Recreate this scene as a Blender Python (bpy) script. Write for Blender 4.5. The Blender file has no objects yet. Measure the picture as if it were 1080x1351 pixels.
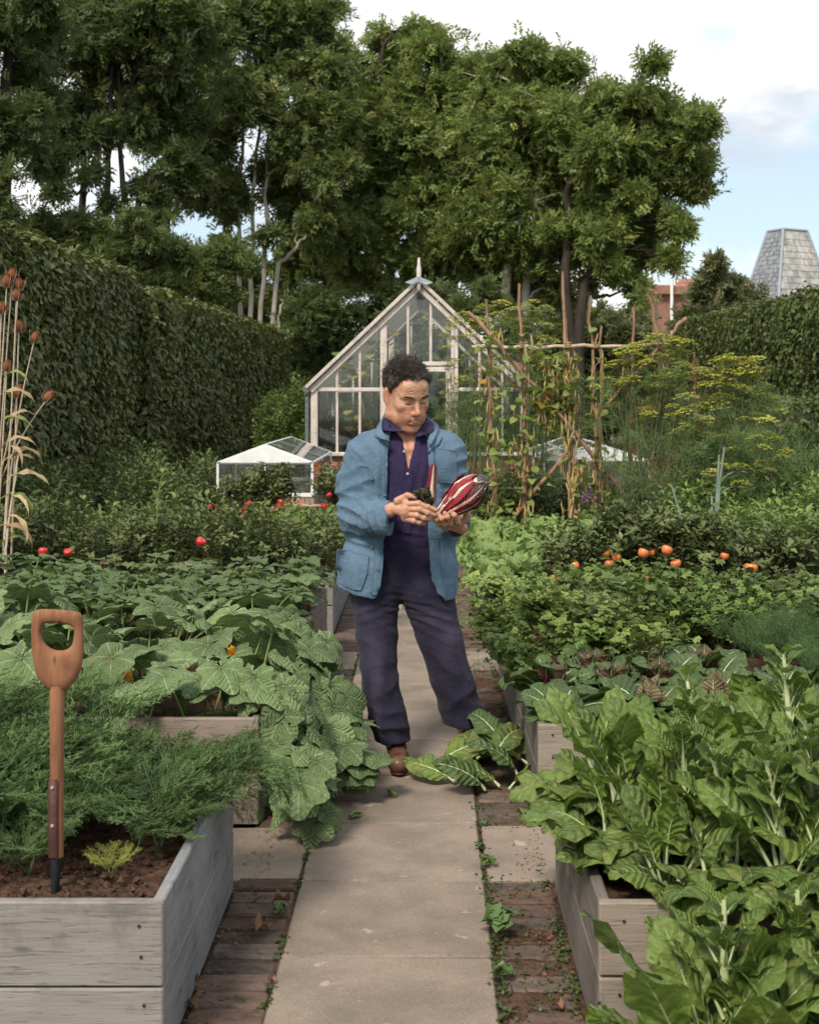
import bpy, math, random
import numpy as np
from mathutils import Vector, Matrix
from mathutils.bvhtree import BVHTree
from math import sin, cos, pi, radians
random.seed(7)
RG = np.random.default_rng(11)
SC = bpy.context.scene
COL = SC.collection

# ------------------------------------------------------------------ camera, sky, sun, exposure
F = 1760.0                     # focal length in pixels of the 1080 x 1351 photograph
cam_d = bpy.data.cameras.new('camera')
cam = bpy.data.objects.new('camera', cam_d)
COL.objects.link(cam)
cam.location = (0, 0, 1.6)
cam.rotation_euler = (radians(90), 0, 0)
cam_d.sensor_fit = 'VERTICAL'
cam_d.sensor_height = 36
cam_d.sensor_width = 36 * 1080 / 1351
cam_d.lens = 36 * F / 1351
cam_d.shift_x = (540 - 562) / 1351
cam_d.shift_y = (524 - 675.5) / 1351
cam_d.clip_end = 3000
cam_d.dof.use_dof = True
cam_d.dof.focus_distance = 5.7
cam_d.dof.aperture_fstop = 7.0
SC.camera = cam
SC.render.resolution_x, SC.render.resolution_y = 818, 1024

SUN_EL, SUN_AZ = radians(48), radians(205)       # azimuth clockwise from +Y; the sun is behind the camera, to its left
world = bpy.data.worlds.new('World')
SC.world = world
world.use_nodes = True
wn = world.node_tree
wn.nodes.clear()


def node(nt, typ, ins=None, **props):
    n = nt.nodes.new(typ)
    for k, v in props.items():
        setattr(n, k, v)
    for k, v in (ins or {}).items():
        s = n.inputs[k]
        if isinstance(v, bpy.types.NodeSocket):
            nt.links.new(v, s)
        else:
            if isinstance(v, (tuple, list)) and len(v) == 3 and s.type == 'RGBA':
                v = (*v, 1)
            s.default_value = v
    return n


def mth(nt, op, a, b=None, c=None, clamp=False):
    ins = {0: a}
    if b is not None:
        ins[1] = b
    if c is not None:
        ins[2] = c
    return node(nt, 'ShaderNodeMath', ins, operation=op, use_clamp=clamp).outputs[0]


def mixc(nt, f, a, b, blend='MIX'):
    n = node(nt, 'ShaderNodeMix', data_type='RGBA', blend_type=blend)
    for i, v in ((0, f), (6, a), (7, b)):
        s = n.inputs[i]
        if isinstance(v, bpy.types.NodeSocket):
            nt.links.new(v, s)
        else:
            s.default_value = (*v, 1) if isinstance(v, (tuple, list)) and len(v) == 3 else v
    return n.outputs[2]


def noise(nt, vec, scale, detail=4, rough=.55, out=0, dist=0.0):
    n = node(nt, 'ShaderNodeTexNoise', {'Scale': scale, 'Detail': detail, 'Roughness': rough, 'Distortion': dist})
    if vec is not None:
        nt.links.new(vec, n.inputs['Vector'])
    return n.outputs[out]


def ramp(nt, f, lo, hi, a=0.0, b=1.0):
    n = node(nt, 'ShaderNodeMapRange', {0: f, 1: lo, 2: hi, 3: a, 4: b}, clamp=True)
    n.interpolation_type = 'SMOOTHSTEP'
    return n.outputs[0]


def vscale(nt, vec, s, loc=(0, 0, 0), rot=(0, 0, 0)):
    return node(nt, 'ShaderNodeMapping', {0: vec, 1: loc, 2: rot, 3: s}).outputs[0]


sky = node(wn, 'ShaderNodeTexSky', sky_type='NISHITA', sun_disc=False, sun_elevation=SUN_EL, sun_rotation=SUN_AZ)
sky.air_density, sky.dust_density, sky.ozone_density = 1.0, 1.5, 1.0
tc = node(wn, 'ShaderNodeTexCoord').outputs['Generated']
SKYV = vscale(wn, tc, (1.0, 1.0, 1.7), (0.35, 0.0, 0.62))
n1 = noise(wn, SKYV, 3.6, 7, .55)
n2 = noise(wn, SKYV, 1.6, 2, .5)
cov = mth(wn, 'ADD', mth(wn, 'MULTIPLY', n1, .65), mth(wn, 'MULTIPLY', n2, .5))
cloud = ramp(wn, cov, .49, .59)
shade = ramp(wn, noise(wn, vscale(wn, tc, (1, 1, 2.6), (2.2, .4, 1.1)), 4.2, 5, .55), .47, .66)
ccol = mixc(wn, shade, (8.6, 8.6, 8.5), (4.7, 4.85, 5.3))
bluesky = mixc(wn, .42, sky.outputs[0], (6.6, 7.9, 8.6))
wcol = mixc(wn, cloud, bluesky, ccol)
bg = node(wn, 'ShaderNodeBackground', {0: wcol, 1: 0.11})
wo = node(wn, 'ShaderNodeOutputWorld')
wn.links.new(bg.outputs[0], wo.inputs[0])

sun_d = bpy.data.lights.new('sun', 'SUN')
sun_d.energy = 3.2
sun_d.angle = radians(14)
sun_d.color = (1.0, .91, .77)
sun = bpy.data.objects.new('sun', sun_d)
COL.objects.link(sun)
sd = Vector((sin(SUN_AZ) * cos(SUN_EL), cos(SUN_AZ) * cos(SUN_EL), sin(SUN_EL)))
sun.rotation_euler = sd.to_track_quat('Z', 'Y').to_euler()
SC.view_settings.view_transform = 'Standard'
SC.view_settings.look = 'None'
SC.view_settings.exposure = 0.42
SC.view_settings.gamma = 1
SC.view_settings.use_curve_mapping = False
SC.cycles.max_bounces = 8
SC.cycles.diffuse_bounces = 3
SC.cycles.glossy_bounces = 3
SC.cycles.transmission_bounces = 4
SC.cycles.transparent_max_bounces = 14
SC.cycles.use_denoising = True
SC.cycles.use_adaptive_sampling = True
SC.cycles.adaptive_threshold = 0.01


def P(px, py, Y):
    """The point of the place that stands at depth Y behind photograph pixel (px, py)."""
    return np.array([(px - 562) * Y / F, Y, 1.6 - (py - 524) * Y / F])


# ------------------------------------------------------------------ mesh library
class Geo:
    def __init__(s):
        s.V, s.Q, s.T, s.U, s.A, s.qm, s.tm, s.n = [], [], [], [], [], [], [], 0

    def add(s, V, F_, uv=None, var=0.0, m=0):
        V = np.asarray(V, float).reshape(-1, 3)
        F_ = np.asarray(F_, int)
        s.V.append(V)
        s.U.append(np.zeros((len(V), 2)) if uv is None else np.asarray(uv, float))
        s.A.append(np.full(len(V), var) if np.isscalar(var) else np.asarray(var, float))
        mm = np.full(len(F_), m) if np.isscalar(m) else np.asarray(m)
        if F_.shape[1] == 4:
            s.Q.append(F_ + s.n)
            s.qm.append(mm)
        else:
            s.T.append(F_ + s.n)
            s.tm.append(mm)
        s.n += len(V)
        return s

    def arrays(s):
        V = np.concatenate(s.V)
        Q = np.concatenate(s.Q) if s.Q else np.zeros((0, 4), int)
        T = np.concatenate(s.T) if s.T else np.zeros((0, 3), int)
        qm = np.concatenate(s.qm) if s.qm else np.zeros(0, int)
        tm = np.concatenate(s.tm) if s.tm else np.zeros(0, int)
        return V, Q, T, np.concatenate(s.U), np.concatenate(s.A), qm, tm

    def merge(s, g, M=None, var=None, mo=0):
        V, Q, T, U, A, qm, tm = g.arrays()
        if M is not None:
            M = np.asarray(M)
            V = V @ M[:3, :3].T + M[:3, 3]
        s.V.append(V); s.U.append(U); s.A.append(A if var is None else np.full(len(V), var))
        if len(Q):
            s.Q.append(Q + s.n); s.qm.append(qm + mo)
        if len(T):
            s.T.append(T + s.n); s.tm.append(tm + mo)
        s.n += len(V)
        return s

    def stamp(s, g, R, t, var, mo=0):
        """Many transformed copies of g at once: R (N,3,3) with scale, t (N,3), var (N,)."""
        V, Q, T, U, A, qm, tm = g.arrays()
        N, k = len(t), len(V)
        W = np.einsum('nij,kj->nki', R, V) + t[:, None, :]
        off = (np.arange(N) * k)[:, None, None] + s.n
        s.V.append(W.reshape(-1, 3)); s.U.append(np.tile(U, (N, 1)))
        s.A.append(np.repeat(var, k) if np.ndim(var) else np.full(N * k, var))
        if len(Q):
            s.Q.append((Q[None] + off).reshape(-1, 4)); s.qm.append(np.tile(qm, N) + mo)
        if len(T):
            s.T.append((T[None] + off).reshape(-1, 3)); s.tm.append(np.tile(tm, N) + mo)
        s.n += N * k
        return s

    def box(s, lo, hi, m=0, var=0.0):
        x0, y0, z0 = lo
        x1, y1, z1 = hi
        V = [(x0, y0, z0), (x1, y0, z0), (x1, y1, z0), (x0, y1, z0), (x0, y0, z1), (x1, y0, z1), (x1, y1, z1), (x0, y1, z1)]
        return s.add(V, [(0, 3, 2, 1), (4, 5, 6, 7), (0, 1, 5, 4), (1, 2, 6, 5), (2, 3, 7, 6), (3, 0, 4, 7)], m=m, var=var)

    def tube(s, pts, rad, k=6, m=0, var=0.0, cap=True, flat=1.0):
        P_ = np.asarray(pts, float)
        n = len(P_)
        r = np.full(n, rad) if np.isscalar(rad) else np.asarray(rad, float)
        T = np.gradient(P_, axis=0)
        T /= np.linalg.norm(T, axis=1)[:, None] + 1e-9
        a = np.array([0, 0, 1.0]) if abs(T[0][2]) < .9 else np.array([1.0, 0, 0])
        Nn = np.cross(T[0], a)
        Nn /= np.linalg.norm(Nn)
        rings = []
        an = np.linspace(0, 2 * pi, k, endpoint=False)
        for i in range(n):
            Nn = Nn - T[i] * Nn.dot(T[i])
            Nn /= np.linalg.norm(Nn) + 1e-9
            B = np.cross(T[i], Nn)
            rings.append(P_[i] + r[i] * (np.cos(an)[:, None] * Nn + flat * np.sin(an)[:, None] * B))
        V = np.concatenate(rings)
        i, j = np.meshgrid(np.arange(n - 1), np.arange(k), indexing='ij')
        j2 = (j + 1) % k
        Fq = np.stack([i * k + j, i * k + j2, (i + 1) * k + j2, (i + 1) * k + j], -1).reshape(-1, 4)
        uv = np.stack([np.tile(np.linspace(0, 1, k), n), np.repeat(np.linspace(0, 1, n), k)], -1)
        b0 = s.n
        s.add(V, Fq, uv=uv, m=m, var=var)
        if cap:
            V2 = np.concatenate([rings[0], [P_[0]], rings[-1], [P_[-1]]])
            jj = np.arange(k); j3 = (jj + 1) % k
            f = np.concatenate([np.stack([j3, jj, np.full(k, k)], -1), np.stack([k + 1 + jj, k + 1 + j3, np.full(k, 2 * k + 1)], -1)])
            s.add(V2, f, m=m, var=var)
        return s

    def mesh(s, name, mats, smooth=True):
        V, Q, T, U, A, qm, tm = s.arrays()
        me = bpy.data.meshes.new(name)
        nq, nt_ = len(Q), len(T)
        me.vertices.add(len(V)); me.vertices.foreach_set('co', V.astype(np.float32).ravel())
        me.loops.add(nq * 4 + nt_ * 3)
        me.loops.foreach_set('vertex_index', np.concatenate([Q.ravel(), T.ravel()]).astype(np.int32))
        me.polygons.add(nq + nt_)
        st = np.concatenate([np.arange(nq) * 4, nq * 4 + np.arange(nt_) * 3]).astype(np.int32)
        me.polygons.foreach_set('loop_start', st)
        try:
            me.polygons.foreach_set('loop_total', np.concatenate([np.full(nq, 4), np.full(nt_, 3)]).astype(np.int32))
        except Exception:
            pass
        for m in (mats if isinstance(mats, (list, tuple)) else [mats]):
            me.materials.append(m)
        me.polygons.foreach_set('material_index', np.concatenate([qm, tm]).astype(np.int32))
        me.polygons.foreach_set('use_smooth', np.full(nq + nt_, bool(smooth)))
        a = me.attributes.new('uvp', 'FLOAT2', 'POINT'); a.data.foreach_set('vector', U.astype(np.float32).ravel())
        a = me.attributes.new('var', 'FLOAT', 'POINT'); a.data.foreach_set('value', A.astype(np.float32))
        me.update(calc_edges=True)
        return me


def obj(name, data, parent=None, loc=None, rot=None, scale=None, **props):
    o = bpy.data.objects.new(name, data)
    COL.objects.link(o)
    if loc is not None:
        o.location = loc
    if rot is not None:
        o.rotation_euler = rot
    if scale is not None:
        o.scale = (scale,) * 3 if np.isscalar(scale) else scale
    if parent is not None:
        o.parent = parent
    for k, v in props.items():
        if v is not None:
            o[k] = v
    return o


def thing(name, label, category, loc=(0, 0, 0), data=None, group=None, rot=None, scale=None):
    return obj(name, data, None, loc, rot, scale, label=label, category=category, group=group)


def bevel_box(lo, hi, b=.006, m=0):
    """A box with chamfered vertical and top edges, 12 to 24 faces."""
    g = Geo()
    x0, y0, z0 = lo
    x1, y1, z1 = hi
    def ring(z, i):
        return [(x0 + i, y0 + i + b, z), (x0 + i + b, y0 + i, z), (x1 - i - b, y0 + i, z), (x1 - i, y0 + i + b, z),
                (x1 - i, y1 - i - b, z), (x1 - i - b, y1 - i, z), (x0 + i + b, y1 - i, z), (x0 + i, y1 - i - b, z)]
    V = ring(z0, 0) + ring(z1 - b, 0) + ring(z1, b) + [((x0 + x1) / 2, (y0 + y1) / 2, z1)]
    Fq = [(r * 8 + j, r * 8 + (j + 1) % 8, r * 8 + 8 + (j + 1) % 8, r * 8 + 8 + j) for r in (0, 1) for j in range(8)]
    g.add(V, Fq, m=m)
    g.add(V, [(16 + j, 16 + (j + 1) % 8, 24) for j in range(8)], m=m)
    return g


def vnoise(p, seed=0, octaves=3):
    """Smooth value noise for points p (N,3), about -1..1."""
    out = np.zeros(len(p))
    amp, tot = 1.0, 0.0
    q = np.asarray(p, float)
    for o in range(octaves):
        i = np.floor(q).astype(np.int64)
        f = q - i
        f = f * f * (3 - 2 * f)
        def h(dx, dy, dz):
            n = (i[:, 0] + dx) * 374761393 + (i[:, 1] + dy) * 668265263 + (i[:, 2] + dz) * 2147483647 + (seed + o * 17) * 974711
            n = (n ^ (n >> 13)) * 1274126177
            n = n ^ (n >> 16)
            return (n & 0xffff) / 32767.5 - 1
        fx, fy, fz = f.T
        c = 0
        for dx in (0, 1):
            for dy in (0, 1):
                for dz in (0, 1):
                    c = c + h(dx, dy, dz) * (fx if dx else 1 - fx) * (fy if dy else 1 - fy) * (fz if dz else 1 - fz)
        out += c * amp
        tot += amp
        amp *= .5
        q = q * 2.03 + 11.7
    return out / tot


def rotm(N, tilt=pi, rg=RG):
    """Random rotation matrices (N,3,3): any turn about Z, then a tilt up to `tilt`."""
    a, b, c = rg.uniform(0, 2 * pi, N), rg.uniform(0, tilt, N), rg.uniform(0, 2 * pi, N)
    ca, sa, cb, sb, cc, sc_ = np.cos(a), np.sin(a), np.cos(b), np.sin(b), np.cos(c), np.sin(c)
    Z1 = np.zeros((N, 3, 3)); Z1[:, 0, 0] = ca; Z1[:, 0, 1] = -sa; Z1[:, 1, 0] = sa; Z1[:, 1, 1] = ca; Z1[:, 2, 2] = 1
    X = np.zeros((N, 3, 3)); X[:, 0, 0] = 1; X[:, 1, 1] = cb; X[:, 1, 2] = -sb; X[:, 2, 1] = sb; X[:, 2, 2] = cb
    Z2 = np.zeros((N, 3, 3)); Z2[:, 0, 0] = cc; Z2[:, 0, 1] = -sc_; Z2[:, 1, 0] = sc_; Z2[:, 1, 1] = cc; Z2[:, 2, 2] = 1
    return Z1 @ X @ Z2


# ------------------------------------------------------------------ materials
def new_mat(name):
    m = bpy.data.materials.new(name)
    m.use_nodes = True
    m.node_tree.nodes.clear()
    return m, m.node_tree


def finish(nt, shader):
    nt.links.new(shader, node(nt, 'ShaderNodeOutputMaterial').inputs[0])


def bump(nt, h, strength=.4, dist=.01):
    return node(nt, 'ShaderNodeBump', {'Height': h, 'Strength': strength, 'Distance': dist}).outputs[0]


def attr(nt, name, out='Fac'):
    return node(nt, 'ShaderNodeAttribute', attribute_name=name).outputs[out]


def leaf_mat(name, c1, c2, vein=(.25, .3, .15), mode=None, nv=9, k=1.1, mid=.06, vs=.5, rough=.5, spec=.25, trans=.28,
             spots=0, edge=None, rare=None, rare_f=.9, blotch=6, tip=None, hv=.25, back=True, gain=1.18, holes=0):
    m, nt = new_mat(name)
    c1, c2 = tuple(x * gain for x in c1), tuple(x * gain for x in c2)
    uv = attr(nt, 'uvp', 'Vector')
    var = attr(nt, 'var')
    rnd = node(nt, 'ShaderNodeObjectInfo').outputs['Random']
    t = mth(nt, 'FRACT', mth(nt, 'ADD', var, rnd))
    co = node(nt, 'ShaderNodeTexCoord').outputs['Object']
    nz = noise(nt, co, blotch, 3)
    f = mth(nt, 'ADD', mth(nt, 'MULTIPLY', t, .75), mth(nt, 'MULTIPLY', mth(nt, 'SUBTRACT', nz, .5), 1.1), clamp=True)
    col = mixc(nt, f, c1, c2)
    if rare is not None:
        tt = mth(nt, 'FRACT', mth(nt, 'MULTIPLY', t, 7.31))
        col = mixc(nt, ramp(nt, tt, rare_f, min(1.0, rare_f + .05)), col, rare)
    sx = node(nt, 'ShaderNodeSeparateXYZ', {0: uv})
    u, v = sx.outputs[0], sx.outputs[1]
    bh = None
    if tip is not None:
        col = mixc(nt, ramp(nt, mth(nt, 'ADD', v, mth(nt, 'MULTIPLY', nz, .5)), .7, 1.2), col, tip)
    if edge is not None:
        col = mixc(nt, mth(nt, 'MULTIPLY', ramp(nt, mth(nt, 'ADD', mth(nt, 'ABSOLUTE', u), mth(nt, 'MULTIPLY', nz, .6)), .65, 1.15), .9), col, edge)
    if mode == 'pin':
        au = mth(nt, 'ABSOLUTE', u)
        wob = mth(nt, 'MULTIPLY', mth(nt, 'SUBTRACT', noise(nt, co, 25, 2), .5), .25)
        s = mth(nt, 'SUBTRACT', mth(nt, 'MULTIPLY', mth(nt, 'ADD', v, mth(nt, 'MULTIPLY', wob, .3)), nv), mth(nt, 'MULTIPLY', au, k))
        tri = mth(nt, 'ABSOLUTE', mth(nt, 'SUBTRACT', mth(nt, 'FRACT', s), .5))
        side = mth(nt, 'MULTIPLY', ramp(nt, tri, .07, .0), ramp(nt, au, .95, .3))
        w = mth(nt, 'MULTIPLY', mth(nt, 'SUBTRACT', 1.1, v), mid)
        midm = ramp(nt, mth(nt, 'SUBTRACT', au, w), .02, -.01)
        vm = mth(nt, 'MAXIMUM', mth(nt, 'MULTIPLY', side, vs), midm)
        col = mixc(nt, vm, col, vein)
        pil = mth(nt, 'MULTIPLY', noise(nt, co, 60, 2), .6)
        bh = mth(nt, 'ADD', mth(nt, 'MULTIPLY', tri, 1.6), pil)
        bd = .006
    elif mode == 'palm':
        r = mth(nt, 'SQRT', mth(nt, 'ADD', mth(nt, 'MULTIPLY', u, u), mth(nt, 'MULTIPLY', v, v)))
        th = mth(nt, 'ARCTAN2', u, v)
        q = mth(nt, 'MULTIPLY', th, 1 / .95)
        dq = mth(nt, 'MULTIPLY', mth(nt, 'SUBTRACT', mth(nt, 'FRACT', mth(nt, 'ADD', q, .5)), .5), .95)
        adq = mth(nt, 'ABSOLUTE', dq)
        d = mth(nt, 'MULTIPLY', r, mth(nt, 'SINE', adq))
        mm = ramp(nt, d, .022, .006)
        s = mth(nt, 'SUBTRACT', mth(nt, 'MULTIPLY', r, 5.5), mth(nt, 'MULTIPLY', adq, 4.2))
        tri = mth(nt, 'ABSOLUTE', mth(nt, 'SUBTRACT', mth(nt, 'FRACT', s), .5))
        side = mth(nt, 'MULTIPLY', ramp(nt, tri, .06, 0), vs)
        vm = mth(nt, 'MULTIPLY', mth(nt, 'MAXIMUM', side, mm), .8)
        col = mixc(nt, vm, col, vein)
        bh = mth(nt, 'ADD', mth(nt, 'MULTIPLY', tri, 1.5), noise(nt, co, 45, 2))
        bd = .008
    if holes:
        wear = ramp(nt, mth(nt, 'ADD', noise(nt, co, 9, 5, .7), mth(nt, 'MULTIPLY', mth(nt, 'FRACT', mth(nt, 'MULTIPLY', t, 11.3)), .12)), .66, .74)
        col = mixc(nt, mth(nt, 'MULTIPLY', wear, .7), col, (.24, .22, .07))
        col = mixc(nt, mth(nt, 'MULTIPLY', ramp(nt, noise(nt, co, 55, 3, .6), .48, .66), .3), col, tuple(x * .45 for x in c2))
    if spots:
        vo = node(nt, 'ShaderNodeTexVoronoi', {'Vector': co, 'Scale': 85}).outputs[0]
        sp = mth(nt, 'MULTIPLY', ramp(nt, vo, .20, .08), ramp(nt, noise(nt, co, 14, 2), .45, .62))
        col = mixc(nt, mth(nt, 'MULTIPLY', sp, spots), col, (.42, .47, .38))
    hs = node(nt, 'ShaderNodeHueSaturation', {'Color': col, 'Value': mth(nt, 'ADD', 1 - hv / 2, mth(nt, 'MULTIPLY', mth(nt, 'FRACT', mth(nt, 'MULTIPLY', t, 3.7)), hv))})
    col = hs.outputs[0]
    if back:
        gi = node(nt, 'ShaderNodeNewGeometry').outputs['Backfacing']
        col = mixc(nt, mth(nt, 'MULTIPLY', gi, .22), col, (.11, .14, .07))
    pr = node(nt, 'ShaderNodeBsdfPrincipled', {'Base Color': col, 'Roughness': rough, 'Specular IOR Level': spec})
    if bh is not None:
        nt.links.new(bump(nt, bh, .55, bd), pr.inputs['Normal'])
    if holes:
        nt.links.new(bump(nt, mth(nt, 'ADD', bh, mth(nt, 'MULTIPLY', noise(nt, co, 28, 3, .6), 2.2)), .75, .009), pr.inputs['Normal'])
    tr = node(nt, 'ShaderNodeBsdfTranslucent', {'Color': mixc(nt, .5, col, (.5, .6, .1), 'MULTIPLY')})
    tc2 = mixc(nt, .35, col, (.18, .24, .03))
    nt.links.new(tc2, tr.inputs['Color'])
    sh = node(nt, 'ShaderNodeMixShader', {0: trans, 1: pr.outputs[0], 2: tr.outputs[0]}).outputs[0]
    if holes:
        hf = ramp(nt, mth(nt, 'ADD', noise(nt, co, 34, 2, .5), mth(nt, 'MULTIPLY', mth(nt, 'FRACT', mth(nt, 'MULTIPLY', t, 5.3)), .12)), .80, .81)
        sh = node(nt, 'ShaderNodeMixShader', {0: hf, 1: sh, 2: node(nt, 'ShaderNodeBsdfTransparent').outputs[0]}).outputs[0]
    finish(nt, sh)
    return m


def simple_mat(name, col, col2=None, rough=.7, spec=.3, scale=20, bscale=60, bs=.3, bd=.004, stretch=(1, 1, 1), metal=0, detail=5, var=0, lo=.35, hi=.65, coat=0):
    m, nt = new_mat(name)
    co = vscale(nt, node(nt, 'ShaderNodeTexCoord').outputs['Object'], stretch)
    c = mixc(nt, ramp(nt, noise(nt, co, scale, detail, .6), lo, hi), col, col2 or tuple(x * .6 for x in col))
    if var:
        t = mth(nt, 'FRACT', mth(nt, 'ADD', attr(nt, 'var'), node(nt, 'ShaderNodeObjectInfo').outputs['Random']))
        c = node(nt, 'ShaderNodeHueSaturation', {'Color': c, 'Value': mth(nt, 'ADD', 1 - var / 2, mth(nt, 'MULTIPLY', t, var))}).outputs[0]
    pr = node(nt, 'ShaderNodeBsdfPrincipled', {'Base Color': c, 'Roughness': rough, 'Specular IOR Level': spec, 'Metallic': metal, 'Coat Weight': coat})
    if bs:
        nt.links.new(bump(nt, noise(nt, co, bscale, 4, .6), bs, bd), pr.inputs['Normal'])
    finish(nt, pr.outputs[0])
    return m


def wood_mat(name, axis, c1, c2, c3, sc=1.0, bs=.5):
    """Weathered wood with grain along `axis` (0, 1, 2), knots and pale wear."""
    m, nt = new_mat(name)
    co = node(nt, 'ShaderNodeTexCoord').outputs['Object']
    rnd = node(nt, 'ShaderNodeObjectInfo').outputs['Random']
    st = [14 * sc] * 3
    st[axis] = .9 * sc
    off = node(nt, 'ShaderNodeCombineXYZ', {0: mth(nt, 'MULTIPLY', rnd, 37), 1: mth(nt, 'MULTIPLY', rnd, 19), 2: mth(nt, 'MULTIPLY', rnd, 53)}).outputs[0]
    co2 = node(nt, 'ShaderNodeVectorMath', {0: co, 1: off}, operation='ADD').outputs[0]
    g1 = noise(nt, vscale(nt, co2, tuple(st)), 3, 6, .65, dist=.6)
    g2 = noise(nt, vscale(nt, co2, tuple(x * 3 for x in st)), 4, 3, .6)
    big = noise(nt, co2, 2.2 * sc, 3)
    c = mixc(nt, ramp(nt, g1, .3, .7), c1, c2)
    c = mixc(nt, mth(nt, 'MULTIPLY', ramp(nt, big, .4, .75), .7), c, c3)
    vo = node(nt, 'ShaderNodeTexVoronoi', {'Vector': vscale(nt, co2, tuple(2.2 * sc if i == axis else 7 * sc for i in range(3))), 'Scale': 1.5}).outputs[0]
    c = mixc(nt, mth(nt, 'MULTIPLY', ramp(nt, vo, .13, .05), .75), c, tuple(x * .3 for x in c1))
    crack = ramp(nt, g2, .41, .31)
    c = mixc(nt, mth(nt, 'MULTIPLY', crack, .35), c, tuple(x * .4 for x in c1))
    c = mixc(nt, mth(nt, 'MULTIPLY', ramp(nt, noise(nt, co2, 6, 6, .7), .52, .72), .55), c, tuple(x * .5 for x in c2))
    pr = node(nt, 'ShaderNodeBsdfPrincipled', {'Base Color': c, 'Roughness': .8, 'Specular IOR Level': .2})
    nt.links.new(bump(nt, mth(nt, 'SUBTRACT', mth(nt, 'ADD', g1, mth(nt, 'MULTIPLY', g2, .6)), crack), bs, .004), pr.inputs['Normal'])
    finish(nt, pr.outputs[0])
    return m


def glass_mat(name, tint=(.86, .9, .88), dirt=.1, gl=.12):
    m, nt = new_mat(name)
    co = node(nt, 'ShaderNodeTexCoord').outputs['Object']
    lw = node(nt, 'ShaderNodeFresnel', {0: 1.5}).outputs[0]
    tr = node(nt, 'ShaderNodeBsdfTransparent', {0: tint})
    go = node(nt, 'ShaderNodeBsdfGlossy', {0: (1, 1, 1), 1: .03})
    mx = node(nt, 'ShaderNodeMixShader', {0: mth(nt, 'ADD', lw, gl * .5), 1: tr.outputs[0], 2: go.outputs[0]})
    df = node(nt, 'ShaderNodeBsdfDiffuse', {0: (.6, .62, .6)})
    d = mth(nt, 'MULTIPLY', ramp(nt, noise(nt, vscale(nt, co, (1, 1, .4)), 5, 5, .7), .3, .8), dirt)
    finish(nt, node(nt, 'ShaderNodeMixShader', {0: d, 1: mx.outputs[0], 2: df.outputs[0]}).outputs[0])
    return m

# ================================================================== SETTING
def terrain_mat():
    m, nt = new_mat('earth and grass')
    co = node(nt, 'ShaderNodeTexCoord').outputs['Object']
    c = mixc(nt, ramp(nt, noise(nt, co, 1.2, 5), .42, .6), (.13, .095, .065), (.05, .065, .025))
    c = mixc(nt, ramp(nt, noise(nt, co, 18, 4), .4, .7), c, (.2, .16, .115))
    pr = node(nt, 'ShaderNodeBsdfPrincipled', {'Base Color': c, 'Roughness': .95, 'Specular IOR Level': .1})
    nt.links.new(bump(nt, noise(nt, co, 40, 4), .6, .02), pr.inputs['Normal'])
    finish(nt, pr.outputs[0])
    return m


g = Geo()
g.add([(-400, -60, -.05), (400, -60, -.05), (400, 900, -.05), (-400, 900, -.05)], [(0, 1, 2, 3)])
obj('ground', g.mesh('ground', terrain_mat(), False), kind='structure')


def stone_mat():
    m, nt = new_mat('concrete slab')
    co = node(nt, 'ShaderNodeTexCoord').outputs['Object']
    rnd = node(nt, 'ShaderNodeObjectInfo').outputs['Random']
    off = node(nt, 'ShaderNodeCombineXYZ', {0: mth(nt, 'MULTIPLY', rnd, 31), 1: mth(nt, 'MULTIPLY', rnd, 17)}).outputs[0]
    co = node(nt, 'ShaderNodeVectorMath', {0: co, 1: off}, operation='ADD').outputs[0]
    c = mixc(nt, ramp(nt, noise(nt, co, 4, 6, .65), .3, .7), (.262, .208, .168), (.172, .138, .112))
    c = mixc(nt, mth(nt, 'MULTIPLY', ramp(nt, noise(nt, co, 90, 3, .7), .5, .7), .35), c, (.36, .3, .25))
    c = mixc(nt, mth(nt, 'MULTIPLY', ramp(nt, noise(nt, co, 160, 2, .7), .58, .66), .7), c, (.09, .07, .055))
    c = mixc(nt, mth(nt, 'MULTIPLY', ramp(nt, noise(nt, co, 11, 3, .5), .66, .72), .5), c, (.46, .38, .33))
    c = mixc(nt, mth(nt, 'MULTIPLY', ramp(nt, noise(nt, co, 2.1, 5, .7), .5, .68), .5), c, (.13, .12, .085))
    c = node(nt, 'ShaderNodeHueSaturation', {'Color': c, 'Value': mth(nt, 'ADD', .92, mth(nt, 'MULTIPLY', rnd, .16))}).outputs[0]
    pr = node(nt, 'ShaderNodeBsdfPrincipled', {'Base Color': c, 'Roughness': .85, 'Specular IOR Level': .25})
    nt.links.new(bump(nt, mth(nt, 'ADD', noise(nt, co, 120, 4, .7), mth(nt, 'MULTIPLY', noise(nt, co, 12, 3), 1.5)), .35, .003), pr.inputs['Normal'])
    finish(nt, pr.outputs[0])
    return m


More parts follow.
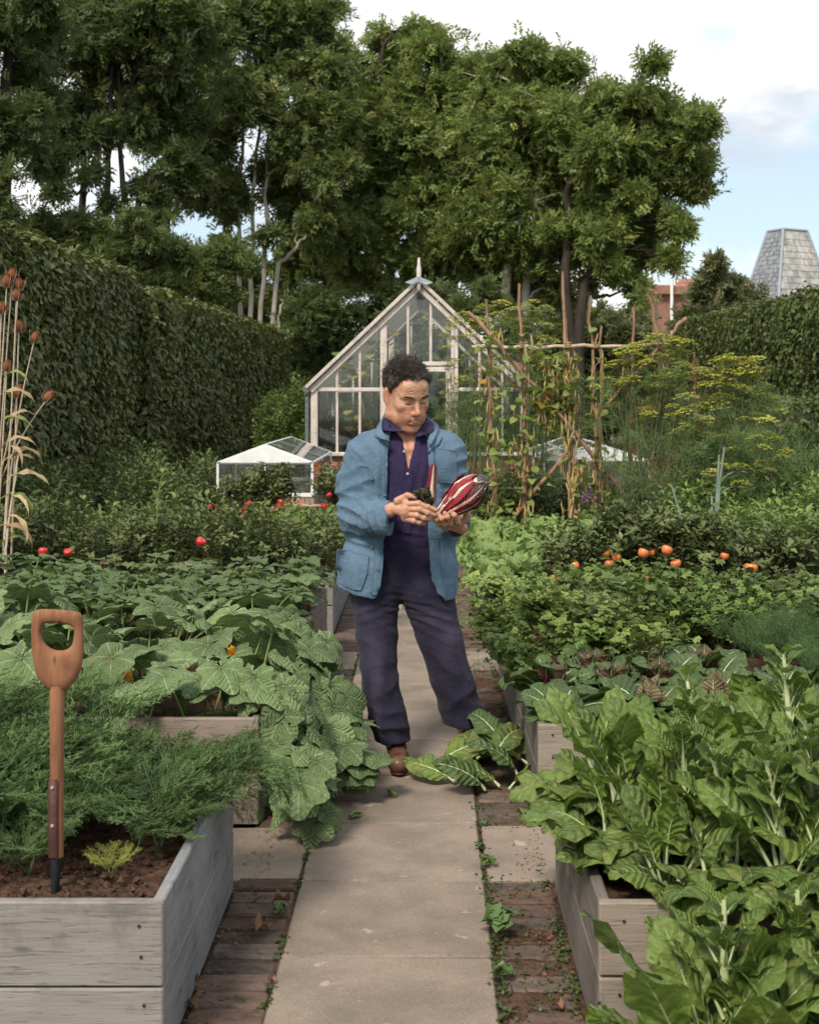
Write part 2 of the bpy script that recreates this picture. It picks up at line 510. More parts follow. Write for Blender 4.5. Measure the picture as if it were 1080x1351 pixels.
def brick_mat(name, c1, c2, moss=.5, scale=22):
    m, nt = new_mat(name)
    co = node(nt, 'ShaderNodeTexCoord').outputs['Object']
    rnd = node(nt, 'ShaderNodeObjectInfo').outputs['Random']
    off = node(nt, 'ShaderNodeCombineXYZ', {0: mth(nt, 'MULTIPLY', rnd, 31), 1: mth(nt, 'MULTIPLY', rnd, 17), 2: mth(nt, 'MULTIPLY', rnd, 7)}).outputs[0]
    co = node(nt, 'ShaderNodeVectorMath', {0: co, 1: off}, operation='ADD').outputs[0]
    c = mixc(nt, ramp(nt, noise(nt, vscale(nt, co, (.6, 1.6, 1)), scale, 6, .7), .3, .7), c1, c2)
    c = node(nt, 'ShaderNodeHueSaturation', {'Color': c, 'Value': mth(nt, 'ADD', .7, mth(nt, 'MULTIPLY', rnd, .65)), 'Saturation': mth(nt, 'ADD', .7, mth(nt, 'MULTIPLY', mth(nt, 'FRACT', mth(nt, 'MULTIPLY', rnd, 9.7)), .5))}).outputs[0]
    if moss:
        mo = mth(nt, 'MULTIPLY', ramp(nt, noise(nt, co, 14, 6, .75), .52, .64), moss)
        c = mixc(nt, mo, c, (.03, .035, .015))
    c = mixc(nt, mth(nt, 'MULTIPLY', ramp(nt, noise(nt, co, 55, 4, .7), .6, .75), .5), c, tuple(min(1, x * 2.1) for x in c1))
    pr = node(nt, 'ShaderNodeBsdfPrincipled', {'Base Color': c, 'Roughness': .85, 'Specular IOR Level': .2})
    nt.links.new(bump(nt, noise(nt, co, 45, 6, .75), .9, .006), pr.inputs['Normal'])
    finish(nt, pr.outputs[0])
    return m


M_SLAB = stone_mat()
M_PBRICK = brick_mat('worn paving brick', (.145, .098, .077), (.075, .053, .044), .7)
M_SOIL = simple_mat('soil', (.115, .066, .043), (.05, .03, .021), rough=.95, spec=.15, scale=30, bscale=55, bs=1.0, bd=.02)
M_MOSS = leaf_mat('moss', (.05, .075, .02), (.03, .05, .015), trans=.1)

# garden path: soil bed, then a slab row with a strip of bricks on either side and cross paths between the beds
g = Geo()
nx, ny = 24, 220
xs, ys = np.linspace(-.64, .44, nx), np.linspace(2.2, 19, ny)
Xg, Yg = np.meshgrid(xs, ys, indexing='ij')
Zg = -.012 + .006 * vnoise(np.stack([Xg.ravel() * 30, Yg.ravel() * 30, 0 * Xg.ravel()], -1)).reshape(Xg.shape)
i, j = np.meshgrid(np.arange(nx - 1), np.arange(ny - 1), indexing='ij')
g.add(np.stack([Xg, Yg, Zg], -1), np.stack([i * ny + j, (i + 1) * ny + j, (i + 1) * ny + j + 1, i * ny + j + 1], -1).reshape(-1, 4))
g.add([(-3.2, 4.3, -.02), (3.2, 4.3, -.02), (3.2, 5.02, -.02), (-3.2, 5.02, -.02)], [(0, 1, 2, 3)])
g.add([(-3.2, 7.8, -.02), (3.2, 7.8, -.02), (3.2, 8.5, -.02), (-3.2, 8.5, -.02)], [(0, 1, 2, 3)])
path = obj('garden_path', g.mesh('garden_path', M_SOIL), kind='structure')
slab = bevel_box((-.303, -.2945, -.04), (.303, .2945, 0), .006).mesh('slab', M_SLAB, False)
y = 5.02
ylist = [5.02 - .6 * k for k in (1, 2, 3, 4)] + [5.02 + .6 * k for k in range(0, 22)]
for y0 in ylist:
    obj('slab', slab, path, (-.1115 + random.uniform(-.003, .003), y0 + .3, random.uniform(-.002, .002)), (random.uniform(-.003, .003), random.uniform(-.004, .004), random.uniform(-.004, .004)))
small = bevel_box((-.298, -.275, -.04), (.298, .275, 0), .005).mesh('slab', M_SLAB, False)
for yc in (4.70, 8.13):
    for xc in (-.722, -1.325, -1.928, .502, 1.105, 1.708):
        obj('slab', small, path, (xc, yc, random.uniform(-.004, .002)), (random.uniform(-.006, .006), random.uniform(-.006, .006), random.uniform(-.006, .006)))


def rough_brick(lx, ly, lz, seed):
    g = bevel_box((-lx / 2, -ly / 2, -lz), (lx / 2, ly / 2, 0), .007)
    V = g.V[0]
    n = np.stack([vnoise(V * 40 + 5 * k, seed + k) for k in range(3)], -1)
    for a in range(len(g.V)):
        g.V[a] = g.V[a] + n * .003
    return g


pb = [rough_brick(.203, .096, .05, s).mesh('brick', M_PBRICK, False) for s in range(6)]
rest = Geo()
pbg = rough_brick(.203, .096, .05, 9)
for side, xc in ((0, -.5225), (1, .3085)):
    y0 = 2.5
    while y0 < 16:
        y0 += .1055
        if 4.40 < y0 < 5.02 or 7.84 < y0 < 8.42:
            continue
        dz = random.uniform(-.009, .001) - (0.004 if side else 0)
        if y0 < 9.2:
            obj('brick', random.choice(pb), path, (xc + random.uniform(-.006, .006), y0, dz), (random.uniform(-.03, .03), random.uniform(-.03, .03), random.uniform(-.03, .03)))
        else:
            rest.merge(pbg, np.array(Matrix.Translation((xc, y0, dz))))
obj('bricks', rest.mesh('bricks', M_PBRICK, False), path, kind='stuff')

# ------------------------------------------------------------------ raised beds of weathered boards
GREY = ((.245, .228, .21), (.175, .162, .15), (.29, .27, .248))
BROWN = ((.26, .205, .165), (.17, .135, .11), (.30, .26, .22))
W_X = wood_mat('grey board grain across', 0, *GREY)
W_Y = wood_mat('blue grey board grain along', 1, (.235, .24, .25), (.155, .16, .17), (.29, .29, .29))
WB_X = wood_mat('brown board grain across', 0, *BROWN)
WB_Y = wood_mat('brown board grain along', 1, (.17, .145, .125), (.11, .095, .085), (.2, .18, .16))
M_NAIL = simple_mat('rusty nail', (.05, .035, .03), bs=0)


def board(lo, hi, mat, b=.004):
    g = bevel_box(lo, hi, b)
    return g.mesh('board', mat, False)


nail_me = Geo().tube([(0, 0, 0), (0, -.003, 0)], [.0045, .004], 8).mesh('nail', M_NAIL)


def soil_sheet(x0, x1, y0, y1, z, amp=.02, res=.035):
    nx, ny = int((x1 - x0) / res) + 2, int((y1 - y0) / res) + 2
    Xg, Yg = np.meshgrid(np.linspace(x0, x1, nx), np.linspace(y0, y1, ny), indexing='ij')
    p = np.stack([Xg.ravel(), Yg.ravel(), 0 * Xg.ravel()], -1)
    Zg = z + amp * vnoise(p * 5, 3) + amp * .7 * vnoise(p * 22, 4)
    i, j = np.meshgrid(np.arange(nx - 1), np.arange(ny - 1), indexing='ij')
    g = Geo().add(np.stack([Xg.ravel(), Yg.ravel(), Zg], -1), np.stack([i * ny + j, (i + 1) * ny + j, (i + 1) * ny + j + 1, i * ny + j + 1], -1).reshape(-1, 4))
    return g


def raised_bed(label, side, y0, y1, h=.396, zs=.33, mats=(W_X, W_Y), width=2.2, split=.193, clods=False, th=.03):
    """side -1: left of the path (inner face x = -.627), +1: right of it (x = .42)."""
    xi = -.627 if side < 0 else .42
    xo = xi + side * width
    t = thing('raised_bed', label, 'raised bed', (0, 0, 0), group='raised beds beside the path')
    xa, xb = min(xi, xo), max(xi, xo)
    for (za, zb) in ((0.0, split - .004), (split + .004, h)):
        j = random.uniform(-.003, .003)
        obj('board', board((xa, y0 + j, za), (xb, y0 + j + th, zb), mats[0]), t)
        obj('board', board((xa, y1 - th, za), (xb, y1, zb), mats[0]), t)
        for xx in (xi, xo):
            lo, hi = (xx, xx + th) if (xx == xa) else (xx - th, xx)
            obj('board', board((lo + .002 * (xx == xa) * 0, y0 + th + .002 + j, za), (hi, y1 - th - .002, zb - random.uniform(0, .003)), mats[1]), t)
        for dz in (.35, .75):
            z = za + (zb - za) * dz
            for x in (xi + side * .05, xi + side * .09 + side * .6):
                obj('nail', nail_me, t, (x + random.uniform(-.01, .01), y0 + j, z + random.uniform(-.01, .01)))
    for yy in (y0 + th + .032, y1 - th - .032):
        obj('corner_post', board((xi + side * .03 - .001 if side > 0 else xi - .095, yy - .03, 0), (xi + side * .03 + .065 if side > 0 else xi - .031, yy + .03, h - .03), mats[1]), t)
    s = obj('soil', soil_sheet(xa + .02, xb - .02, y0 + .02, y1 - .02, zs).mesh('soil', M_SOIL), t, kind='stuff')
    if clods:
        c = Geo()
        N = 5000
        cl = Geo().add([(1, 0, .1), (0, 1, -.1), (-1, .1, 0), (0, -1, .1), (.1, 0, .9), (0, .1, -.8)],
                       [(0, 1, 4), (1, 2, 4), (2, 3, 4), (3, 0, 4), (1, 0, 5), (2, 1, 5), (3, 2, 5), (0, 3, 5)])
        sz = .003 + .013 * RG.random(N) ** 3.0
        t_ = np.stack([RG.uniform(xa + .03, xb - .03, N), RG.uniform(y0 + .03, y0 + 1.1, N), zs + RG.uniform(-.008, .014, N)], -1)
        c.stamp(cl, rotm(N) * sz[:, None, None], t_, RG.random(N))
        obj('soil_crumbs', c.mesh('soil_crumbs', M_SOIL, False), t, kind='stuff')
    return t


raised_bed('weathered grey board raised bed holding the carrots and the spade, nearest on the left', -1, 3.18, 4.345, clods=True, mats=(W_X, W_Y), width=2.0)
raised_bed('board raised bed under the squash and dwarf bean plants', -1, 5.0, 8.45, mats=(WB_X, WB_Y), width=4.2)
raised_bed('board raised bed behind the bean rows left of the path', -1, 9.0, 12.4, mats=(W_X, W_Y), width=4.6)
raised_bed('dark board raised bed overflowing with tall leafy chicory, nearest on the right', 1, 3.24, 4.345, h=.372, mats=(WB_X, WB_Y), width=2.0)
raised_bed('low board raised bed holding red hearted chicory and parsley', 1, 5.0, 7.8, h=.372, mats=(WB_X, WB_Y), width=4.2)
raised_bed('pale board raised bed under the lettuce row', 1, 8.45, 12.3, h=.36, mats=(W_X, W_Y), width=4.2)

# ------------------------------------------------------------------ hedges
leaf6 = Geo().add([(0, 0, 0), (.45, .30, .12), (1, 0, -.02), (.45, -.30, .12)], [(0, 2, 1), (0, 3, 2)], uv=[(0, 0), (1, .5), (0, 1), (-1, .5)])
M_HEDGE = leaf_mat('hornbeam leaf', (.125, .14, .045), (.06, .08, .03), rare=(.22, .18, .05), rare_f=.91, trans=.2, rough=.4, hv=.7, blotch=2)
M_HEDGE2 = leaf_mat('clipped hedge leaf', (.095, .12, .034), (.05, .075, .025), rare=(.16, .13, .04), rare_f=.93, trans=.2, rough=.45, hv=.6, blotch=1)
M_TWIGSHADE = simple_mat('shade dark twig core', (.03, .028, .015), (.015, .016, .008), rough=1, scale=9)  # near black: the shade inside the hedge is put into the twig colour


def hedge(label, corners, h0, h1, thick, N, size, mat, zlow=0.0, bump_=.10, seed=1, end=True):
    """A clipped hedge: its visible face runs from corners[0] to corners[1]; the body lies to the side away from the path."""
    t = thing('hedge', label, 'hedge')
    a, b = np.array(corners[0], float), np.array(corners[1], float)
    d = b - a
    L = np.linalg.norm(d)
    d /= L
    n = np.array([d[1], -d[0]])
    if n[0] * a[0] > 0:
        n = -n                       # outward face normal looks at the path
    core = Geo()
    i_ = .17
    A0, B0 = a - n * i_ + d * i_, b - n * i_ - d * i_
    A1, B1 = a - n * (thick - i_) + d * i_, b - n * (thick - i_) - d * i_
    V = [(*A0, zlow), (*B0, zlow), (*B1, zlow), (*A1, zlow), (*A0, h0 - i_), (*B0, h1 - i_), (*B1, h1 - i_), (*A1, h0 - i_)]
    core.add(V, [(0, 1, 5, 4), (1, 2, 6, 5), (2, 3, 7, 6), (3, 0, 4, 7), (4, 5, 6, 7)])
    obj('stems', core.mesh('stems', M_TWIGSHADE, False), t)  # one solid box behind the leaves, coloured dark for the shade within
    Aside, Atop, Aend = L * (h0 + h1) / 2, L * thick, thick * h0
    tot = Aside + Atop * .8 + (Aend if end else 0)
    ns, ntp, ne = int(N * Aside / tot), int(N * Atop * .8 / tot), int(N * Aend / tot) if end else 0
    s = RG.random(ns) * L
    z = RG.random(ns)
    hh = h0 + (h1 - h0) * s / L
    depth = RG.random(ns) ** 1.5 * .2
    pz = zlow + z * (hh - zlow)
    base = a[None] + d[None] * s[:, None]
    bm = bump_ * vnoise(np.stack([s * 1.1, pz * 1.1, 0 * s + seed], -1), seed, 4)
    rnd_ = np.clip((pz - (hh - .25)) / .25, 0, 1) ** 2 * .12
    xy = base + n[None] * (bm - depth - rnd_)[:, None]
    p1 = np.concatenate([xy, pz[:, None]], 1)
    nn1 = np.tile([n[0], n[1], .35], (ns, 1))
    s = RG.random(ntp) * L
    w = RG.random(ntp) * thick
    hh = h0 + (h1 - h0) * s / L
    xy = a[None] + d[None] * s[:, None] - n[None] * w[:, None]
    pz = hh + bump_ * .7 * vnoise(np.stack([s * 1.6, w * 1.6, 0 * s + seed + 4], -1), seed, 4) - RG.random(ntp) ** 1.5 * .12 + .03
    pz += (RG.random(ntp) > .985) * RG.random(ntp) * .15
    p2 = np.concatenate([xy, pz[:, None]], 1)
    nn2 = np.tile([0, 0, 1.0], (ntp, 1))
    ps, ns_ = [p1, p2], [nn1, nn2]
    if ne:
        w = RG.random(ne) * thick
        pz = zlow + RG.random(ne) * (h0 - zlow)
        xy = a[None] - n[None] * w[:, None] + d[None] * (RG.random(ne) ** 1.5 * .18 - bump_ * vnoise(np.stack([w * 1.6, pz * 1.6, 0 * w + 9], -1), seed, 4))[:, None]
        ps.append(np.concatenate([xy, pz[:, None]], 1))
        ns_.append(np.tile([-d[0], -d[1], .3], (ne, 1)))
    p, nn = np.concatenate(ps), np.concatenate(ns_)
    nn = nn / np.linalg.norm(nn, axis=1)[:, None] + RG.normal(0, .42, p.shape)
    nn /= np.linalg.norm(nn, axis=1)[:, None]
    r = RG.normal(0, 1, p.shape)
    r[:, 2] -= 1.0
    ex = r - nn * (r * nn).sum(1)[:, None]
    ex /= np.linalg.norm(ex, axis=1)[:, None]
    ey = np.cross(nn, ex)
    sz = size * RG.uniform(.65, 1.25, len(p))
    R = np.stack([ex, ey, nn], -1) * sz[:, None, None]
    var = np.clip(.5 + .5 * vnoise(p * .8, seed + 2, 3) + RG.normal(0, .18, len(p)), 0, .999)
    fol = Geo().stamp(leaf6, R, p, var)
    obj('foliage', fol.mesh('foliage', mat), t, kind='stuff')
    return t


hedge('tall clipped hornbeam hedge on the left, its nearest and highest stretch behind the teasels', ((-4.25, 9.5), (-4.1, 19.2)), 3.33, 3.33, 1.6, 60000, .10, M_HEDGE, seed=3)
hedge('farther stretch of tall hornbeam hedge ending left of the greenhouse', ((-3.86, 19.0), (-3.02, 30)), 3.16, 3.02, 1.6, 36000, .105, M_HEDGE, seed=5)
hedge('tall dark clipped hedge on the right below the slate roof', ((5.25, 16.0), (5.5, 31)), 3.05, 3.3, 1.5, 42000, .085, M_HEDGE2, seed=7)
hedge('low flat topped hedge on the right in front of the tall one', ((3.35, 14), (4.2, 27)), 1.55, 1.55, 2.0, 30000, .07, M_HEDGE2, seed=9)

# ------------------------------------------------------------------ greenhouse
M_TIM = wood_mat('weathered greenhouse timber', 2, (.62, .55, .5), (.45, .38, .34), (.68, .62, .57), sc=1.5)
M_TIMX = wood_mat('weathered greenhouse rail', 0, (.62, .56, .52), (.47, .41, .37), (.7, .65, .6), sc=1.5)
M_GLASS = glass_mat('old glass', dirt=.025, gl=.0)
M_WBRICK = brick_mat('red wall brick', (.42, .15, .085), (.28, .095, .055), .06, 14)
M_MORTAR = simple_mat('mortar', (.33, .27, .22), bs=.3)
M_LEAD = simple_mat('lead grey', (.3, .34, .38), (.24, .28, .32), rough=.5)
M_DARK = simple_mat('dark green pipe', (.16, .2, .2), bs=0, rough=.5)
YG, FY = 19.0, F / 19.0


def gx(px):
    return (px - 562) / FY


def gz(py):
    return 1.6 - (py - 524) / FY


green = thing('greenhouse', 'weathered timber greenhouse with a steep glass gable behind the man', 'greenhouse', (0, 0, 0))
XL, XR, XC, ZE, ZA, ZS = gx(410), gx(695), gx(552.5), gz(514), gz(378), gz(597)
XD0, XD1 = gx(506), gx(599.5)
YB = YG + 4.2


def bar(name, p0, p1, w, d, mat, parent, tilt=0):
    """A timber of width w (in the gable plane) and depth d from p0 to p1."""
    p0, p1 = np.array(p0, float), np.array(p1, float)
    ax = p1 - p0
    L = np.linalg.norm(ax)
    ax /= L
    dy = np.array([0, 1.0, 0]) if abs(ax[1]) < .9 else np.array([0, 0, 1.0])
    sx = np.cross(dy, ax)
    sx /= np.linalg.norm(sx)
    dy = np.cross(ax, sx)
    g = bevel_box((-w / 2, -d / 2, 0), (w / 2, d / 2, L), min(w, d) * .12)
    M = np.eye(4)
    M[:3, 0], M[:3, 1], M[:3, 2], M[:3, 3] = sx, dy, ax, p0
    gg = Geo().merge(g, M)
    return obj(name, gg.mesh(name, mat, False), parent)


def roofz(x):
    return ZE + (ZA - ZE) * (1 - abs(x - XC) / ((XR - XL) / 2))


for yy in (YG, YB):
    bar('corner_post', (XL + .05, yy, ZS), (XL + .05, yy, ZE), .10, .08, M_TIM, green)
    bar('corner_post', (XR - .05, yy, ZS), (XR - .05, yy, ZE), .10, .08, M_TIM, green)
    for s, xe in ((-1, XL), (1, XR)):
        bar('rafter', (xe, yy - .045, ZE - .02), (XC, yy - .045, ZA - .02), .075, .05, M_TIM, green)
        bar('rafter', (xe + s * .06, yy - .08, ZE + .03), (XC + s * .02, yy - .08, ZA + .07), .05, .10, M_TIM, green)
    bar('rail', (XL + .1, yy, ZE), (XD0 - .03, yy, ZE), .055, .06, M_TIMX, green)
    bar('rail', (XD1 + .03, yy, ZE), (XR - .1, yy, ZE), .055, .06, M_TIMX, green)
    bar('sill', (XL - .03, yy - .03, ZS - .02), (XD0 - .03, yy - .03, ZS - .02), .05, .16, M_TIMX, green)
    bar('sill', (XD1 + .03, yy - .03, ZS - .02), (XR + .03, yy - .03, ZS - .02), .05, .16, M_TIMX, green)
    bar('door_rail', (XD0 + .05, yy, gz(480)), (XD1 - .05, yy, gz(480)), .06, .06, M_TIMX, green)
    for px in (506, 599.5):
        bar('door_post', (gx(px), yy, .04), (gx(px), yy, roofz(gx(px)) - .03), .10, .08, M_TIM, green)
    for px in (444.7, 474.6, 538, 568, 632, 662):
        x = gx(px)
        if XD0 < x < XD1:
            bar('glazing_bar', (x, yy, gz(480) + .03), (x, yy, roofz(x) - .03), .035, .045, M_TIM, green)
        else:
            bar('glazing_bar', (x, yy, ZS), (x, yy, ZE - .03), .035, .045, M_TIM, green)
            bar('glazing_bar', (x, yy, ZE + .03), (x, yy, roofz(x) - .03), .035, .045, M_TIM, green)


def pane(pts, th=.004):
    """A glass pane with thickness: pts in the x-z plane."""
    pts = np.array(pts, float)
    nrm = np.cross(pts[1] - pts[0], pts[2] - pts[0])
    nrm /= np.linalg.norm(nrm)
    k = len(pts)
    V = np.concatenate([pts, pts + nrm * th])
    g = Geo()
    if k == 4:
        g.add(V, [(3, 2, 1, 0), (4, 5, 6, 7)] + [(i, (i + 1) % 4, 4 + (i + 1) % 4, 4 + i) for i in range(4)])
    else:
        g.add(V, [(2, 1, 0), (3, 4, 5)])
        g.add(V, [(i, (i + 1) % 3, 3 + (i + 1) % 3, 3 + i) for i in range(3)])
    return g


xsl = [XL + .1, gx(444.7), gx(474.6), XD0 - .05]
xsr = [XD1 + .05, gx(632), gx(662), XR - .1]
for yy in (YG,):
    for xs_ in (xsl, xsr):
        for x0, x1 in zip(xs_[:-1], xs_[1:]):
            x0, x1 = x0 + .018, x1 - .018
            obj('pane', pane([(x0, yy, ZS + .005), (x1, yy, ZS + .005), (x1, yy, ZE - .03), (x0, yy, ZE - .03)]).mesh('pane', M_GLASS, False), green)
            obj('pane', pane([(x0, yy, ZE + .03), (x1, yy, ZE + .03), (x1, yy, max(ZE + .04, roofz(x1) - .05)), (x0, yy, max(ZE + .04, roofz(x0) - .05))]).mesh('pane', M_GLASS, False), green)
    for x0, x1 in ((XD0 + .05, gx(538)), (gx(538), gx(568)), (gx(568), XD1 - .05)):
        x0, x1 = x0 + .018, x1 - .018
        obj('pane', pane([(x0, yy, gz(480) + .03), (x1, yy, gz(480) + .03), (x1, yy, roofz(x1) - .05), (x0, yy, roofz(x0) - .05)]).mesh('pane', M_GLASS, False), green)
    door = bar('door', (XD0 + .09, yy, .06), (XD0 + .09, yy, gz(480) - .04), .07, .05, M_TIM, green)
    bar('door_stile', (XD1 - .09, yy, .06), (XD1 - .09, yy, gz(480) - .04), .07, .05, M_TIM, door)
    for z in (.1, .95, gz(480) - .08):
        bar('door_crossrail', (XD0 + .13, yy, z), (XD1 - .13, yy, z), .07, .045, M_TIMX, door)
    obj('door_glass', pane([(XD0 + .13, yy + .01, .99), (XD1 - .13, yy + .01, .99), (XD1 - .13, yy + .01, gz(480) - .12), (XD0 + .13, yy + .01, gz(480) - .12)]).mesh('door_glass', M_GLASS, False), door)
# roof glazing bars and panes along the depth
nb = 6
for k in range(nb + 1):
    yy = YG + .35 + (YB - YG - .7) * k / nb
    for xe in (XL, XR):
        bar('rafter', (xe, yy, ZE + .01), (XC, yy, ZA + .01), .035, .05, M_TIM, green)
        bar('glazing_bar', (xe, yy, ZS), (xe, yy, ZE), .035, .045, M_TIM, green)
for k in range(nb):
    ya, yb_ = [YG + .35 + (YB - YG - .7) * (k + q) / nb for q in (0, 1)]
    for xe in (XL, XR):
        obj('pane', pane([(xe, ya + .02, ZE + .04), (xe, yb_ - .02, ZE + .04), (XC, yb_ - .02, ZA + .04), (XC, ya + .02, ZA + .04)]).mesh('pane', M_GLASS, False), green)
        obj('pane', pane([(xe, ya + .02, ZS + .01), (xe, yb_ - .02, ZS + .01), (xe, yb_ - .02, ZE - .02), (xe, ya + .02, ZE - .02)]).mesh('pane', M_GLASS, False), green)
bar('ridge', (XC, YG - .1, ZA + .02), (XC, YB + .1, ZA + .02), .12, .08, M_TIM, green)
for xe in (XL, XR):
    bar('eaves_rail', (xe, YG - .06, ZE + .01), (xe, YB + .06, ZE + .01), .07, .07, M_TIM, green)
    bar('sill', (xe, YG, ZS - .02), (xe, YB, ZS - .02), .14, .05, M_TIM, green)
# finial and lead wings
fz = gz(341)
obj('finial', Geo().tube([(XC, YG - .12, gz(384)), (XC, YG - .12, gz(380)), (XC, YG - .12, gz(376)), (XC, YG - .12, gz(356)), (XC, YG - .12, gz(350)), (XC, YG - .12, gz(344)), (XC, YG - .12, fz)],
                         [.02, .035, .03, .035, .022, .02, .012], 8).mesh('finial', M_TIM), green)
for s in (-1, 1):
    pts = [(XC, YG - .16, gz(366)), (XC + s * .2, YG - .18, gz(374)), (XC + s * .1, YG - .18, gz(377)), (XC, YG - .16, gz(373))]
    obj('ridge_flashing', pane(pts, .012).mesh('ridge_flashing', M_LEAD, False), green)
obj('drainpipe', Geo().tube([(XL - .05, YG - .05, .2), (XL - .05, YG - .05, ZE - .1)], .03, 8).mesh('drainpipe', M_DARK), green)
obj('gutter', Geo().tube([(XL - .06, YG - .1, ZE), (XL - .06, YB, ZE)], .05, 8).mesh('gutter', M_DARK), green)
# brick base, brick by brick on the gable
base = obj('base_wall', Geo().box((XL + .02, YG - .02, 0), (XD0 - .05, YG + .16, ZS - .06)).box((XD1 + .05, YG - .02, 0), (XR - .02, YG + .16, ZS - .06))
           .box((XL + .02, YG + .17, 0), (XL + .18, YB, ZS - .06)).box((XR - .18, YG + .17, 0), (XR - .02, YB, ZS - .06)).mesh('base_wall', M_MORTAR, False), green)
bh, bl = .075, .225
wb = [Geo().merge(bevel_box((-.108, 0, -.033), (.108, .05, .033), .004)).mesh('brick', M_WBRICK, False) for _ in range(2)]
wbs = bevel_box((-.05, 0, -.033), (.05, .05, .033), .004).mesh('brick', M_WBRICK, False)
for (x0, x1) in ((XL + .02, XD0 - .05), (XD1 + .05, XR - .02)):
    r = 0
    z = .05
    while z < ZS - .09:
        x = x0 + .11 - (.1125 if r % 2 else 0)
        while x < x1 + .05:
            if x - .108 < x0 - .001:
                obj('brick', wbs, base, (x0 + .05, YG - .03, z), (0, 0, 0))
            elif x + .108 > x1:
                if x1 - .05 > x - .06:
                    obj('brick', wbs, base, (x1 - .05, YG - .03, z))
            else:
                obj('brick', random.choice(wb), base, (x, YG - .03 + random.uniform(-.003, .003), z))
            x += bl
        z += bh
        r += 1

# ------------------------------------------------------------------ cold frames of glass
M_WHITE = simple_mat('white painted metal', (.78, .79, .78), (.66, .67, .66), rough=.45, scale=8, bs=.05)
M_FROST = simple_mat('white gable panel', (.8, .82, .82), (.7, .73, .74), rough=.35, scale=6, bs=.03)
M_CGLASS = glass_mat('cold frame glass', tint=(.88, .92, .9), dirt=.22, gl=.25)
M_PALEBR = brick_mat('pale brick', (.4, .26, .2), (.3, .2, .16), .2, 14)


def cold_frame(label, x0, x1, y0, y1, ze, zr, zb, xr=None):
    t = thing('cold_frame', label, 'cold frame', (0, 0, 0), group='glazed cold frames')
    xc = (x0 + x1) / 2 if xr is None else xr
    w = .028
    for x in (x0, x1):
        for y_ in (y0, y1):
            bar('corner_post', (x, y_, zb), (x, y_, ze), w, w, M_WHITE, t)
    for y_ in (y0, y1):
        bar('rail', (x0, y_, zb), (x1, y_, zb), w * 1.6, w, M_WHITE, t)
        bar('rail', (x0, y_, ze), (x1, y_, ze), w, w, M_WHITE, t)
        for x in (x0, x1):
            bar('rafter', (x, y_, ze), (xc, y_, zr), w, w, M_WHITE, t)
    for x in (x0, x1):
        bar('rail', (x, y0, ze), (x, y1, ze), w, w, M_WHITE, t)
        bar('rail', (x, y0, zb), (x, y1, zb), w, w, M_WHITE, t)
        ym = (y0 + y1) / 2
        bar('corner_post', (x, ym, zb), (x, ym, ze), w * .8, w * .8, M_WHITE, t)
        bar('rafter', (x, ym, ze), (xc, ym, zr), w * .8, w * .8, M_WHITE, t)
        bar('glazing_bar', ((x + xc) / 2, y0, (ze + zr) / 2), ((x + xc) / 2, y1, (ze + zr) / 2), w * .7, w * .7, M_WHITE, t)
        for ya, yb_ in ((y0, ym), (ym, y1)):
            obj('pane', pane([(x, ya + .02, ze + .01), (x, yb_ - .02, ze + .01), (xc, yb_ - .02, zr + .01), (xc, ya + .02, zr + .01)]).mesh('pane', M_CGLASS, False), t)
            obj('pane', pane([(x, ya + .02, zb + .02), (x, yb_ - .02, zb + .02), (x, yb_ - .02, ze - .02), (x, ya + .02, ze - .02)]).mesh('pane', M_CGLASS, False), t)
    bar('ridge', (xc, y0, zr), (xc, y1, zr), w, w, M_WHITE, t)
    bar('corner_post', ((x0 + x1) / 2, y0, zb), ((x0 + x1) / 2, y0, ze), w * .6, w * .6, M_WHITE, t)
    obj('gable_panel', pane([(x0 + .02, y0 - .018, ze + .004), (x1 - .02, y0 - .018, ze + .004), (xc, y0 - .018, zr - .012)], .008).mesh('gable_panel', M_FROST, False), t)
    for y_ in (y0, y1):
        xm = (x0 + x1) / 2
        for a, b in ((x0, xm), (xm, x1)):
            obj('pane', pane([(a + .02, y_, zb + .03), (b - .02, y_, zb + .03), (b - .02, y_, ze - .02), (a + .02, y_, ze - .02)]).mesh('pane', M_CGLASS, False), t)
    g = Geo()
    for lo, hi in (((x0 - .02, y0 - .02, 0), (x1 + .02, y0 + .08, zb - .03)), ((x0 - .02, y1 - .06, 0), (x1 + .02, y1 + .04, zb - .03)),
                   ((x0 - .02, y0 + .08, 0), (x0 + .08, y1 - .06, zb - .03)), ((x1 - .08, y0 + .08, 0), (x1 + .02, y1 - .06, zb - .03))):
        g.box(lo, hi)
    bw = obj('base_wall', g.mesh('base_wall', M_MORTAR, False), t)
    z, r = .04, 0
    while z < zb - .06:
        x = x0 + .09 + (.11 if r % 2 else 0)
        while x < x1 - .08:
            obj('brick', wb[0], bw, (x, y0 - .03, z))
            x += .225
        z += .075
        r += 1
    return t


cold_frame('glazed cold frame with a white gable left of the greenhouse', -2.34, -1.28, 15, 17.9, .86, 1.06, .5)
cold_frame('glazed cold frame with a white gable behind the bean poles', 1.32, 2.5, 15, 17.9, .88, 1.08, .5)

# ------------------------------------------------------------------ roofs beyond the right hedge
M_SLATE = simple_mat('roof slate', (.25, .265, .29), (.16, .17, .19), rough=.6, scale=5, bscale=30, bs=.3, bd=.01, var=.5)
M_SLATE2 = simple_mat('pale slate', (.42, .41, .39), (.27, .27, .27), rough=.7, scale=3, bscale=30, bs=.3, bd=.01, var=.5)  # paler tone, used on the front face of the tower roof only
M_TILE = simple_mat('red clay tile', (.36, .15, .09), (.22, .10, .07), rough=.8, scale=4, var=.5)
M_RENDER = simple_mat('old brick wall', (.3, .16, .11), (.2, .11, .08), rough=.9, scale=8)


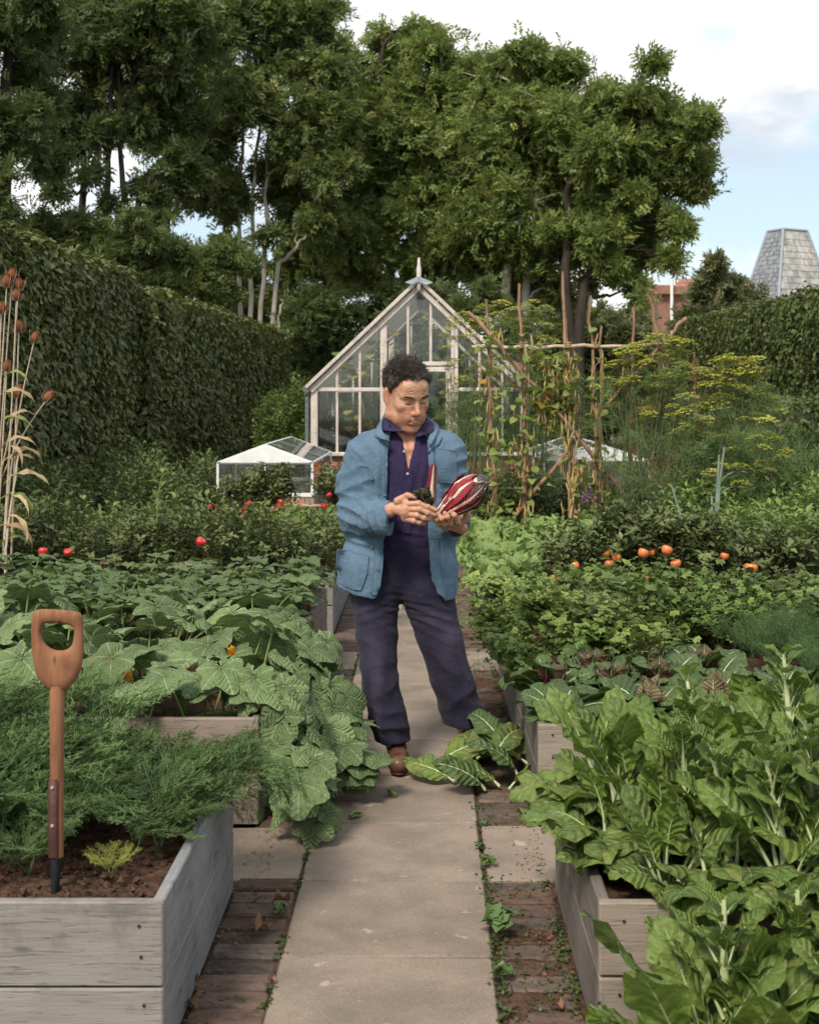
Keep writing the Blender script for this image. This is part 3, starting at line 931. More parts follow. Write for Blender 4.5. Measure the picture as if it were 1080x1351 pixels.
def quad_tiles(parent, name, p00, p10, p11, p01, rows, cols, mat, th=.03):
    """Overlapping tiles on the quad p00 p10 (bottom) p11 p01 (top), each its own object when few enough."""
    p00, p10, p11, p01 = [np.array(p, float) for p in (p00, p10, p11, p01)]
    nrm = np.cross(p10 - p00, p01 - p00)
    nrm /= np.linalg.norm(nrm)
    if nrm[2] < 0:
        nrm = -nrm
    for r in range(rows):
        g = Geo()
        for c in range(cols):
            o = .5 if r % 2 else 0
            u0, u1 = (c + o) / cols, (c + 1 + o) / cols
            if o and c == cols - 1:
                u1 = 1
            v0, v1 = r / rows - .03, (r + 1) / rows
            def q(u, v):
                return (p00 * (1 - u) + p10 * u) * (1 - v) + (p01 * (1 - u) + p11 * u) * v
            e = .04 * (u1 - u0)
            a, b, c_, d_ = q(u0 + e, v0), q(u1 - e, v0), q(u1 - e, v1), q(u0 + e, v1)
            lift = th + random.uniform(0, th * .4)
            V = [a + nrm * .002, b + nrm * .002, c_, d_, a + nrm * lift, b + nrm * lift, c_ + nrm * .01, d_ + nrm * .01]
            g.add(V, [(4, 5, 6, 7), (0, 1, 5, 4), (1, 2, 6, 5), (3, 0, 4, 7)], var=random.random())
        obj(name, g.mesh(name, mat, False), parent, kind='stuff')


YR = 60.0
oast = thing('slate_roofed_tower', 'steep tapering slate roof with a flat top rising beyond the right hedge', 'tower roof')
A, B = P(985, 385, YR), P(1012, 306, YR)      # left edge bottom and top
C0, C1 = P(962 + 50, 395, YR - 2.0), P(1038, 306, YR - 1.0)
# pyramid frustum: corners of base and top
bx0, bx1, by0, by1 = A[0], A[0] + 5.2, YR, YR + 5.2
zb_, zt_ = 4.2, B[2]
k0 = (A[2] - zb_)
fr = .29
dx0 = (B[0] - A[0])
sl = dx0 / (B[2] - A[2])
L0 = A[0] - sl * (A[2] - zb_)
L0 = P(963.5, 448, YR)[0]
W0 = P(1110.5, 448, YR)[0] - L0
tw = W0 - 2 * sl * (zt_ - zb_)
cx = L0 + W0 / 2
lo = [(L0, YR + .0), (L0 + W0 * .27, YR - 2.6), (L0 + W0, YR - .6), (L0 + W0 * .72, YR + 3.0)]
cc = np.mean(np.array(lo), 0)
topk = .34
tp = [tuple(cc + (np.array(q) - cc) * topk) for q in lo]
core = Geo().add([(*q, zb_) for q in lo] + [(*q, zt_) for q in tp], [(0, 1, 5, 4), (1, 2, 6, 5), (2, 3, 7, 6), (3, 0, 4, 7), (4, 5, 6, 7)])
obj('roof', core.mesh('roof', M_SLATE, False), oast)
g = Geo()
wl = [tuple(cc + (np.array(q) - cc) * .93) for q in lo]
g.add([(*q, 0) for q in wl] + [(*q, zb_ + .3) for q in wl], [(0, 1, 5, 4), (1, 2, 6, 5), (2, 3, 7, 6), (3, 0, 4, 7)])
obj('wall', g.mesh('wall', M_RENDER, False), oast)
quad_tiles(oast, 'slate_course', (*lo[0], zb_), (*lo[1], zb_), (*tp[1], zt_), (*tp[0], zt_), 24, 11, M_SLATE)
quad_tiles(oast, 'slate_course', (*lo[1], zb_), (*lo[2], zb_), (*tp[2], zt_), (*tp[1], zt_), 17, 10, M_SLATE2)
for a_, b_ in zip(lo, tp):
    obj('hip_flashing', Geo().tube([(*a_, zb_ + .02), (*b_, zt_ + .02)], .07, 6).mesh('hip_flashing', M_LEAD), oast)
for k in range(4):
    obj('ridge_cap', Geo().tube([(*tp[k], zt_ + .02), (*tp[(k + 1) % 4], zt_ + .02)], .07, 6).mesh('ridge_cap', M_LEAD), oast)

barn = thing('brick_house', 'red brick gable and tiled roof half hidden behind shrubs at the right', 'house')
a = P(868, 376, 58); b = P(906, 376, 58); c = P(958, 362, 58); d = P(992, 362, 58)
obj('wall', Geo().box((a[0], 58, 0), (b[0] + .2, 64, a[2] - .05)).mesh('wall', M_RENDER, False), barn)
obj('wall', Geo().box((b[0] + .25, 60, 0), (d[0] + 2, 66, c[2] - .9)).mesh('wall', M_RENDER, False), barn)
quad_tiles(barn, 'tile_course', (a[0] - .2, 57.8, a[2] - .4), (b[0] + .6, 57.8, a[2] - .4), (b[0] + .6, 61, a[2] + .25), (a[0] - .2, 61, a[2] + .25), 6, 8, M_TILE)
quad_tiles(barn, 'tile_course', (b[0] + .3, 59.8, c[2] - 1.3), (d[0] + 2, 59.8, c[2] - 1.3), (d[0] + 2, 63, c[2] + .25), (b[0] + .3, 63, c[2] + .25), 8, 12, M_TILE)
obj('chimney_pipe', Geo().tube([(P(889, 0, 57)[0], 57.6, 3), (P(889, 0, 57)[0], 57.6, P(889, 362, 57)[2])], .07, 8).mesh('chimney_pipe', M_WHITE), barn)

# ------------------------------------------------------------------ bean frame of hazel poles
M_POLE = simple_mat('hazel bark', (.33, .2, .13), (.19, .11, .075), rough=.75, scale=18, stretch=(1, 1, .35), bscale=60, bs=.5)
M_POLE2 = simple_mat('peeled pole', (.52, .42, .31), (.34, .25, .18), rough=.7, scale=14, stretch=(.4, 1, 1), bs=.4)
YF = 13.0
frame = thing('bean_trellis', 'frame of hazel poles tied to a crossbar and carrying dried bean vines', 'bean frame')


def stick(name, pts, r0, r1, mat, parent, wob=.012, seed=0, n=14):
    pts = [np.array(p, float) for p in pts]
    t = np.linspace(0, len(pts) - 1, n)
    q = np.array([pts[min(int(a), len(pts) - 2)] * (1 - (a - min(int(a), len(pts) - 2))) + pts[min(int(a), len(pts) - 2) + 1] * (a - min(int(a), len(pts) - 2)) for a in t])
    q[1:-1] += RG.normal(0, wob, (n - 2, 3))
    r = np.linspace(r0, r1, n) * RG.uniform(.88, 1.12, n)
    return obj(name, Geo().tube(q, r, 7, var=random.random()).mesh(name, mat), parent)


poles = [((641, 395), (656, 740)), ((685, 374), (693, 745)), ((742, 358), (753, 745)), ((779, 396), (790, 745)), ((835, 405), (831, 745)),
         ((853, 388), (872, 460), (877, 740)), ((793, 430), (792, 745)), ((746, 420), (757, 745))]
for k, pl in enumerate(poles):
    yy = YF + (.35 if k in (4, 6, 7) else random.uniform(-.05, .05))
    pts = [P(*q, yy) for q in pl]
    pts[-1][2] = -.04
    stick('pole', pts[::-1], .028, .013, M_POLE, frame)
stick('crossbar', [P(622, 458, YF - .07), P(740, 457, YF - .07), P(872, 453, YF - .07)], .02, .016, M_POLE2, frame)
stick('brace', [P(617, 412, YF - .1), P(700, 500, YF - .1), P(862, 700, YF - .1)], .02, .02, M_POLE, frame)
stick('brace', [P(905, 420, YF + .1), P(866, 462, YF + .1), P(760, 580, YF + .05), P(660, 700, YF)], .02, .02, M_POLE, frame)
M_TWINE = simple_mat('jute twine', (.4, .3, .16), bs=.2)
for px in (643, 688, 748, 786, 834, 874):
    c = P(px, 456, YF - .035)
    an = np.linspace(0, 6 * pi, 36)
    obj('twine_lashing', Geo().tube(np.stack([c[0] + .032 * np.cos(an), c[1] - .02 + .05 * np.sin(an), c[2] + np.linspace(-.03, .03, 36)], -1), .006, 5).mesh('twine_lashing', M_TWINE), frame)

# ================================================================== TREES
M_BARKD = simple_mat('dark bark', (.055, .045, .035), (.03, .025, .02), rough=.9, scale=6, stretch=(1, 1, .3), bscale=20, bs=.8, bd=.03)
M_BARKP = simple_mat('pale bark', (.52, .48, .4), (.34, .31, .25), rough=.85, scale=5, stretch=(1, 1, .4), bscale=16, bs=.5, bd=.02)
M_ASH = leaf_mat('ash leaf', (.19, .25, .068), (.115, .165, .05), rare=(.27, .27, .07), rare_f=.85, trans=.42, rough=.42, hv=.5, blotch=.35)
M_DKLEAF = leaf_mat('dark tree leaf', (.10, .135, .045), (.05, .075, .028), rare=(.15, .16, .045), rare_f=.9, trans=.36, rough=.45, hv=.5, blotch=.35)
M_MIDLEAF = leaf_mat('mid green tree leaf', (.155, .20, .062), (.088, .125, .042), rare=(.2, .2, .055), rare_f=.86, trans=.4, rough=.45, hv=.5, blotch=.35)
M_GREYLEAF = leaf_mat('grey green shrub leaf', (.13, .14, .07), (.08, .1, .045), rare=(.2, .19, .08), rare_f=.8, trans=.25, hv=.4, blotch=.5)


def spray(nl, length, lw, droop, seed):
    r = np.random.default_rng(seed)
    g = Geo()
    for k in range(nl):
        s = k // 2
        side = 1 if k % 2 else -1
        if k == nl - 1:
            side = 0
        x = length * (.15 + .85 * s / (nl / 2))
        z = -droop * (x / length) ** 2 * length
        a = side * r.uniform(.7, 1.2)
        L = lw * r.uniform(.8, 1.2)
        d = np.array([cos(a), sin(a), -.25 - .3 * r.random()])
        w = np.array([-sin(a), cos(a), r.uniform(-.5, .5)]) * L * .22
        o = np.array([x, 0, z])
        g.add([o + w * .9 + d * L * .2, o - w * 1.2 + d * L * .4, o + d * L * 1.1], [(0, 1, 2)], uv=[(.5, .2), (-.5, .4), (0, 1)])
    return g


SPR_ASH = [spray(12, .34, .125, .35, s) for s in range(3)]
SPR_SM = [spray(11, .26, .09, .2, s + 9) for s in range(3)]
SPR_BIG = [spray(11, .5, .22, .3, s + 19) for s in range(3)]


def tree(label, Y, trunks, clumps, n, sprs, mleaf, mbark, group=None, spread=1.0, sub=14, subr=.6, name='tree', tr=.16, dep=1.0, limbs=True, seedz=0):
    """trunks: polylines of (px, py, dy); clumps: (px, py, radius in px) of foliage, at depth Y and around it."""
    rg = np.random.default_rng(1000 + seedz + int(Y * 10) + len(clumps) * 7)
    k = F / Y
    base = P(trunks[0][0][0], 700, Y)
    t = thing(name, label, 'tree', (float(base[0]), float(Y), -.05), group=group)
    org = np.array([base[0], Y, -.05])
    C = []
    for (px, py, r) in clumps:
        dy = rg.uniform(-1, 1) * dep
        C.append((P(px, py, Y) + [0, dy, 0], r / k))
    wood = Geo()
    lines = []
    for tk in trunks:
        pts = np.array([P(a[0], a[1], Y) + [0, (a[2] if len(a) > 2 else 0), 0] for a in tk])
        pts[0][2] = min(pts[0][2], -.1)
        tt = np.linspace(0, len(pts) - 1, 18)
        ii = np.minimum(tt.astype(int), len(pts) - 2)
        q = pts[ii] * (1 - (tt - ii))[:, None] + pts[ii + 1] * (tt - ii)[:, None]
        q[1:] += rg.normal(0, .03, (17, 3))
        wood.tube(q - org, np.linspace(tr, tr * .3, 18), 8)
        lines.append(q)
    L = np.concatenate(lines)
    for c, r in C:
        if not limbs:
            break
        low = L[(L[:, 2] < c[2] + .2)]
        if len(low) == 0:
            low = L
        j = np.argmin(np.linalg.norm((low - c) * [1, 1, .6], axis=1) + .15 * np.abs(low[:, 2] - c[2] + 1.5 * r))
        a = low[j]
        mid = (a + c) / 2 + [0, 0, .12 * np.linalg.norm(c - a)] + rg.normal(0, .1, 3)
        ts = np.linspace(0, 1, 8)[:, None]
        q = (1 - ts) ** 2 * a + 2 * ts * (1 - ts) * mid + ts ** 2 * c
        q[1:-1] += rg.normal(0, .05, (6, 3))
        rr = min(tr * .45, .03 + .02 * np.linalg.norm(c - a))
        wood.tube(q - org, np.linspace(rr, rr * .3, 8), 5)
        for _ in range(5):
            e = c + rg.normal(0, .5, 3) * r
            s_ = q[rg.integers(3, 7)]
            wood.tube(np.array([s_, (s_ + e) / 2 + rg.normal(0, .08, 3), e]) - org, [.02, .013, .006], 4)
    obj('trunk', wood.mesh('trunk', mbark), t)
    # foliage: clumps -> sub-clumps on the clump's surface -> sprays on the sub-clumps
    areas = np.array([r ** 2 for c, r in C])
    cnt = (1.22 * n * areas / areas.sum()).astype(int)
    pts, var = [], []
    for (c, r), m in zip(C, cnt):
        ns = max(4, int(sub * max(.5, r / 1.2)))
        dd = rg.normal(0, 1, (ns, 3))
        dd /= np.linalg.norm(dd, axis=1)[:, None]
        sc = c + dd * r * spread * rg.uniform(.35, .95, (ns, 1)) * [1, 1, .85]
        sr = r * subr * rg.uniform(.6, 1.25, ns)
        sv = rg.random(ns)
        w = rg.integers(0, ns, m)
        d2 = rg.normal(0, 1, (m, 3))
        d2 /= np.linalg.norm(d2, axis=1)[:, None]
        p = sc[w] + d2 * sr[w][:, None] * np.abs(rg.normal(0, .62, (m, 1))) * [1, 1, .85]
        pts.append(p)
        var.append((sv[w] * .6 + rg.random(m) * .4) % 1)
    p = np.concatenate(pts)
    v = np.concatenate(var)
    cr = Geo()
    w = rg.integers(0, len(sprs), len(p))
    for s in range(len(sprs)):
        q = w == s
        R = rotm(int(q.sum()), 1.9, rg) * rg.uniform(.6, 1.1, int(q.sum()))[:, None, None]
        cr.stamp(sprs[s], R, p[q] - org, v[q])
    obj('crown', cr.mesh('crown', mleaf), t, kind='stuff')
    return t


# the big ash trees behind the greenhouse
tree('broad green ash tree directly behind the greenhouse, sky showing above it', 36,
     [[(515, 620), (516, 400), (512, 300), (500, 190), (505, 60)], [(596, 620, .5), (595, 380, .5), (598, 260, .5), (590, 120)]],
     [(520, 75, 45), (500, 42, 22), (545, 38, 22), (470, 120, 50), (565, 65, 35), (600, 110, 55), (540, 150, 70), (480, 190, 60), (610, 190, 60), (430, 190, 45), (425, 250, 50),
      (490, 255, 60), (560, 240, 70), (620, 260, 60), (440, 310, 35), (510, 310, 45), (575, 315, 45), (625, 320, 40), (640, 85, 30), (470, 70, 25), (455, 300, 40), (540, 350, 30), (470, 350, 28), (500, 372, 26), (560, 372, 26), (600, 350, 32), (635, 360, 28), (455, 335, 24)],
     22500, SPR_ASH, M_ASH, M_BARKD, 'ash trees beyond the garden', seedz=1)
tree('lit green ash tree between the greenhouse and the open sky, pale trunks', 34,
     [[(667, 620), (668, 330), (672, 210), (690, 80)], [(690, 620), (692, 400), (701, 300), (720, 190)]],
     [(690, 75, 26), (655, 85, 30), (720, 95, 40), (750, 92, 22), (660, 140, 55), (720, 150, 60), (690, 210, 65), (640, 210, 50), (755, 205, 55), (730, 265, 60), (665, 285, 50), (780, 260, 45),
      (640, 325, 35), (700, 335, 35), (757, 325, 38), (610, 290, 40), (720, 375, 25), (650, 365, 30), (690, 378, 28), (740, 385, 22), (675, 350, 25)],
     20500, SPR_ASH, M_ASH, M_BARKP, 'ash trees beyond the garden', seedz=2)
tree('ash tree at the right edge of the trees, its branches reaching into the sky', 32,
     [[(765, 620), (762, 440), (770, 380), (800, 300), (830, 190), (850, 80)], [(766, 440), (745, 360), (750, 250), (790, 150)]],
     [(850, 98, 14), (812, 125, 28), (835, 155, 42), (775, 150, 45), (872, 145, 24), (885, 188, 38), (915, 178, 28), (905, 158, 16), (800, 210, 50), (850, 220, 50), (900, 230, 32),
      (918, 252, 16), (925, 205, 16), (820, 275, 45), (865, 290, 35), (885, 300, 20), (790, 320, 30), (840, 335, 28), (870, 340, 16), (835, 378, 12), (800, 360, 18), (765, 300, 40), (838, 395, 8), (780, 372, 12)],
     15500, SPR_ASH, M_ASH, M_BARKD, 'ash trees beyond the garden', seedz=3)
# left group
tree('slim pale trunked tree with open crown rising behind the left hedge', 33,
     [[(330, 620), (318, 415), (317, 300), (318, 180), (325, 40)], [(338, 600), (330, 410), (333, 280), (345, 150), (340, 30)], [(350, 620), (345, 425), (350, 290), (352, 200), (370, 40)],
      [(349, 385), (366, 350), (392, 325), (412, 300)], [(366, 600), (366, 430), (374, 390)]],
     [(330, 20, 55), (400, 20, 50), (280, 40, 55), (380, 80, 55), (300, 110, 40), (420, 100, 40), (345, 140, 45), (420, 160, 40), (390, 190, 40), (290, 185, 35), (310, 250, 30), (385, 250, 45),
      (425, 230, 40), (385, 285, 24), (425, 290, 26), (262, 250, 30), (300, 285, 14), (360, 318, 14), (285, 262, 14), (440, 60, 16), (250, 200, 28), (345, 225, 18)],
     12500, SPR_ASH, M_MIDLEAF, M_BARKP, 'trees behind the left hedge', seedz=4, tr=.075)
tree('tall straight dark trunked tree above the left hedge', 30,
     [[(108, 620), (110, 330), (113, 150), (112, -30)], [(140, 620), (138, 340), (143, 200), (150, 60)], [(152, 620), (155, 330), (162, 240), (160, 100)], [(150, 340), (185, 260), (205, 230)]],
     [(110, 20, 60), (180, 20, 60), (60, 60, 50), (150, 80, 45), (220, 80, 50), (100, 130, 45), (190, 140, 45), (60, 160, 40), (240, 150, 40), (140, 180, 30), (220, 215, 38), (245, 20, 50), (90, 195, 25), (70, 225, 16), (128, 232, 16), (178, 238, 18), (205, 258, 16), (88, 258, 14), (150, 268, 14)],
     10500, SPR_ASH, M_DKLEAF, M_BARKD, 'trees behind the left hedge', seedz=5, tr=.12)
tree('very dark dense tree filling the top left corner', 26,
     [[(0, 620), (4, 300), (10, 100), (20, -60)], [(-40, 620), (-30, 300), (-20, 0)]],
     [(0, 10, 70), (50, 20, 55), (-40, 80, 60), (30, 100, 50), (0, 170, 55), (45, 195, 35), (-30, 240, 50), (15, 255, 40), (30, 300, 28), (60, 55, 40), (-60, 0, 60), (58, 150, 22)],
     12500, SPR_SM, M_DKLEAF, M_BARKD, 'trees behind the left hedge', seedz=6, tr=.2)
tree('dark spreading tree between the tall trunks and the pale trunked tree', 38,
     [[(210, 620), (215, 380), (225, 250), (230, 100)]],
     [(210, 30, 50), (255, 90, 50), (200, 120, 45), (270, 150, 45), (240, 235, 32), (280, 230, 28), (195, 190, 25), (250, 340, 30), (290, 345, 35), (215, 290, 22)],
     8000, SPR_ASH, M_MIDLEAF, M_BARKD, 'trees behind the left hedge', seedz=7)
# understory
U = [('dark holly like bush rising just behind the near left hedge', 27, 100, [(70, 300, 30), (110, 310, 32), (150, 320, 34), (190, 315, 32), (215, 330, 28), (240, 345, 25), (40, 290, 30), (175, 350, 30)], M_DKLEAF, 6500),
     ('bush with yellow green tips above the hedge step', 30, 240, [(225, 345, 30), (265, 355, 35), (205, 360, 25), (245, 385, 30), (290, 385, 30), (310, 350, 25)], M_MIDLEAF, 5500),
     ('rounded green shrub behind the pale trunks', 40, 390, [(290, 350, 30), (330, 365, 35), (370, 360, 35), (410, 350, 35), (350, 400, 35), (400, 400, 40), (440, 370, 35), (320, 410, 30), (385, 330, 20)], M_MIDLEAF, 7500),
     ('very dark yew filling the gap between hedge and greenhouse', 34, 430, [(400, 430, 40), (430, 470, 45), (400, 500, 45), (395, 550, 45), (430, 420, 40), (470, 430, 45), (380, 470, 30), (450, 520, 50), (500, 400, 35), (380, 590, 35), (440, 580, 45), (500, 500, 50), (500, 580, 50)], M_DKLEAF, 13000),
     ('dark shrubbery seen through the greenhouse glass', 30, 560, [(540, 420, 45), (590, 430, 45), (560, 490, 55), (620, 490, 50), (540, 560, 55), (610, 570, 55), (660, 440, 40), (670, 520, 50), (680, 590, 50), (640, 390, 30), (590, 380, 25)], M_DKLEAF, 12500),
     ('mid green trees low on the horizon behind the bean frame', 44, 720, [(650, 385, 35), (690, 400, 35), (730, 400, 35), (770, 430, 38), (720, 450, 45), (760, 480, 40), (800, 470, 40), (680, 460, 40), (740, 540, 50), (800, 540, 50), (850, 500, 40), (850, 560, 45), (690, 560, 40), (900, 540, 40)], M_MIDLEAF, 12000),
     ('pale bare twigged willow between the bean frame and the brick house', 42, 830, [(800, 425, 22), (825, 415, 24), (845, 435, 24), (815, 450, 28), (850, 465, 28), (780, 450, 22), (868, 460, 18)], M_GREYLEAF, 2600),
     ('light grey green shrub in front of the brick house', 38, 925, [(925, 380, 20), (950, 385, 26), (935, 352, 14), (975, 395, 26), (925, 425, 26), (950, 420, 30), (985, 410, 20)], M_GREYLEAF, 5500)]
for k, (lab, Y, tx, cl, m, n) in enumerate(U):
    tree(lab, Y, [[(tx, 640), (tx, cl[0][1] + 20)], [(tx + 8, 640), (tx + 20, cl[0][1] + 40)]], cl, n, SPR_SM if Y < 35 else SPR_ASH, m, M_BARKD, 'shrubs and small trees beyond the hedges', name='small_tree' if k != 6 else 'willow', tr=.07, seedz=20 + k, sub=8)
# a far wood closing the horizon
far = Geo()
rg = np.random.default_rng(77)
N = 15000
x = rg.uniform(-60, 45, N)
z = rg.random(N) * (5.0 + 1.5 * vnoise(np.stack([x * .15, 0 * x, 0 * x], -1), 4, 3)) 
p = np.stack([x, 66 + rg.uniform(-1, 4, N) + z * .3, z], -1)
big = Geo()
for s in range(2):
    big.merge(SPR_BIG[s])
far.stamp(big, rotm(N, 1.2, rg) * rg.uniform(1.1, 1.9, N)[:, None, None], p, rg.random(N))
obj('far_woodland', far.mesh('far_woodland', M_MIDLEAF), kind='stuff', label='far line of trees closing the horizon behind the garden', category='woodland')

# ================================================================== PLANTS
ORD = ['first', 'second', 'third', 'fourth', 'fifth', 'sixth', 'seventh', 'eighth', 'ninth', 'tenth', 'eleventh', 'twelfth', 'thirteenth', 'fourteenth', 'fifteenth', 'sixteenth', 'seventeenth', 'eighteenth']


def spine(n, L, a0, a1, p=1.0):
    s = np.linspace(0, 1, n)
    a = a0 + (a1 - a0) * s ** p
    T = np.stack([np.sin(a), 0 * a, np.cos(a)], -1)
    ds = L / (n - 1)
    Pp = np.concatenate([[np.zeros(3)], np.cumsum((T[1:] + T[:-1]) / 2 * ds, 0)])
    Nn = np.stack([-np.cos(a), 0 * a, np.sin(a)], -1)
    return Pp, T, Nn, s


def blade_leaf(Lp, Lb, W, prof, a0, a1, p=1.0, fold=.2, ruf=.1, rf=3, pr=.006, curl=0.0, twist=0.0, seed=0, nu=8, nv=14, mid=.6, flat=1.0, pt=.55, crinkle=0.0):
    """A leaf with its stalk: spine from the ground outwards, blade from Lp onwards, material 0 blade and 1 stalk."""
    r = np.random.default_rng(seed)
    n = 40
    L = Lp + Lb
    S, T, Nn, s = spine(n, L, a0, a1, p)
    lat = .12 * Lb * r.uniform(-1, 1) * np.clip((s - .3), 0, 1) ** 2
    S = S + np.stack([0 * s, lat, 0 * s], -1)
    g = Geo()
    tv = np.linspace(0, 1, nv)
    uu = np.linspace(-1, 1, 2 * nu + 1)
    ph = r.uniform(0, 6, 6)
    V, UV = [], []
    for v in tv:
        q = (Lp + v * Lb) / L * (n - 1)
        i = min(int(q), n - 2)
        f = q - i
        c, t_, nn = S[i] * (1 - f) + S[i + 1] * f, T[i], Nn[i]
        w = np.array([0, 1.0, 0])
        tw = twist * v
        w2 = w * cos(tw) + nn * sin(tw)
        n2 = nn * cos(tw) - w * sin(tw)
        for u in uu:
            ww = W * prof(v) * (1 + .10 * sin(11 * v + ph[0] + (3 if u > 0 else 0)))
            h = fold * abs(u) * ww
            h += ruf * W * abs(u) ** 1.6 * sin(rf * 2 * pi * v + ph[1] + (2.1 if u > 0 else 0)) * min(1, v * 5)
            h += ruf * .35 * W * abs(u) * sin(rf * 4.7 * pi * v + ph[2] * (1 if u > 0 else 2)) + curl * abs(u) ** 2.5 * ww * -1
            h += crinkle * W * sin(40 * v + 9 * u * u + ph[3]) * (1 - u * u) * .5 * (abs(u) > .05)
            V.append(c + w2 * u * ww * (1 - .12 * abs(fold)) + n2 * h)
            UV.append((u, v))
    k = 2 * nu + 1
    i, j = np.meshgrid(np.arange(nv - 1), np.arange(k - 1), indexing='ij')
    g.add(np.array(V), np.stack([i * k + j, i * k + j + 1, (i + 1) * k + j + 1, (i + 1) * k + j], -1).reshape(-1, 4), uv=np.array(UV))
    e = int((Lp + mid * Lb) / L * (n - 1))
    idx = np.unique(np.linspace(0, e, 9).astype(int))
    rr = np.interp(idx / (n - 1), [0, Lp / L, (Lp + mid * Lb) / L], [pr, pr * pt, pr * .12])
    g.tube(S[idx] - Nn[idx] * (rr * .35)[:, None], rr, 6, m=1, flat=flat)
    return g


def prof_spat(v):      # widest past the middle, blunt tip
    return max(.0, (sin(pi * min(1, v) ** 1.15)) ** .62) * (.35 + .75 * min(1, v * 1.5)) + .02 if v < 1 else .02


def prof_heart(v):
    return (1.0 - v) ** .75 * (.55 + 1.1 * v ** .5) if v > .02 else .35


def prof_oval(v):
    return max(0.02, sin(pi * (.04 + .96 * v) ** .85)) ** .8 if v < 1 else .02


def prof_lance(v):
    return (max(0.0, sin(pi * (.03 + .97 * v) ** .7)) ** 1.1) if v < 1 else 0


def palm_leaf(Lp, R, a0, a1, seed, tilt, notch=True, pr=.006):
    """A big lobed squash leaf on a hairy stalk."""
    r = np.random.default_rng(seed)
    S, T, Nn, s = spine(16, Lp, a0, a1)
    g = Geo()
    g.tube(S, np.linspace(pr, pr * .7, 16), 6, m=1)
    e1 = np.array([sin(tilt), 0, cos(tilt)])           # leaf axis, tilt from vertical
    n_ = np.array([-cos(tilt), 0, sin(tilt)])
    e2 = np.array([0, 1.0, 0])
    nth, nr = 60, 7
    th = np.linspace(-pi * .94, pi * .94, nth)
    ph = r.uniform(0, 6, 5)
    lob = .5 + .5 * np.cos(th / .95 * 2 * pi)
    out = (.78 + .22 * lob ** .8) * (1 - .25 * (np.abs(th) / pi) ** 2) * (1.12 - .12 * np.abs(th) / 1.0).clip(.8, 1.2)
    out *= 1 + .035 * np.abs(((th * 13) % 2) - 1) + .05 * np.sin(5 * th + ph[0])
    out *= np.where(np.abs(th) > 2.75, .8, 1)
    c0 = S[-1]
    V, UV = [c0 + n_ * -.01], [(0, 0)]
    for k in range(1, nr + 1):
        rho = (k / nr) ** .9
        for a, o in zip(th, out):
            x, y_ = cos(a) * o * rho, sin(a) * o * rho
            dq = abs(((a / .95 + .5) % 1) - .5)
            h = .10 * rho - .20 * rho ** 2.4 + .16 * dq * rho + .055 * rho ** 2 * sin(3 * a + ph[1]) + .04 * rho ** 2 * sin(7 * a + ph[2])
            h -= .22 * max(0, x) ** 2
            V.append(c0 + R * (e1 * x + e2 * y_ + n_ * h))
            UV.append((y_, x))
    V = np.array(V)
    g.add(V, [(0, 1 + j, 2 + j) for j in range(nth - 1)], uv=UV)
    Fq = [(1 + (k - 1) * nth + j, 1 + k * nth + j, 2 + k * nth + j, 2 + (k - 1) * nth + j) for k in range(1, nr) for j in range(nth - 1)]
    g.add(V, Fq, uv=UV)
    return g


def place(me, name, parent, loc, rz, tilt=0.0, roll=0.0, sc=1.0, **kw):
    M = Matrix.Rotation(rz, 4, 'Z') @ Matrix.Rotation(tilt, 4, 'Y') @ Matrix.Rotation(roll, 4, 'X')
    o = obj(name, me, parent, loc, M.to_euler(), sc, **kw)
    return o


M_STALKG = simple_mat('green stalk', (.16, .22, .06), (.1, .15, .04), rough=.5, bs=.1)
M_STALKW = simple_mat('pale stalk', (.50, .54, .33), (.34, .42, .18), rough=.4, bs=.1, scale=12)
M_STALKD = simple_mat('dark stem', (.05, .04, .025), (.03, .035, .02), bs=0)
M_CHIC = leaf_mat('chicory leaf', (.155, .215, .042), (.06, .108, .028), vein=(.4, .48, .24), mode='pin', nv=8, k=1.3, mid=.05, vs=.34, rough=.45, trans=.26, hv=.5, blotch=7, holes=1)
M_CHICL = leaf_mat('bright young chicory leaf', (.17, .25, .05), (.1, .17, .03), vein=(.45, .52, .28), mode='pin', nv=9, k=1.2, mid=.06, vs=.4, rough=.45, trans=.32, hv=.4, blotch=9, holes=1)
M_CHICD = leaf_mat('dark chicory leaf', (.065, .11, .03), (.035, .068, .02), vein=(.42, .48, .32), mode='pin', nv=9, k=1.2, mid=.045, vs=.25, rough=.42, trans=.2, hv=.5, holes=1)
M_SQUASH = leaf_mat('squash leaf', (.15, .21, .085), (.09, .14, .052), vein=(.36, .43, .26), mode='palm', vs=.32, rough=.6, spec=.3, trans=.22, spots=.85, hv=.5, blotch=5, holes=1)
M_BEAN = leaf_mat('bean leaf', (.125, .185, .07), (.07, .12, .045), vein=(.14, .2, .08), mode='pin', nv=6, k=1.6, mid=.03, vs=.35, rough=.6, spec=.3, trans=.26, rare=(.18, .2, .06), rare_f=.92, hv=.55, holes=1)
M_CARROT = leaf_mat('carrot frond', (.11, .165, .065), (.055, .098, .042), rare=(.16, .19, .045), rare_f=.96, trans=.25, hv=.8, rough=.8, spec=.06)
M_DILL = leaf_mat('dill frond', (.075, .125, .048), (.045, .085, .035), trans=.2, hv=.5, rough=.8, spec=.06)
M_YFROND = leaf_mat('yellowed frond', (.3, .34, .08), (.24, .26, .06), trans=.3, rough=.6)
M_PARS = leaf_mat('parsley leaf', (.16, .225, .06), (.095, .15, .042), trans=.3, hv=.5, rough=.5)
M_PARSD = leaf_mat('dark leafy herb', (.115, .15, .05), (.06, .09, .034), trans=.25, hv=.5, rough=.5)
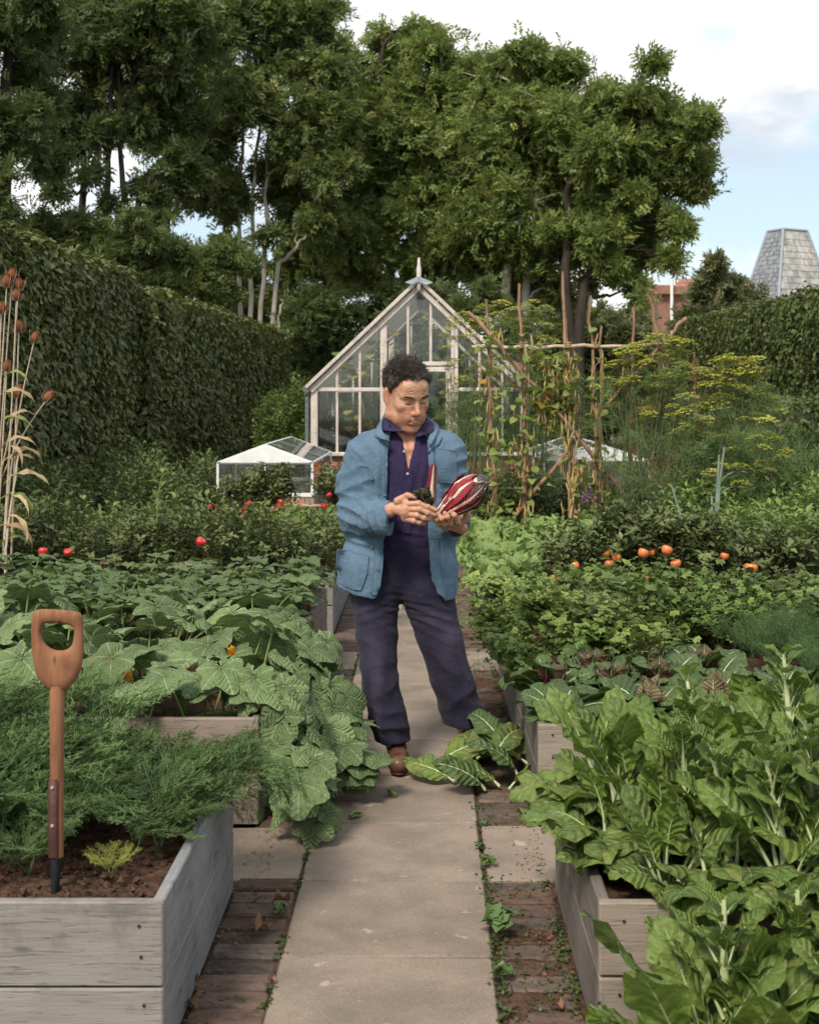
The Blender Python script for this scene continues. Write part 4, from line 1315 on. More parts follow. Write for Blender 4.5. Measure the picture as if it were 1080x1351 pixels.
M_LETT = leaf_mat('pale lettuce leaf', (.26, .36, .12), (.15, .25, .06), vein=(.45, .5, .28), mode='pin', nv=8, k=1.2, mid=.06, vs=.4, rough=.45, trans=.35, hv=.3, blotch=12)
M_RADR = leaf_mat('red speckled chicory leaf', (.20, .035, .06), (.10, .018, .04), vein=(.5, .36, .34), mode='pin', nv=11, k=1.3, mid=.05, vs=.3, rough=.35, trans=.15, hv=.4, blotch=30, tip=(.05, .07, .025))
M_RADT = leaf_mat('pinkish green chicory heart leaf', (.17, .16, .08), (.17, .06, .055), vein=(.55, .52, .38), mode='pin', nv=12, k=1.6, mid=.10, vs=.18, rough=.4, trans=.2, hv=.3, blotch=30)
M_APPLEL = leaf_mat('apple leaf', (.12, .15, .052), (.065, .09, .036), vein=(.12, .15, .06), rare=(.13, .13, .04), rare_f=.9, trans=.22, hv=.5, rough=.45)

# ---------- tall leafy chicory, right foreground
def set_of(fn, k):
    return [fn(i) for i in range(k)]


chic_out = set_of(lambda i: blade_leaf(.07, .24 + .02 * (i % 3), .064, prof_spat, .45 + .1 * (i % 3), 1.75 + .25 * (i % 2), 1.2, fold=.22, ruf=.22, rf=2.2, pr=.007, twist=.5 * ((i % 3) - 1), seed=40 + i, curl=.5, crinkle=.07).mesh('leaf', [M_CHIC, M_STALKW]), 6)
chic_up = set_of(lambda i: blade_leaf(.13, .25, .050, prof_spat, .04, .65 + .2 * (i % 2), 1.6, fold=.3, ruf=.2, rf=2.6, pr=.009, twist=.5 * ((i % 3) - 1), seed=60 + i, curl=.35, crinkle=.08).mesh('leaf', [M_CHICL if i % 2 else M_CHIC, M_STALKW]), 6)
chic_sm = set_of(lambda i: blade_leaf(.025, .11, .034, prof_oval, .3, 1.1, 1.2, fold=.3, ruf=.2, rf=2, pr=.003, seed=80 + i).mesh('leaf', [M_CHICL, M_STALKW]), 3)


def chicory(x, y, z, label, n_out=8, n_up=5, sc=1.0, bolt=0.0, seed=0, lean=(0, 0), ups=None, outs=None, name='chicory_plant', cat='chicory', group='tall green chicory plants in the nearest right bed', aim=None):
    r = random.Random(seed)
    t = thing(name, label, cat, (x, y, z), group=group)
    if bolt:
        bolt *= 1.15
        top = np.array([lean[0], lean[1], bolt])
        q = np.array([(0, 0, 0), top * .35 + [r.uniform(-.02, .02)] * 3, top * .7, top])
        obj('stem', Geo().tube(q, [.013, .011, .009, .005], 8).mesh('stem', M_STALKW), t)
        for k in range(16):
            f = .42 + .58 * k / 15
            p = top * f
            big_ = k < 8
            place(r.choice(chic_up if big_ else chic_sm), 'leaf', t, tuple(p), k * 2.4 + r.random(), r.uniform(.1, .55), 0, (.55 if big_ else .95) * r.uniform(.8, 1.1) * (1.15 - .4 * f))
    for k in range(n_out):
        a = 2 * pi * k / n_out + r.uniform(-.35, .35)
        if aim is not None:
            a = aim + r.uniform(-1.2, 1.2)
        place(r.choice(outs or chic_out), 'leaf', t, (r.uniform(-.015, .015), r.uniform(-.015, .015), 0), a, r.uniform(-.15, .35), r.uniform(-.3, .3), sc * r.uniform(.8, 1.15))
    for k in range(n_up):
        a = 2 * pi * k / max(1, n_up) + r.uniform(-.6, .6)
        place(r.choice(ups or chic_up), 'leaf', t, (r.uniform(-.02, .02), r.uniform(-.02, .02), 0), a, r.uniform(-.1, .35), r.uniform(-.35, .35), sc * r.uniform(.8, 1.2))
    return t


ZB = .33
rows = [
    (.56, 4.15, 1.0, 0, 'chicory with broad rounded leaves at the far path side corner of the nearest right bed'),
    (.58, 3.88, 1.05, 0, 'broad leaved chicory spilling its leaves over the path edge, a reddish rib on one leaf'),
    (.60, 3.58, .78, .0, 'chicory plant drooping over the dark board by the brick strip'),
    (.85, 4.12, 1.0, 0, 'chicory plant in the far row of the nearest right bed, second from the path'),
    (.82, 3.78, 1.0, .40, 'bolting chicory with a thin leafy stem just behind the bed corner'),
    (1.12, 4.16, 1.05, 0, 'chicory plant in the far row below the dill, pale ribs showing'),
    (1.06, 3.80, 1.05, .46, 'bolted chicory with a tall thick pale stem topped by bright leaves'),
    (.80, 3.44, .95, .32, 'chicory with a leaning pale stem in front of the bare corner board'),
    (1.02, 3.42, 1.1, .38, 'dark leaved chicory low in the right foreground'),
    (1.36, 4.02, 1.2, .5, 'large chicory near the right edge with a pale upright stem behind it'),
    (1.30, 3.62, 1.3, .48, 'crinkled bright green chicory with a bundle of pale stalks at the right edge'),
    (1.28, 3.34, 1.1, 0, 'chicory plant cut by the bottom right corner of the view'),
    (1.60, 3.85, 1.1, .3, 'chicory plant at the far right edge of the bed'),
    (.93, 3.98, .9, .30, 'young bolting chicory in the middle of the nearest right bed'),
    (.62, 3.37, .7, 0, 'small chicory directly behind the bare front corner of the right bed'),
    (.90, 3.34, .95, .34, 'bolting chicory just behind the front board, right of the bare corner'),
    (1.16, 3.40, 1.05, .42, 'bolting chicory just behind the front board near the right edge'),
    (.70, 3.62, .85, .30, 'bolting chicory one hand behind the bare corner, thin pale stem')]
for k, (x, y, s, b, lab) in enumerate(rows):
    chicory(x, y, ZB, lab, n_out=12, n_up=9, sc=s, bolt=b, seed=100 + k, lean=(random.uniform(-.08, .04), random.uniform(-.05, .05)))
chicory(.50, 3.92, ZB + .0, 'broad leaved chicory lolling over the side board towards the slabs, reddish ribs', 10, 2, .85, 0, 171, aim=3.3, group=None)
chicory(.50, 3.62, ZB + .0, 'broad leaved chicory drooping down the side board onto the brick strip', 9, 2, .8, 0, 172, aim=3.3, group=None)
chicory(.64, 2.93, -.03, 'chicory growing outside the bed with one long pale ribbed leaf arching to the path', 12, 8, 1.35, 0, 141, group=None, aim=2.9)
for k, (x, y, z, sc_, aim_, lab) in enumerate([(.70, 3.30, ZB, .8, -1.4, 'drooping over the front board just right of the bare corner'), (.98, 3.28, ZB, .95, -1.5, 'hanging over the front board, dark and broad leaved'),
        (1.25, 3.28, ZB, 1.0, -1.6, 'hanging over the front board near the right edge'), (.66, 2.96, .0, 1.05, None, 'low in front of the bare board'), (.90, 2.84, .0, 1.2, None, 'at the bottom right corner, bluish leaves'),
        (.52, 2.84, -.03, .85, None, 'at the bottom edge nearest the path'), (.84, 3.02, .0, 1.15, None, 'between the front board and the bottom right corner'), (1.05, 3.02, .0, 1.2, None, 'halfway up the right edge in front of the bed')]):
    chicory(x, y, z, 'broad leaved chicory ' + lab, 11, 9 if aim_ is None else 2, sc_, 0 if aim_ is not None or k == 5 else .42 + .06 * (k % 3), 150 + k, aim=aim_, group=None)
chicory(1.28, 2.98, -.03, 'chicory growing in front of the right bed, dark bluish leaves', 10, 8, 1.1, .5, 142, group=None)
# ---------- dark leaved chicory heads with red hearts, second right bed
rad_out = set_of(lambda i: blade_leaf(.05, .21, .078, prof_spat, .25 + .15 * (i % 3), 1.35 + .3 * (i % 2), 1.1, fold=.25, ruf=.16, rf=2, pr=.011, twist=.3 * ((i % 3) - 1), seed=160 + i, curl=.4, mid=.85, crinkle=.04).mesh('leaf', [M_CHICD, M_STALKW]), 5)
rad_in = set_of(lambda i: blade_leaf(.01, .175, .075, prof_oval, .32, -.12, 1.3, fold=.5, ruf=.08, rf=2, pr=.008, seed=180 + i, mid=.9, crinkle=.05).mesh('leaf', [M_RADT, M_STALKW]), 3)
rad_red = set_of(lambda i: blade_leaf(.01, .17, .062, prof_oval, .45, .1, 1.3, fold=.4, ruf=.22, rf=3, pr=.006, seed=190 + i, mid=.9, crinkle=.06).mesh('leaf', [M_RADR, M_STALKW]), 3)
spots = [(.52, 5.22, 'dark leaved chicory with a thick white stalk at the path corner of its bed', 0), (.52, 5.60, 'small purple chicory by the path edge behind the white stalked one', 2),
         (.78, 5.55, 'dark chicory between the white stalked one and the red one', 2), (.87, 5.20, 'hearted chicory with a pinkish veined upright heart facing the path', 1),
         (.98, 5.62, 'red leaved chicory head, dark purple, standing above its neighbours', 2), (1.13, 5.22, 'hearted chicory with a mottled brownish heart, right of the pinkish one', 1),
         (1.22, 5.6, 'dark chicory behind the mottled heart', 0), (1.40, 5.22, 'dark green chicory in the front row below the dill', 0),
         (1.52, 5.55, 'green chicory half hidden by dill fronds', 0), (1.68, 5.24, 'chicory with bluish ribbed leaves near the right edge', 0), (1.9, 5.4, 'chicory with speckled heart at the right edge', 1),
         (.74, 5.86, 'purple red chicory head near the parsley, close to the path', 2), (1.0, 5.95, 'crimson chicory head right under the parsley', 2), (1.22, 5.9, 'dark purple chicory head beside the dill', 2)]
for k, (x, y, lab, kind) in enumerate(spots):
    t = chicory(x, y, ZB - .01, lab, 9, 3, .92, 0, 200 + k, outs=rad_out, ups=rad_out, name='hearted_chicory', group='hearted chicory plants in the second right bed')
    if kind:
        for q in range(6):
            place(random.choice(rad_in if kind == 1 else rad_red), 'heart_leaf', t, (random.uniform(-.01, .01), random.uniform(-.01, .01), .02), q * 1.05 + .3, random.uniform(0, .12) + (.15 if kind == 2 else 0), 0, random.uniform(.85, 1.05))

# ---------- cut outer leaves lying at the man's feet
cut = set_of(lambda i: blade_leaf(.04, .26, .066, prof_oval, 1.0 - .25 * (i % 2), 1.7 + .3 * (i % 3), 1.0, fold=.45, ruf=.2, rf=2.0, pr=.013, twist=.6 * ((i % 3) - 1), seed=240 + i, curl=.5, mid=.95, flat=.6, crinkle=.06).mesh('chicory_leaf', [M_CHICD if i % 2 else M_CHIC, M_STALKW]), 5)
cutspec = [(.33, 5.38, .02, 5), (.12, 5.45, .03, 60), (.47, 5.62, .08, 150), (.20, 5.8, .05, 75), (.12, 5.50, .02, 150), (.30, 5.43, .02, 170), (.36, 5.60, .06, 140), (.22, 5.62, .08, 100), (.40, 5.72, .05, 85), (.28, 5.52, .10, 60), (.05, 5.62, .06, 30), (.30, 5.80, .04, 110), (.38, 5.46, .05, 175),
           (.14, 5.72, .03, 45), (.42, 5.55, .08, 200), (.24, 5.40, .015, 185), (.44, 5.9, .03, 120), (.33, 5.66, .12, 125)]
cl_lab = ['at the very front, pointing at the right bed', 'small and crumpled just right of the shoe', 'folded high against the bed corner', 'half under the right trouser leg', 'lying flat nearest the shoe', 'lying flat with its white rib towards the squash', 'on top of the pile, curled', 'standing up against the trouser leg', 'leaning on the bed corner',
          'arched over the middle of the pile', 'with its thick white stub pointing at the brown shoe', 'behind the pile under the trouser hem', 'at the right front with a white stub',
          'dark and folded behind the shoe', 'draped towards the tall green chicory', 'flattened at the front edge of the pile', 'at the back right beside the bed', 'bright topmost in the pile']
for k, (x, y, z, a) in enumerate(cutspec):
    M = Matrix.Rotation(radians(a), 4, 'Z') @ Matrix.Rotation(random.uniform(-.35, .0), 4, 'Y') @ Matrix.Rotation(random.uniform(-.7, .7), 4, 'X')
    thing('cut_chicory_leaf', 'cut chicory leaf on the path ' + cl_lab[k].replace('with its thick white stub pointing', 'its white stub pointing'), 'leaf', (x, y, z), random.choice(cut), 'cut chicory leaves heaped at the man\'s feet', M.to_euler(), random.uniform(.8, 1.05))

# ---------- squash plants, left second bed
sq = set_of(lambda i: palm_leaf(.18 + .05 * (i % 4), .135, .05, .35, 300 + i, 1.35 + .3 * (i % 4)).mesh('leaf', [M_SQUASH, M_STALKG]), 7)
sq_v = set_of(lambda i: palm_leaf(.12 + .03 * (i % 3), .115, .3, 1.0, 320 + i, 2.15 + .2 * (i % 3)).mesh('leaf', [M_SQUASH, M_STALKG]), 5)
M_PETAL = leaf_mat('squash blossom petal', (.85, .38, .03), (.75, .25, .02), trans=.4)
petal = blade_leaf(.0, .07, .022, prof_lance, .1, .5, pr=.002, nu=3, nv=7, seed=5)
fl = Geo()
for q in range(5):
    fl.merge(petal, np.array(Matrix.Rotation(q * 2 * pi / 5, 4, 'Z')))
flower_me = fl.mesh('flower', [M_PETAL, M_PETAL])


def squash(x, y, z, label, leaves, vine, seed, flowers=0):
    r = random.Random(seed)
    t = thing('squash_plant', label, 'squash plant', (x, y, z), group='trailing squash plants with silver flecked leaves')
    obj('vine', Geo().tube(vine, .009, 7).mesh('vine', M_STALKG), t)
    for (lx, ly, lz, a, kind, s) in leaves:
        place(r.choice(sq if kind == 0 else sq_v), 'leaf', t, (lx, ly, lz), a, r.uniform(-.2, .3), r.uniform(-.35, .35), s)
    for _ in range(flowers):
        place(flower_me, 'flower', t, (r.uniform(-.2, .2), r.uniform(-.25, -.05), .16), r.random() * 6, .4, 0, 1)
    return t


sqx = [(-.80, 5.25), (-1.18, 5.3), (-1.55, 5.3), (-1.95, 5.35), (-.78, 5.85), (-1.22, 5.9), (-1.65, 5.9), (-2.1, 5.9), (-.82, 6.35), (-1.4, 6.4), (-1.95, 6.4)]
sqlab = ['at the path corner of the second left bed', 'directly behind the carrots left of the bed corner', 'behind the spade handle', 'cut by the left edge behind the spade', 'spreading over the board beside the man\'s leg',
         'in the middle row behind the carrots', 'in the middle row behind the spade', 'in the middle row at the left edge', 'in front of the dwarf beans by the path', 'in front of the dwarf beans in mid bed', 'in front of the dwarf beans at the far left']
for k, (x, y) in enumerate(sqx):
    r = random.Random(400 + k)
    n = 11
    lv = []
    for q in range(n):
        a = -pi / 2 + (q - n / 2) * .62 + r.uniform(-.3, .3)
        d = .03 + .15 * r.random()
        lv.append((cos(a) * d, sin(a) * d, 0, a, 0, r.uniform(.75, 1.15)))
    squash(x, y, ZB - .01, 'squash plant with large flecked leaves ' + sqlab[k], lv, [(-.1, 0, .02), (0, -.04, .05), (.12, .03, .02)], 410 + k, 1 if k in (1, 4) else 0)
# the two trailing ones that fall over the boards onto the path
def trailing(x0, y0, label, pts, seed):
    r = random.Random(seed)
    pts = np.array(pts) - [x0, y0, 0]
    tt = np.linspace(0, len(pts) - 1, 26)
    ii = np.minimum(tt.astype(int), len(pts) - 2)
    q = pts[ii] * (1 - (tt - ii))[:, None] + pts[ii + 1] * (tt - ii)[:, None]
    lv = []
    for k in range(1, 26):
        p = q[k]
        low = p[2] < .12
        for _ in range(1):
            a = r.uniform(-2.6, .7)
            lv.append((p[0], p[1], p[2], a, 0 if (low and r.random() < .6) else 1, r.uniform(.7, 1.15) * (.85 if low else 1)))
    return squash(x0, y0, 0, label, lv, q, seed, 0)


trailing(-.66, 5.15, 'trailing squash shoot tumbling over the bed corner down onto the cross path', [(-.75, 5.25, .38), (-.60, 5.18, .40), (-.52, 5.1, .28), (-.5, 4.98, .12), (-.44, 4.86, .03), (-.38, 4.84, .03)], 431)
trailing(-.6, 5.6, 'trailing squash shoot running along the bed side to the man\'s left shoe', [(-.7, 5.85, .40), (-.55, 5.75, .38), (-.47, 5.6, .22), (-.40, 5.45, .08), (-.32, 5.32, .03), (-.24, 5.30, .03)], 433)
trailing(-.6, 6.3, 'trailing squash shoot hanging over the board behind the man', [(-.7, 6.3, .42), (-.56, 6.2, .38), (-.48, 6.0, .25), (-.44, 5.8, .14), (-.38, 5.65, .06)], 434)
# fallen squash tendril bits on the slabs
bit = Geo().tube([(0, 0, .008), (.03, .012, .014), (.05, -.008, .008)], [.005, .006, .003], 6)
bit.merge(blade_leaf(0, .05, .015, prof_oval, 1.3, 1.7, pr=.002, nu=2, nv=5, seed=3))
bit_me = bit.mesh('stalk_scrap', [M_STALKG, M_STALKG])
thing('stalk_scrap', 'green squash stalk scrap on the slab below the trailing leaves', 'scrap', (-.29, 5.06, .002), bit_me, None, (0, 0, .8), 1.2)
thing('stalk_scrap', 'green stalk scrap on the slab joint beside the brown shoe', 'scrap', (-.12, 5.33, .002), bit_me, None, (0, 0, 2.0), 1.3)

# ---------- dwarf beans
def bean_leaf(seed):
    r = np.random.default_rng(seed)
    g = Geo()
    S, T, Nn, s = spine(8, .15, .1, .6)
    g.tube(S, [.0035] * 8, 5, m=1)
    for a, off in ((0, .04), (1.5, 0.0), (-1.5, 0.0)):
        lf = blade_leaf(.012, .10, .045, prof_heart, .9 + .3 * r.random(), 1.9 + .4 * r.random(), 1, fold=.12, ruf=.12, rf=1.5, pr=.0015, nu=4, nv=8, seed=seed + 5)
        M = np.array(Matrix.Translation(S[-1] + np.array([off * .8, 0, off * .3])) @ Matrix.Rotation(a, 4, 'Z'))
        g.merge(lf, M)
    return g.mesh('leaf', [M_BEAN, M_STALKG])


bl_ = set_of(lambda i: bean_leaf(500 + i * 3), 6)
kk = 0
bean_lab = ['front', 'second', 'third', 'back']
for ry, yy in enumerate((6.72, 7.02, 7.32, 7.62, 7.92, 8.2)):
    for cx_ in range(10):
        x = -.76 - cx_ * .31 + random.uniform(-.04, .04)
        t = thing('bean_plant', f'dwarf bean plant, {ORD[cx_]} from the path in the {ORD[ry]} row behind the squash',
                  'bean plant', (x, yy, ZB - .01), group='dwarf bean plants in the second left bed')
        r = random.Random(600 + kk)
        obj('stem', Geo().tube([(0, 0, 0), (.01, 0, .06), (0, .01, .12)], .005, 5).mesh('stem', M_STALKD), t)
        for q in range(9):
            place(r.choice(bl_), 'leaf', t, (0, 0, .0 + .016 * q), q * 2.4 + r.random(), r.uniform(-.05, .4), 0, r.uniform(.85, 1.25))
        kk += 1


# ---------- fine fronds: carrots, dill
def frond(L, n1, n2, n3, seed, w=.0011, droop=1.1, a0=.15, wide=.36):
    r = np.random.default_rng(seed)
    S, T, Nn, s = spine(20, L, a0, a0 + droop, 1.3)
    g = Geo()
    segs, wid = [], []
    for i in range(19):
        segs.append((S[i], S[i + 1])); wid.append(w * 2.2 * (1 - .6 * i / 19))
    def emit(o, d, nrm, ln, lev, ww):
        side = np.cross(nrm, d)
        side /= np.linalg.norm(side) + 1e-9
        e = o + d * ln
        segs.append((o, e)); wid.append(ww)
        cnt = (n2, n3)[lev - 1] if lev < 3 else 0
        if lev == 3:
            return
        for q in range(cnt):
            f = .22 + .78 * (q + 1) / cnt
            for sg in (-1, 1):
                dd = d * .62 + side * sg * .75 + nrm * r.normal(0, .25)
                dd /= np.linalg.norm(dd)
                l2 = ln * (.42 if lev == 1 else .5) * (1.15 - .55 * f) * r.uniform(.8, 1.2)
                emit(o + d * ln * f, dd, nrm, l2, lev + 1, ww * .8)
    for q in range(n1):
        f = .34 + .66 * (q + .5) / n1
        i = min(int(f * 19), 18)
        for sg in (-1, 1):
            dd = T[i] * .6 + np.array([0, sg * .85, 0]) + Nn[i] * r.normal(.05, .2)
            dd /= np.linalg.norm(dd)
            ln = L * wide * sin(pi * min(1, (1.08 - f) * 1.25)) ** .7 * r.uniform(.8, 1.1)
            emit(S[i], dd, Nn[i], max(.01, ln), 1, w)
    A_ = np.array([q[0] for q in segs]); B_ = np.array([q[1] for q in segs]); W_ = np.array(wid)
    d = B_ - A_
    side = np.cross(d, r.normal(0, 1, d.shape) * .6 + [0, .2, 1])
    side /= np.linalg.norm(side, axis=1)[:, None] + 1e-9
    n = len(A_)
    V = np.stack([A_ - side * W_[:, None], A_ + side * W_[:, None], B_ + side * W_[:, None] * .6, B_ - side * W_[:, None] * .6], 1).reshape(-1, 3)
    g.add(V, np.arange(4 * n).reshape(n, 4))
    return g


fr = [frond(.28, 8, 4, 4, 700 + i, w=.0018, droop=1.0 + .12 * i, a0=.12, wide=.40) for i in range(5)]
fr_me = [f.mesh('frond', M_CARROT) for f in fr]
fry_me = fr[0].mesh('frond', M_YFROND)
kk = 0
for ci, x0 in enumerate(np.arange(-.70, -2.2, -.15)):
    for ri, y0 in enumerate(np.arange(3.56, 4.32, .15)):
        x, y = x0 + random.uniform(-.05, .05), y0 + random.uniform(-.05, .05)
        if ri == 0 and -1.02 < x:
            continue
        left = x < -1.02
        t = thing('carrot_plant', f'feathery carrot plant, {ORD[ci]} from the path side board in the {ORD[ri]} row from the front', 'carrot plant', (x, y, ZB), group='carrot plants in the nearest left bed')
        r = random.Random(800 + kk)
        nf = 6
        s0 = .6 if y < 3.56 else (.8 if y < 3.68 else (1.05 + .3 * (y > 3.95) if x < -1.1 else .88))
        for q in range(nf):
            me = fry_me if (r.random() < .012) else r.choice(fr_me)
            a = q * 2.4 + r.random()
            if x > -.9 and q % 2:
                a = r.uniform(-.7, .5)
            place(me, 'frond', t, (0, 0, 0), a, r.uniform(-.1, .35), r.uniform(-.2, .2), s0 * r.uniform(.75, 1.15))
        kk += 1
# fronds hanging over the board
hang = frond(.5, 10, 5, 3, 760, w=.0015, droop=2.3, a0=.5, wide=.22).mesh('frond', M_CARROT)
t = thing('carrot_plant', 'carrot plant with long fronds hanging over the board above the brick strip', 'carrot plant', (-.72, 3.95, ZB), group='carrot plants in the nearest left bed')
for (dx, dy, a, s) in ((.04, .3, .4, .95), (.03, .36, -.1, .9), (.02, .2, -.3, 1.0), (.02, .1, -.15, .72), (.02, .22, .1, .95), (.03, .33, -.3, .82), (0, 0, .3, .6), (.04, .28, .05, 1.05), (.02, .16, -.5, .75)):
    place(hang, 'frond', t, (dx, dy, .02), a, .15, 0, s * .72)
# yellow carrot in front and pale tuft
t = thing('carrot_plant', 'small yellowed carrot seedling on bare soil right of the spade', 'carrot plant', (-.83, 3.52, ZB))
for q in range(5):
    place(fry_me, 'frond', t, (0, 0, 0), q * 1.3, .2, 0, .34)

# dill in the second right bed
dl = [frond(.36, 7, 4, 4, 720 + i, w=.0012, droop=.7, wide=.42).mesh('frond', M_DILL) for i in range(4)]
kk = 0
for ci, x0 in enumerate(np.arange(1.12, 2.7, .2)):
    for ri, y0 in enumerate(np.arange(5.45, 6.5, .2)):
        if x0 < 1.45 or (x0 < 1.7 and y0 < 6.0):
            continue
        r = random.Random(900 + kk)
        t = thing('dill_plant', f'feathery dill plant, {ORD[ci]} from the path in the {ORD[ri]} row behind the hearted chicory', 'dill plant',
                  (x0 + r.uniform(-.06, .06), y0 + r.uniform(-.06, .06), ZB), group='dill plants in the second right bed')
        for q in range(7):
            place(r.choice(dl), 'frond', t, (0, 0, 0), q * 2.4 + r.random(), r.uniform(-.1, .3), 0, r.uniform(.5, .8))
        kk += 1


# ---------- parsley and leafy herbs
def small_leaf(L, W, n=3):
    g = Geo()
    for a in (-.75, 0, .75):
        d = np.array([cos(a), sin(a), 0])
        w = np.array([-sin(a), cos(a), 0])
        g.add([(0, 0, 0), d * L * .6 + w * W + [0, 0, .1 * L], d * L + [0, 0, -.12 * L], d * L * .6 - w * W + [0, 0, .1 * L]], [(0, 3, 2, 1)])
    return g


def herb(seed, stems=14, h=.28, L=.028, W=.011, spread=.5):
    r = np.random.default_rng(seed)
    g = Geo()
    lf = small_leaf(L, W)
    for _ in range(stems):
        a = r.uniform(0, 2 * pi)
        S, T, Nn, s = spine(8, h * r.uniform(.6, 1.05), r.uniform(0, spread), r.uniform(spread, spread + .7))
        R = np.array([[cos(a), -sin(a), 0], [sin(a), cos(a), 0], [0, 0, 1]])
        S = S @ R.T
        g.tube(S, .0016, 3, m=1)
        k = 11
        tpos = np.array([S[r.integers(4, 8)] for _ in range(k)]) + r.normal(0, .022, (k, 3))
        g.stamp(lf, rotm(k, .9, r) * r.uniform(.7, 1.3, k)[:, None, None], tpos, r.random(k))
    return g


M_LIGHTH = leaf_mat('pale herb leaf', (.23, .29, .085), (.14, .2, .055), trans=.3, hv=.4)
herbs3 = [[herb(1000 + i, 14 + 2 * q, .28 + .03 * q, .028 + .006 * q, .011 + .002 * q).mesh('parsley_plant', [mm, M_STALKG]) for i in range(3)] for q, mm in enumerate((M_PARS, M_PARSD, M_LIGHTH))]
kk = 0
for ri, y0 in enumerate(np.arange(6.1, 7.8, .17)):
    for ci, x0 in enumerate(np.arange(.50, 3.3, .19)):
        if x0 > 1.25 and y0 < 6.55:
            continue
        r = random.Random(1100 + kk)
        kk += 1
        edge = x0 < .6
        thing('parsley_plant', f'bushy parsley plant, {ORD[ci]} from the path in the {ORD[ri]} row behind the red chicory', 'parsley', (x0 + r.uniform(-.05, .05) - (.06 if edge else 0), y0 + r.uniform(-.05, .05), ZB - (.06 if edge else 0)), herbs3[0 if r.random() < .4 else int(np.clip((vnoise(np.array([[x0 * 1.7, y0 * 1.7, 0.0]]), 6, 2)[0] + .55) * 2.6, 0, 2))][r.randrange(3)],
              'parsley plants in the second right bed', (r.uniform(-.12, .12), r.uniform(-.35, -.1) if edge else r.uniform(-.1, .1), r.random() * 6), r.uniform(.7, 1.35))

# ---------- lettuces, third right bed
lt = set_of(lambda i: blade_leaf(.01, .17, .075, prof_spat, .25 + .25 * (i % 4), .9 + .3 * (i % 4), 1, fold=.2, ruf=.32, rf=4, pr=.006, nu=4, nv=12, seed=1200 + i, crinkle=.08).mesh('leaf', [M_LETT, M_STALKW]), 8)
kk = 0
for ry, y0 in enumerate(np.arange(8.7, 12.4, .36)):
    for cx_, x0 in enumerate(np.arange(.46, 3.0, .31)):
        r = random.Random(1300 + kk)
        kk += 1
        x = x0 + r.uniform(-.05, .05)
        t = thing('lettuce', f'pale frilly lettuce, {ORD[cx_]} from the path in the {ORD[ry]} row of its bed', 'lettuce', (x, y0 + r.uniform(-.06, .06), ZB - .02), group='frilly lettuces in the third right bed')
        for q in range(11):
            place(r.choice(lt), 'leaf', t, (0, 0, 0), q * 2.4 + r.random() * .5, r.uniform(-.2, .35), r.uniform(-.2, .2), r.uniform(1.0, 1.5))


# ---------- leafy sprig used by shrubs and apple branches
def sprig(seed, n=9, L=.16, lw=.05, w=.018, up=.5):
    r = np.random.default_rng(seed)
    S, T, Nn, s = spine(10, L, .1, up)
    g = Geo().tube(S, np.linspace(.0028, .001, 10), 4, m=1)
    for k in range(n):
        a = k * 2.4
        lf = Geo().add([(0, 0, 0), (.45, .5 * w / lw * 1.6, .12), (1, 0, -.1), (.45, -.5 * w / lw * 1.6, .12), (.5, 0, 0)], [(0, 4, 2, 1), (0, 3, 2, 4)], uv=[(0, 0), (1, .5), (0, 1), (-1, .5), (0, .5)], var=r.random())
        M = Matrix.Translation(S[min(9, 2 + k * 8 // n)]) @ Matrix.Rotation(a, 4, 'Z') @ Matrix.Rotation(-r.uniform(.1, .9), 4, 'Y') @ Matrix.Scale(lw * r.uniform(.7, 1.2), 4)
        g.merge(lf, np.array(M), var=r.random())
    return g


SPG = [sprig(1400 + i) for i in range(4)]


def leafy_mass(seed, boxes, n, sprs=None, sc=(.8, 1.3), tilt=.8):
    """Sprigs spread through a list of ellipsoids (cx, cy, cz, rx, ry, rz)."""
    r = np.random.default_rng(seed)
    g = Geo()
    sprs = sprs or SPG
    vol = np.array([b[3] * b[4] * b[5] for b in boxes]) ** .8
    cnt = (n * vol / vol.sum()).astype(int)
    for b, m in zip(boxes, cnt):
        d = r.normal(0, 1, (m, 3))
        d /= np.linalg.norm(d, axis=1)[:, None]
        p = np.array(b[:3]) + d * np.array(b[3:]) * r.uniform(.3, 1, (m, 1)) ** .6
        w = r.integers(0, len(sprs), m)
        for s in range(len(sprs)):
            q = w == s
            g.stamp(sprs[s], rotm(int(q.sum()), tilt, r) * r.uniform(*sc, int(q.sum()))[:, None, None], p[q], r.random(int(q.sum())))
    return g


M_APRED = simple_mat('red apple skin', (.55, .02, .02), (.42, .03, .02), rough=.3, spec=.5, scale=5, bs=.05, coat=.3)
M_APOR = simple_mat('orange red apple skin', (.62, .13, .045), (.58, .22, .06), rough=.35, spec=.5, scale=8, bs=.05, coat=.2)
M_BARKA = simple_mat('pinkish brown apple bark', (.42, .28, .2), (.26, .16, .11), rough=.8, scale=10, stretch=(.4, 1, 1), bs=.5)
ag = Geo()
th = np.linspace(0, pi, 13)
ph = np.linspace(0, 2 * pi, 17)[:-1]
V = []
for a in th:
    for b in ph:
        rr = (1 + .18 * cos(a) * 1) * sin(a) ** .85 * .92
        V.append((rr * cos(b) * (1 + .02 * cos(5 * b)), rr * sin(b), .86 * cos(a) - .28 * (max(0, cos(a)) ** 6) + .15 * max(0, -cos(a)) ** 8))
ag.add(V, [(i * 16 + j, (i + 1) * 16 + j, (i + 1) * 16 + (j + 1) % 16, i * 16 + (j + 1) % 16) for i in range(12) for j in range(16)])
ap_red = Geo().merge(ag).tube([(0, 0, .5), (.05, 0, .9), (.12, 0, 1.15)], .05, 5, m=1).mesh('apple', [M_APRED, M_STALKD])
ap_or = Geo().merge(ag).tube([(0, 0, .5), (.05, 0, .9), (.12, 0, 1.15)], .05, 5, m=1).mesh('apple', [M_APOR, M_STALKD])


